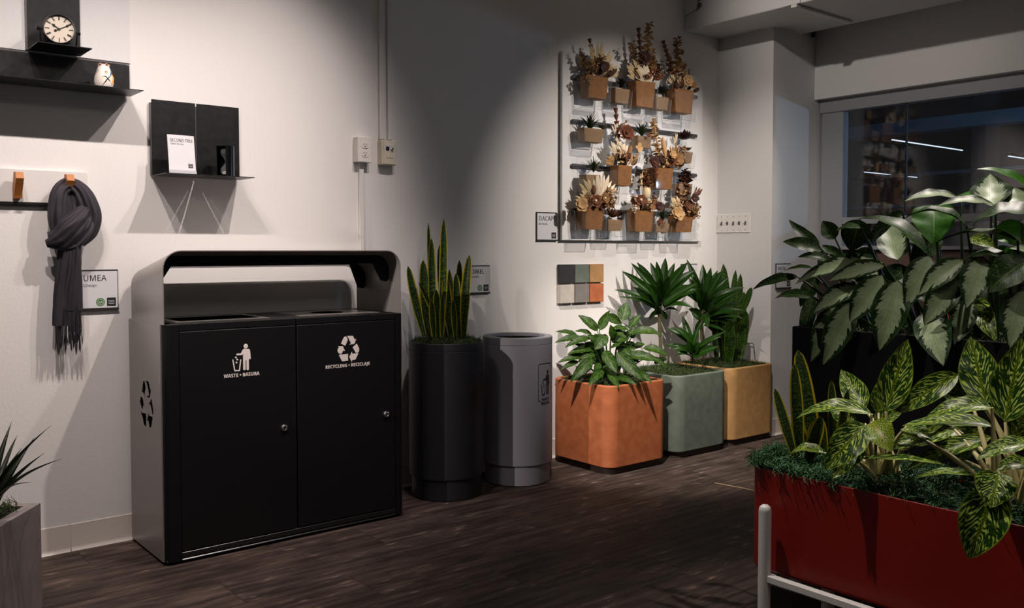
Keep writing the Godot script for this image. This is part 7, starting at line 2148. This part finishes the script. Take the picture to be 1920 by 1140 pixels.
	petal_spike(t, M.dry_dark, Vector3(4.169,1.509,0.11), Vector3(4.168,1.581,0.11), 0.0434, 90)
	rosette(t, M.succulent_dark, Vector3(4.19,1.533,0.1), 0.0506, 16, 0.80, 0.0221, true)
	t = thing("succulent", "reddish leafed sprig with a round green leaf in the bottom-row cork pot", "succulent", Vector3(3.59,1.287,0.1))
	rosette(t, M.dry_brown, Vector3(3.574,1.298,0.1), 0.0646, 12, 1.00, 0.0264, true)
	rosette(t, M.succulent_red, Vector3(3.624,1.305,0.1), 0.0473, 8, 0.90, 0.0236, true)
	rosette(t, M.succulent, Vector3(3.616,1.287,0.12), 0.0266, 10, 0.50, 0.0237, true)
	t = thing("succulent", "spiky green succulent with an orange bit in the small bottom-row pot", "succulent", Vector3(3.981,1.27,0.1))
	rosette(t, M.succulent, Vector3(3.985,1.289,0.1), 0.0865, 22, 1.20, 0.0155)
	flower(t, M.dry_rust, Vector3(3.933,1.281,0.13), 0.0185, Vector3(-0.3,0.2,1), 2, 6)
	berries(t, M.dry_berry, Vector3(3.962,1.266,0.125), 0.0216, 16, 0.0045)
	pass

# ------------------------------------------------------------------ materials
func picture(w: int, h: int, f: Callable) -> ImageTexture:
	var im := Image.create_empty(w, h, false, Image.FORMAT_RGB8)
	for y in h:
		for x in w: im.set_pixel(x, y, f.call((x + 0.5) / w, (y + 0.5) / h))
	return ImageTexture.create_from_image(im)

func leafy(tex: Texture2D, rough := 0.42, back := 0.22) -> StandardMaterial3D:
	var m := mat(Color.WHITE, rough)
	m.albedo_texture = tex
	m.cull_mode = BaseMaterial3D.CULL_DISABLED
	m.backlight_enabled = true
	m.backlight = Color(back, back, back * 0.3)
	m.metallic_specular = 0.32
	return m

func leaf_materials() -> void:
	var fn := FastNoiseLite.new()
	fn.noise_type = FastNoiseLite.TYPE_SIMPLEX_SMOOTH
	fn.frequency = 1.0
	fn.fractal_octaves = 2
	# silver centre with a jagged dark margin
	var silver := func(u: float, v: float) -> Color:
		var s := absf(u - 0.5) * 2.0
		var side := 3.0 if u > 0.5 else 0.0
		var q := v - s * 0.28
		var jag := fn.get_noise_2d(q * 13.0 + side * 9.0, s * 0.8 + side) + 0.45 * fn.get_noise_2d(q * 34.0 + side * 5.0, s * 1.5)
		var edge := 0.66 + 0.22 * jag - 0.3 * maxf(0.0, v - 0.7)
		var dark := Color(0.042, 0.10, 0.034).lerp(Color(0.12, 0.24, 0.065), clampf((s - 0.75) * 4.0, 0, 1))
		var pale := Color(0.53, 0.585, 0.47).lerp(Color(0.44, 0.505, 0.375), clampf(0.5 + fn.get_noise_2d(q * 60.0, s * 3.0), 0, 1))
		var c := pale if s < edge else dark
		if s >= edge and s < 0.86 and fn.get_noise_2d(q * 30.0 + 40.0, s * 9.0 + side) > 0.42: c = Color(0.26, 0.36, 0.2)
		if s < 0.025: c = Color(0.56, 0.62, 0.42)
		elif s < 0.07: c = c.lerp(Color(0.34, 0.42, 0.26), 0.5)
		return c
	M.leaf_silver = leafy(picture(192, 384, silver))
	var darkleaf := func(u: float, v: float) -> Color:
		var s := absf(u - 0.5) * 2.0
		var q := v - s * 0.3
		var c := Color(0.06, 0.13, 0.04).lerp(Color(0.11, 0.22, 0.06), clampf(0.5 + fn.get_noise_2d(q * 18.0, s * 3.0), 0, 1))
		if fn.get_noise_2d(q * 26.0 + 7.0, s * 4.0 + (5.0 if u > 0.5 else 0.0)) > 0.38: c = c.lerp(Color(0.42, 0.5, 0.3), 0.7)
		if s < 0.03: c = Color(0.3, 0.42, 0.16)
		return c
	M.leaf_dark = leafy(picture(128, 256, darkleaf))
	# plain green seen from below, light shining through
	var plain := func(u: float, v: float) -> Color:
		var s := absf(u - 0.5) * 2.0
		var q := v - s * 0.25
		var c := Color(0.15, 0.33, 0.06).lerp(Color(0.2, 0.4, 0.08), clampf(0.5 + fn.get_noise_2d(q * 9.0, s * 2.0), 0, 1))
		if absf(fposmod(q * 11.0, 1.0) - 0.5) < 0.05: c = c.lerp(Color(0.28, 0.48, 0.14), 0.6)
		if s < 0.035: c = Color(0.36, 0.55, 0.2)
		return c
	M.leaf_plain = leafy(picture(128, 256, plain), 0.42, 0.5)
	# cream and yellow side stripes on dark green
	var striped := func(u: float, v: float) -> Color:
		var s := absf(u - 0.5) * 2.0
		var side := 4.0 if u > 0.5 else 0.0
		var q := v - pow(s, 0.85) * 0.40
		var wv := fn.get_noise_2d(q * 3.0 + side, s * 2.0) * 1.2
		var n := sin((q * 10.5 + wv + side * 0.3) * TAU) * 0.5 + fn.get_noise_2d(q * 15.0 + side * 5.0, s * 1.6 + side) * 0.9
		var c := Color(0.055, 0.13, 0.03).lerp(Color(0.12, 0.26, 0.04), clampf(0.5 + fn.get_noise_2d(q * 40.0, s * 9.0), 0, 1))
		if n > 0.34 and s > 0.07: c = Color(0.66, 0.72, 0.40).lerp(Color(0.5, 0.58, 0.16), clampf(s * 0.7, 0, 1))
		elif n > 0.12 and s > 0.05: c = c.lerp(Color(0.42, 0.52, 0.06), 0.65)
		if s < 0.12 and fn.get_noise_2d(v * 60.0, u * 30.0) > 0.15: c = Color(0.5, 0.56, 0.08)
		if s > 0.94: c = Color(0.38, 0.46, 0.12)
		return c
	M.leaf_striped = leafy(picture(192, 384, striped), 0.36)
	var speckled := func(u: float, v: float) -> Color:
		var n := fn.get_noise_2d(u * 16.0, v * 34.0)
		var c := Color(0.10, 0.20, 0.03) if n < 0.0 else Color(0.5, 0.56, 0.08)
		if absf(u - 0.5) < 0.02: c = Color(0.5, 0.4, 0.2)
		return c
	M.leaf_speckled = leafy(picture(96, 192, speckled), 0.4, 0.35)
	var mottled := func(u: float, v: float) -> Color:
		var s := absf(u - 0.5) * 2.0
		var q := v - s * 0.4
		var n := fn.get_noise_2d(q * 15.0 + (6.0 if u > 0.5 else 0.0), s * 2.6)
		var c := Color(0.055, 0.13, 0.02).lerp(Color(0.12, 0.25, 0.035), clampf(0.5 + n, 0, 1))
		n = fn.get_noise_2d(q * 11.0 + (6.0 if u > 0.5 else 0.0), s * 2.6) + 0.4 * fn.get_noise_2d(q * 34.0, s * 6.0)
		if n > 0.24 and s < 0.85: c = Color(0.20, 0.30, 0.06).lerp(Color(0.32, 0.41, 0.13), clampf((n - 0.24) * 3.0, 0, 1))
		if s < 0.03: c = Color(0.3, 0.38, 0.14)
		return c
	M.leaf_mottled = leafy(picture(128, 256, mottled), 0.48)
	var strap := func(u: float, v: float) -> Color:
		var s := absf(u - 0.5) * 2.0
		var n := fn.get_noise_2d(u * 34.0, v * 1.6)
		var c := Color(0.045, 0.115, 0.02).lerp(Color(0.12, 0.25, 0.035), clampf(0.5 + n * 0.9, 0, 1))
		if s < 0.06: c = c.lerp(Color(0.2, 0.38, 0.1), 0.5)
		if v > 0.97: c = c.lerp(Color(0.36, 0.32, 0.1), 0.7)
		return c
	M.leaf_strap = leafy(picture(96, 192, strap), 0.34)
	var sword := func(u: float, v: float) -> Color:
		var s := absf(u - 0.5) * 2.0
		var n := fn.get_noise_2d(u * 3.0, v * 34.0) + 0.5 * fn.get_noise_2d(u * 9.0, v * 80.0)
		var c := Color(0.05, 0.10, 0.035).lerp(Color(0.20, 0.30, 0.10), clampf(0.45 + n * 1.3, 0, 1))
		if s > 0.76: c = Color(0.58, 0.52, 0.12)
		return c
	M.leaf_sword = leafy(picture(64, 384, sword), 0.45, 0.1)
	var sword2 := func(u: float, v: float) -> Color:
		var n := fn.get_noise_2d(u * 3.0, v * 40.0) + 0.6 * fn.get_noise_2d(u * 12.0, v * 70.0)
		var c := Color(0.06, 0.13, 0.03).lerp(Color(0.22, 0.36, 0.08), clampf(0.45 + n * 1.2, 0, 1))
		if absf(u - 0.5) > 0.46: c = Color(0.3, 0.36, 0.1)
		return c
	M.leaf_sword_plain = leafy(picture(64, 384, sword2), 0.42, 0.12)

func materials() -> void:
	leaf_materials()
	M.black_metal = mat(Color(0.035, 0.035, 0.037), 0.45)
	M.lamp_glow = mat(Color(0.9, 0.85, 0.8), 0.5)
	M.lamp_glow.emission_enabled = true
	M.lamp_glow.emission = Color(1.0, 0.9, 0.8)
	M.lamp_glow.emission_energy_multiplier = 2.0
	M.led_glow = mat(Color(0.9, 0.95, 1.0), 0.5)
	M.led_glow.emission_enabled = true
	M.led_glow.emission = Color(0.85, 0.92, 1.0)
	M.led_glow.emission_energy_multiplier = 1.4
	M.fill_glow = mat(Color(0.9, 0.92, 0.95), 0.5)
	M.fill_glow.emission_enabled = true
	M.fill_glow.emission = Color(1.0, 0.95, 0.91)
	M.fill_glow.emission_energy_multiplier = 0.2
	M.blue_glow = mat(Color(0.3, 0.4, 0.9), 0.5)
	M.blue_glow.emission_enabled = true
	M.blue_glow.emission = Color(0.2, 0.35, 1.0)
	M.blue_glow.emission_energy_multiplier = 0.5
	M.wall = rough_relief(mat(Color(0.86, 0.85, 0.84), 0.62), 2.2, 0.06, 0.45)
	M.wall_plain = rough_relief(mat(Color(0.82, 0.82, 0.82), 0.6), 2.0, 0.05, 0.4)
	M.baseboard = mat(Color(0.80, 0.77, 0.74), 0.35)
	M.white_paint = mat(Color(0.84, 0.83, 0.82), 0.45)
	M.white_plastic = mat(Color(0.86, 0.85, 0.83), 0.3)
	M.cream_plastic = mat(Color(0.82, 0.79, 0.72), 0.35)
	M.black_plastic = mat(Color(0.03, 0.03, 0.03), 0.4)
	M.grey_plastic = mat(Color(0.3, 0.29, 0.28), 0.35)
	M.blue_plastic = mat(Color(0.06, 0.09, 0.32), 0.35)
	M.grey_metal = mat(Color(0.42, 0.41, 0.40), 0.4, 0.6)
	M.chrome = mat(Color(0.9, 0.9, 0.91), 0.24, 1.0)
	M.straw = mat(Color(0.62, 0.52, 0.42), 0.7)
	M.dark_grout = mat(Color(0.16, 0.13, 0.12), 0.9)
	M.brown_tiles = [mat(Color(0.34, 0.25, 0.22), 0.7), mat(Color(0.31, 0.23, 0.21), 0.7), mat(Color(0.37, 0.28, 0.25), 0.7)]
	M.frame_grey = mat(Color(0.54, 0.55, 0.57), 0.45)
	M.glass = clear(Color(0.55, 0.6, 0.68), 0.02, 0.0)
	M.hall_dark = mat(Color(0.15, 0.165, 0.21), 0.8)
	M.hall_beam = mat(Color(0.5, 0.62, 0.70), 0.6)
	M.hall_panel = mat(Color(0.5, 0.52, 0.6), 0.6)
	M.orange_card = mat(Color(0.85, 0.32, 0.10), 0.6)
	M.blue_card = mat(Color(0.18, 0.36, 0.75), 0.6)
	# floor planks
	M.subfloor = mat(Color(0.05, 0.04, 0.035), 0.9)
	var fa := FastNoiseLite.new()
	fa.frequency = 1.0
	fa.fractal_octaves = 4
	fa.seed = 9
	fa.noise_type = FastNoiseLite.TYPE_SIMPLEX_SMOOTH
	M.planks = []
	var grain := picture(512, 512, func(u: float, v: float) -> Color:
		var n := fa.get_noise_2d(u * 5.0, v * 46.0)
		var f := fa.get_noise_2d(u * 26.0, v * 190.0)
		var b := fa.get_noise_2d(u * 9.0 + 50.0, v * 9.0)
		var w := clampf(fa.get_noise_2d(u * 14.0 + 9.0, v * 60.0 + 30.0) * 2.4 - 0.75, 0, 1) * clampf(b * 2.0 + 0.35, 0, 1)
		var k := clampf(0.45 + 0.55 * n + 0.25 * f + 0.25 * b, 0, 1)
		return Color(0.16, 0.137, 0.127).lerp(Color(0.40, 0.345, 0.318), k).lerp(Color(0.66, 0.575, 0.53), w))
	for c in [Color(0.95, 0.94, 0.94), Color(1.0, 0.98, 0.97), Color(0.9, 0.88, 0.87)]:
		var m := mat(c, 0.62)
		m.metallic_specular = 0.3
		m.albedo_texture = grain
		m.roughness_texture = null
		M.planks.append(m)
	# metal and lacquer
	M.black_sheet = tri_noise(mat(Color.WHITE, 0.34), Color(0.05, 0.05, 0.055), Color(0.15, 0.145, 0.155), 4.0, 0.012, 3, 5)
	M.black_gloss = mat(Color(0.025, 0.025, 0.027), 0.22)
	M.black_matte = mat(Color(0.06, 0.06, 0.068), 0.6)
	M.black_matte.metallic_specular = 0.25
	M.charcoal = mat(Color(0.08, 0.077, 0.084), 0.42)
	M.charcoal.metallic_specular = 0.3
	M.charcoal_door = mat(Color(0.08, 0.077, 0.084), 0.36)
	M.charcoal_door.metallic_specular = 0.4
	M.charcoal_edge = mat(Color(0.085, 0.082, 0.09), 0.3)
	M.charcoal_edge.metallic_specular = 0.6
	M.charcoal_smooth = mat(Color(0.105, 0.105, 0.125), 0.5)
	M.silver_grey = mat(Color(0.56, 0.54, 0.53), 0.36, 0.35)
	M.brushed = mat(Color(0.66, 0.63, 0.61), 0.3, 0.7)
	M.bin_grey = mat(Color(0.50, 0.49, 0.525), 0.5)
	M.decal_white = mat(Color(0.88, 0.84, 0.82), 0.6)
	M.ink = mat(Color(0.05, 0.05, 0.052), 0.6)
	M.ink_grey = mat(Color(0.35, 0.34, 0.34), 0.6)
	M.green_ink = mat(Color(0.18, 0.42, 0.10), 0.5)
	M.sign_white = mat(Color(0.80, 0.80, 0.81), 0.4)
	M.sign_frame = mat(Color(0.16, 0.15, 0.145), 0.4)
	M.acrylic = clear(Color(0.9, 0.95, 0.98), 0.008, 0.02)
	M.acrylic_edge = clear(Color(0.8, 0.88, 0.92), 0.1, 0.05)
	M.acrylic_rim = clear(Color(0.62, 0.66, 0.70), 0.35, 0.3)
	M.frosted = clear(Color(0.75, 0.75, 0.77), 0.75, 0.4)
	M.white_gloss = mat(Color(0.84, 0.83, 0.82), 0.15)
	M.oak = tri_noise(mat(Color.WHITE, 0.5), Color(0.58, 0.34, 0.13), Color(0.80, 0.52, 0.24), 14.0, 0.02, 6)
	M.oak.uv1_scale = Vector3(30, 6, 30)
	M.scarf = tri_noise(mat(Color.WHITE, 0.7), Color(0.09, 0.068, 0.105), Color(0.15, 0.115, 0.165), 60.0, 0.12, 8)
	M.scarf.rim_enabled = true
	M.scarf.rim = 0.15
	M.dial = mat(Color(0.80, 0.76, 0.70), 0.6)
	M.vase_glaze = mat(Color(0.88, 0.85, 0.81), 0.15)
	M.vase_dark = mat(Color(0.04, 0.07, 0.10), 0.2)
	M.vase_green = mat(Color(0.07, 0.15, 0.09), 0.2)
	M.vase_yellow = mat(Color(0.78, 0.55, 0.08), 0.2)
	M.vase_blue = mat(Color(0.25, 0.38, 0.5), 0.2)
	M.vase_rim = mat(Color(0.62, 0.42, 0.28), 0.2)
	M.bulb_glass = clear(Color(0.8, 0.85, 0.88), 0.12, 0.02)
	M.sand = mat(Color(0.85, 0.83, 0.78), 0.9)
	# stone and soil
	M.stone_orange = stone(Color(0.68, 0.37, 0.205), 0.06)
	M.stone_green = stone(Color(0.36, 0.40, 0.355), 0.05)
	M.stone_ochre = stone(Color(0.66, 0.50, 0.30), 0.05)
	M.stone_black = stone(Color(0.14, 0.135, 0.14), 0.02)
	M.stone_white = stone(Color(0.74, 0.71, 0.67), 0.03)
	M.stone_grey = stone(Color(0.46, 0.44, 0.42), 0.04)
	M.plinth_brown = mat(Color(0.20, 0.15, 0.125), 0.6)
	M.soil = mat(Color(0.025, 0.032, 0.02), 0.95)
	M.moss = tri_noise(mat(Color.WHITE, 0.8), Color(0.08, 0.14, 0.04), Color(0.27, 0.34, 0.10), 9.0, 0.03, 41)
	M.moss_bright = tri_noise(mat(Color.WHITE, 0.7), Color(0.05, 0.19, 0.09), Color(0.20, 0.42, 0.18), 9.0, 0.03, 43)
	var vn := FastNoiseLite.new()
	vn.frequency = 1.0
	vn.fractal_octaves = 3
	vn.noise_type = FastNoiseLite.TYPE_SIMPLEX_SMOOTH
	var ve := picture(256, 256, func(u: float, v: float) -> Color:
		var x := u * 5.0 + v * 1.2 + 0.5 * vn.get_noise_2d(u * 3.0, v * 2.0)
		var k := absf(fposmod(x, 1.0) - 0.5) * 2.0
		var thin := clampf(1.0 - k / (0.05 + 0.04 * vn.get_noise_2d(u * 9.0, v * 5.0)), 0, 1)
		return Color(0.50, 0.46, 0.45).lerp(Color(0.45, 0.42, 0.41), clampf(0.5 + vn.get_noise_2d(u * 4.0, v * 4.0), 0, 1)).lerp(Color(0.27, 0.25, 0.25), thin * 0.8))
	M.veined = mat(Color.WHITE, 0.35)
	M.veined.albedo_texture = ve
	M.veined.uv1_triplanar = true
	M.veined.uv1_scale = Vector3.ONE * 2.2
	M.red_paint = mat(Color(0.47, 0.065, 0.022), 0.45)
	M.white_metal = mat(Color(0.80, 0.79, 0.78), 0.35)
	M.white_board = mat(Color(0.86, 0.86, 0.86), 0.35)
	M.aluminium = mat(Color(0.36, 0.36, 0.37), 0.4, 0.7)
	# dried things
	M.burlap = weave(Color(0.44, 0.27, 0.09), Color(0.64, 0.44, 0.20))
	M.cork = tri_noise(mat(Color.WHITE, 0.85), Color(0.36, 0.27, 0.18), Color(0.62, 0.50, 0.36), 8.0, 0.04, 21)
	M.straw_pale = dry(Color(0.80, 0.72, 0.56))
	M.straw_white = dry(Color(0.86, 0.80, 0.70))
	M.dry_tan = dry(Color(0.50, 0.36, 0.20))
	M.dry_brown = dry(Color(0.34, 0.19, 0.09))
	M.dry_dark = dry(Color(0.21, 0.085, 0.05))
	M.dry_rust = dry(Color(0.36, 0.17, 0.06))
	M.dry_cream = dry(Color(0.68, 0.54, 0.36))
	M.dry_berry = mat(Color(0.50, 0.37, 0.24), 0.5)
	M.dry_berry_pale = mat(Color(0.74, 0.62, 0.48), 0.5)
	M.succulent = mat(Color(0.09, 0.17, 0.05), 0.4)
	M.succulent_dark = mat(Color(0.055, 0.075, 0.045), 0.4)
	M.succulent_grey = mat(Color(0.32, 0.34, 0.22), 0.5)
	M.succulent_red = mat(Color(0.14, 0.045, 0.04), 0.4)
	M.stem_green = mat(Color(0.16, 0.27, 0.07), 0.45)
	M.stem_dark = mat(Color(0.07, 0.13, 0.05), 0.45)
	M.stem_cream = mat(Color(0.74, 0.70, 0.50), 0.45)
	M.trunk = tri_noise(mat(Color.WHITE, 0.7), Color(0.16, 0.15, 0.06), Color(0.3, 0.28, 0.12), 12.0, 0.04, 31)
	M.blade_green = mat(Color(0.09, 0.13, 0.045), 0.4)

func stone(c: Color, v: float) -> StandardMaterial3D:
	var m := tri_noise(mat(Color.WHITE, 0.62), c.darkened(v * 2.2), c.lightened(v), 2.2, 0.012, 11, 5)
	return m

func dry(c: Color) -> StandardMaterial3D:
	var m := mat(c, 0.75)
	m.cull_mode = BaseMaterial3D.CULL_DISABLED
	m.backlight_enabled = true
	m.backlight = Color(0.15, 0.12, 0.08)
	return m

func weave(a: Color, b: Color) -> StandardMaterial3D:
	var im := picture(128, 128, func(u: float, v: float) -> Color:
		var x := fposmod(u * 24.0, 1.0)
		var y := fposmod(v * 24.0, 1.0)
		var k := 0.5 + 0.5 * sin(x * TAU) * sin(y * TAU)
		return a.lerp(b, k))
	var m := mat(Color.WHITE, 0.9)
	m.albedo_texture = im
	m.uv1_triplanar = true
	m.uv1_scale = Vector3.ONE * 14.0
	m.detail_enabled = true
	m.detail_albedo = noise_tex(0.01, [Color(0.78, 0.75, 0.70), Color(1, 1, 1)], 256, 4, 17)
	m.detail_blend_mode = BaseMaterial3D.BLEND_MODE_MUL
	return m
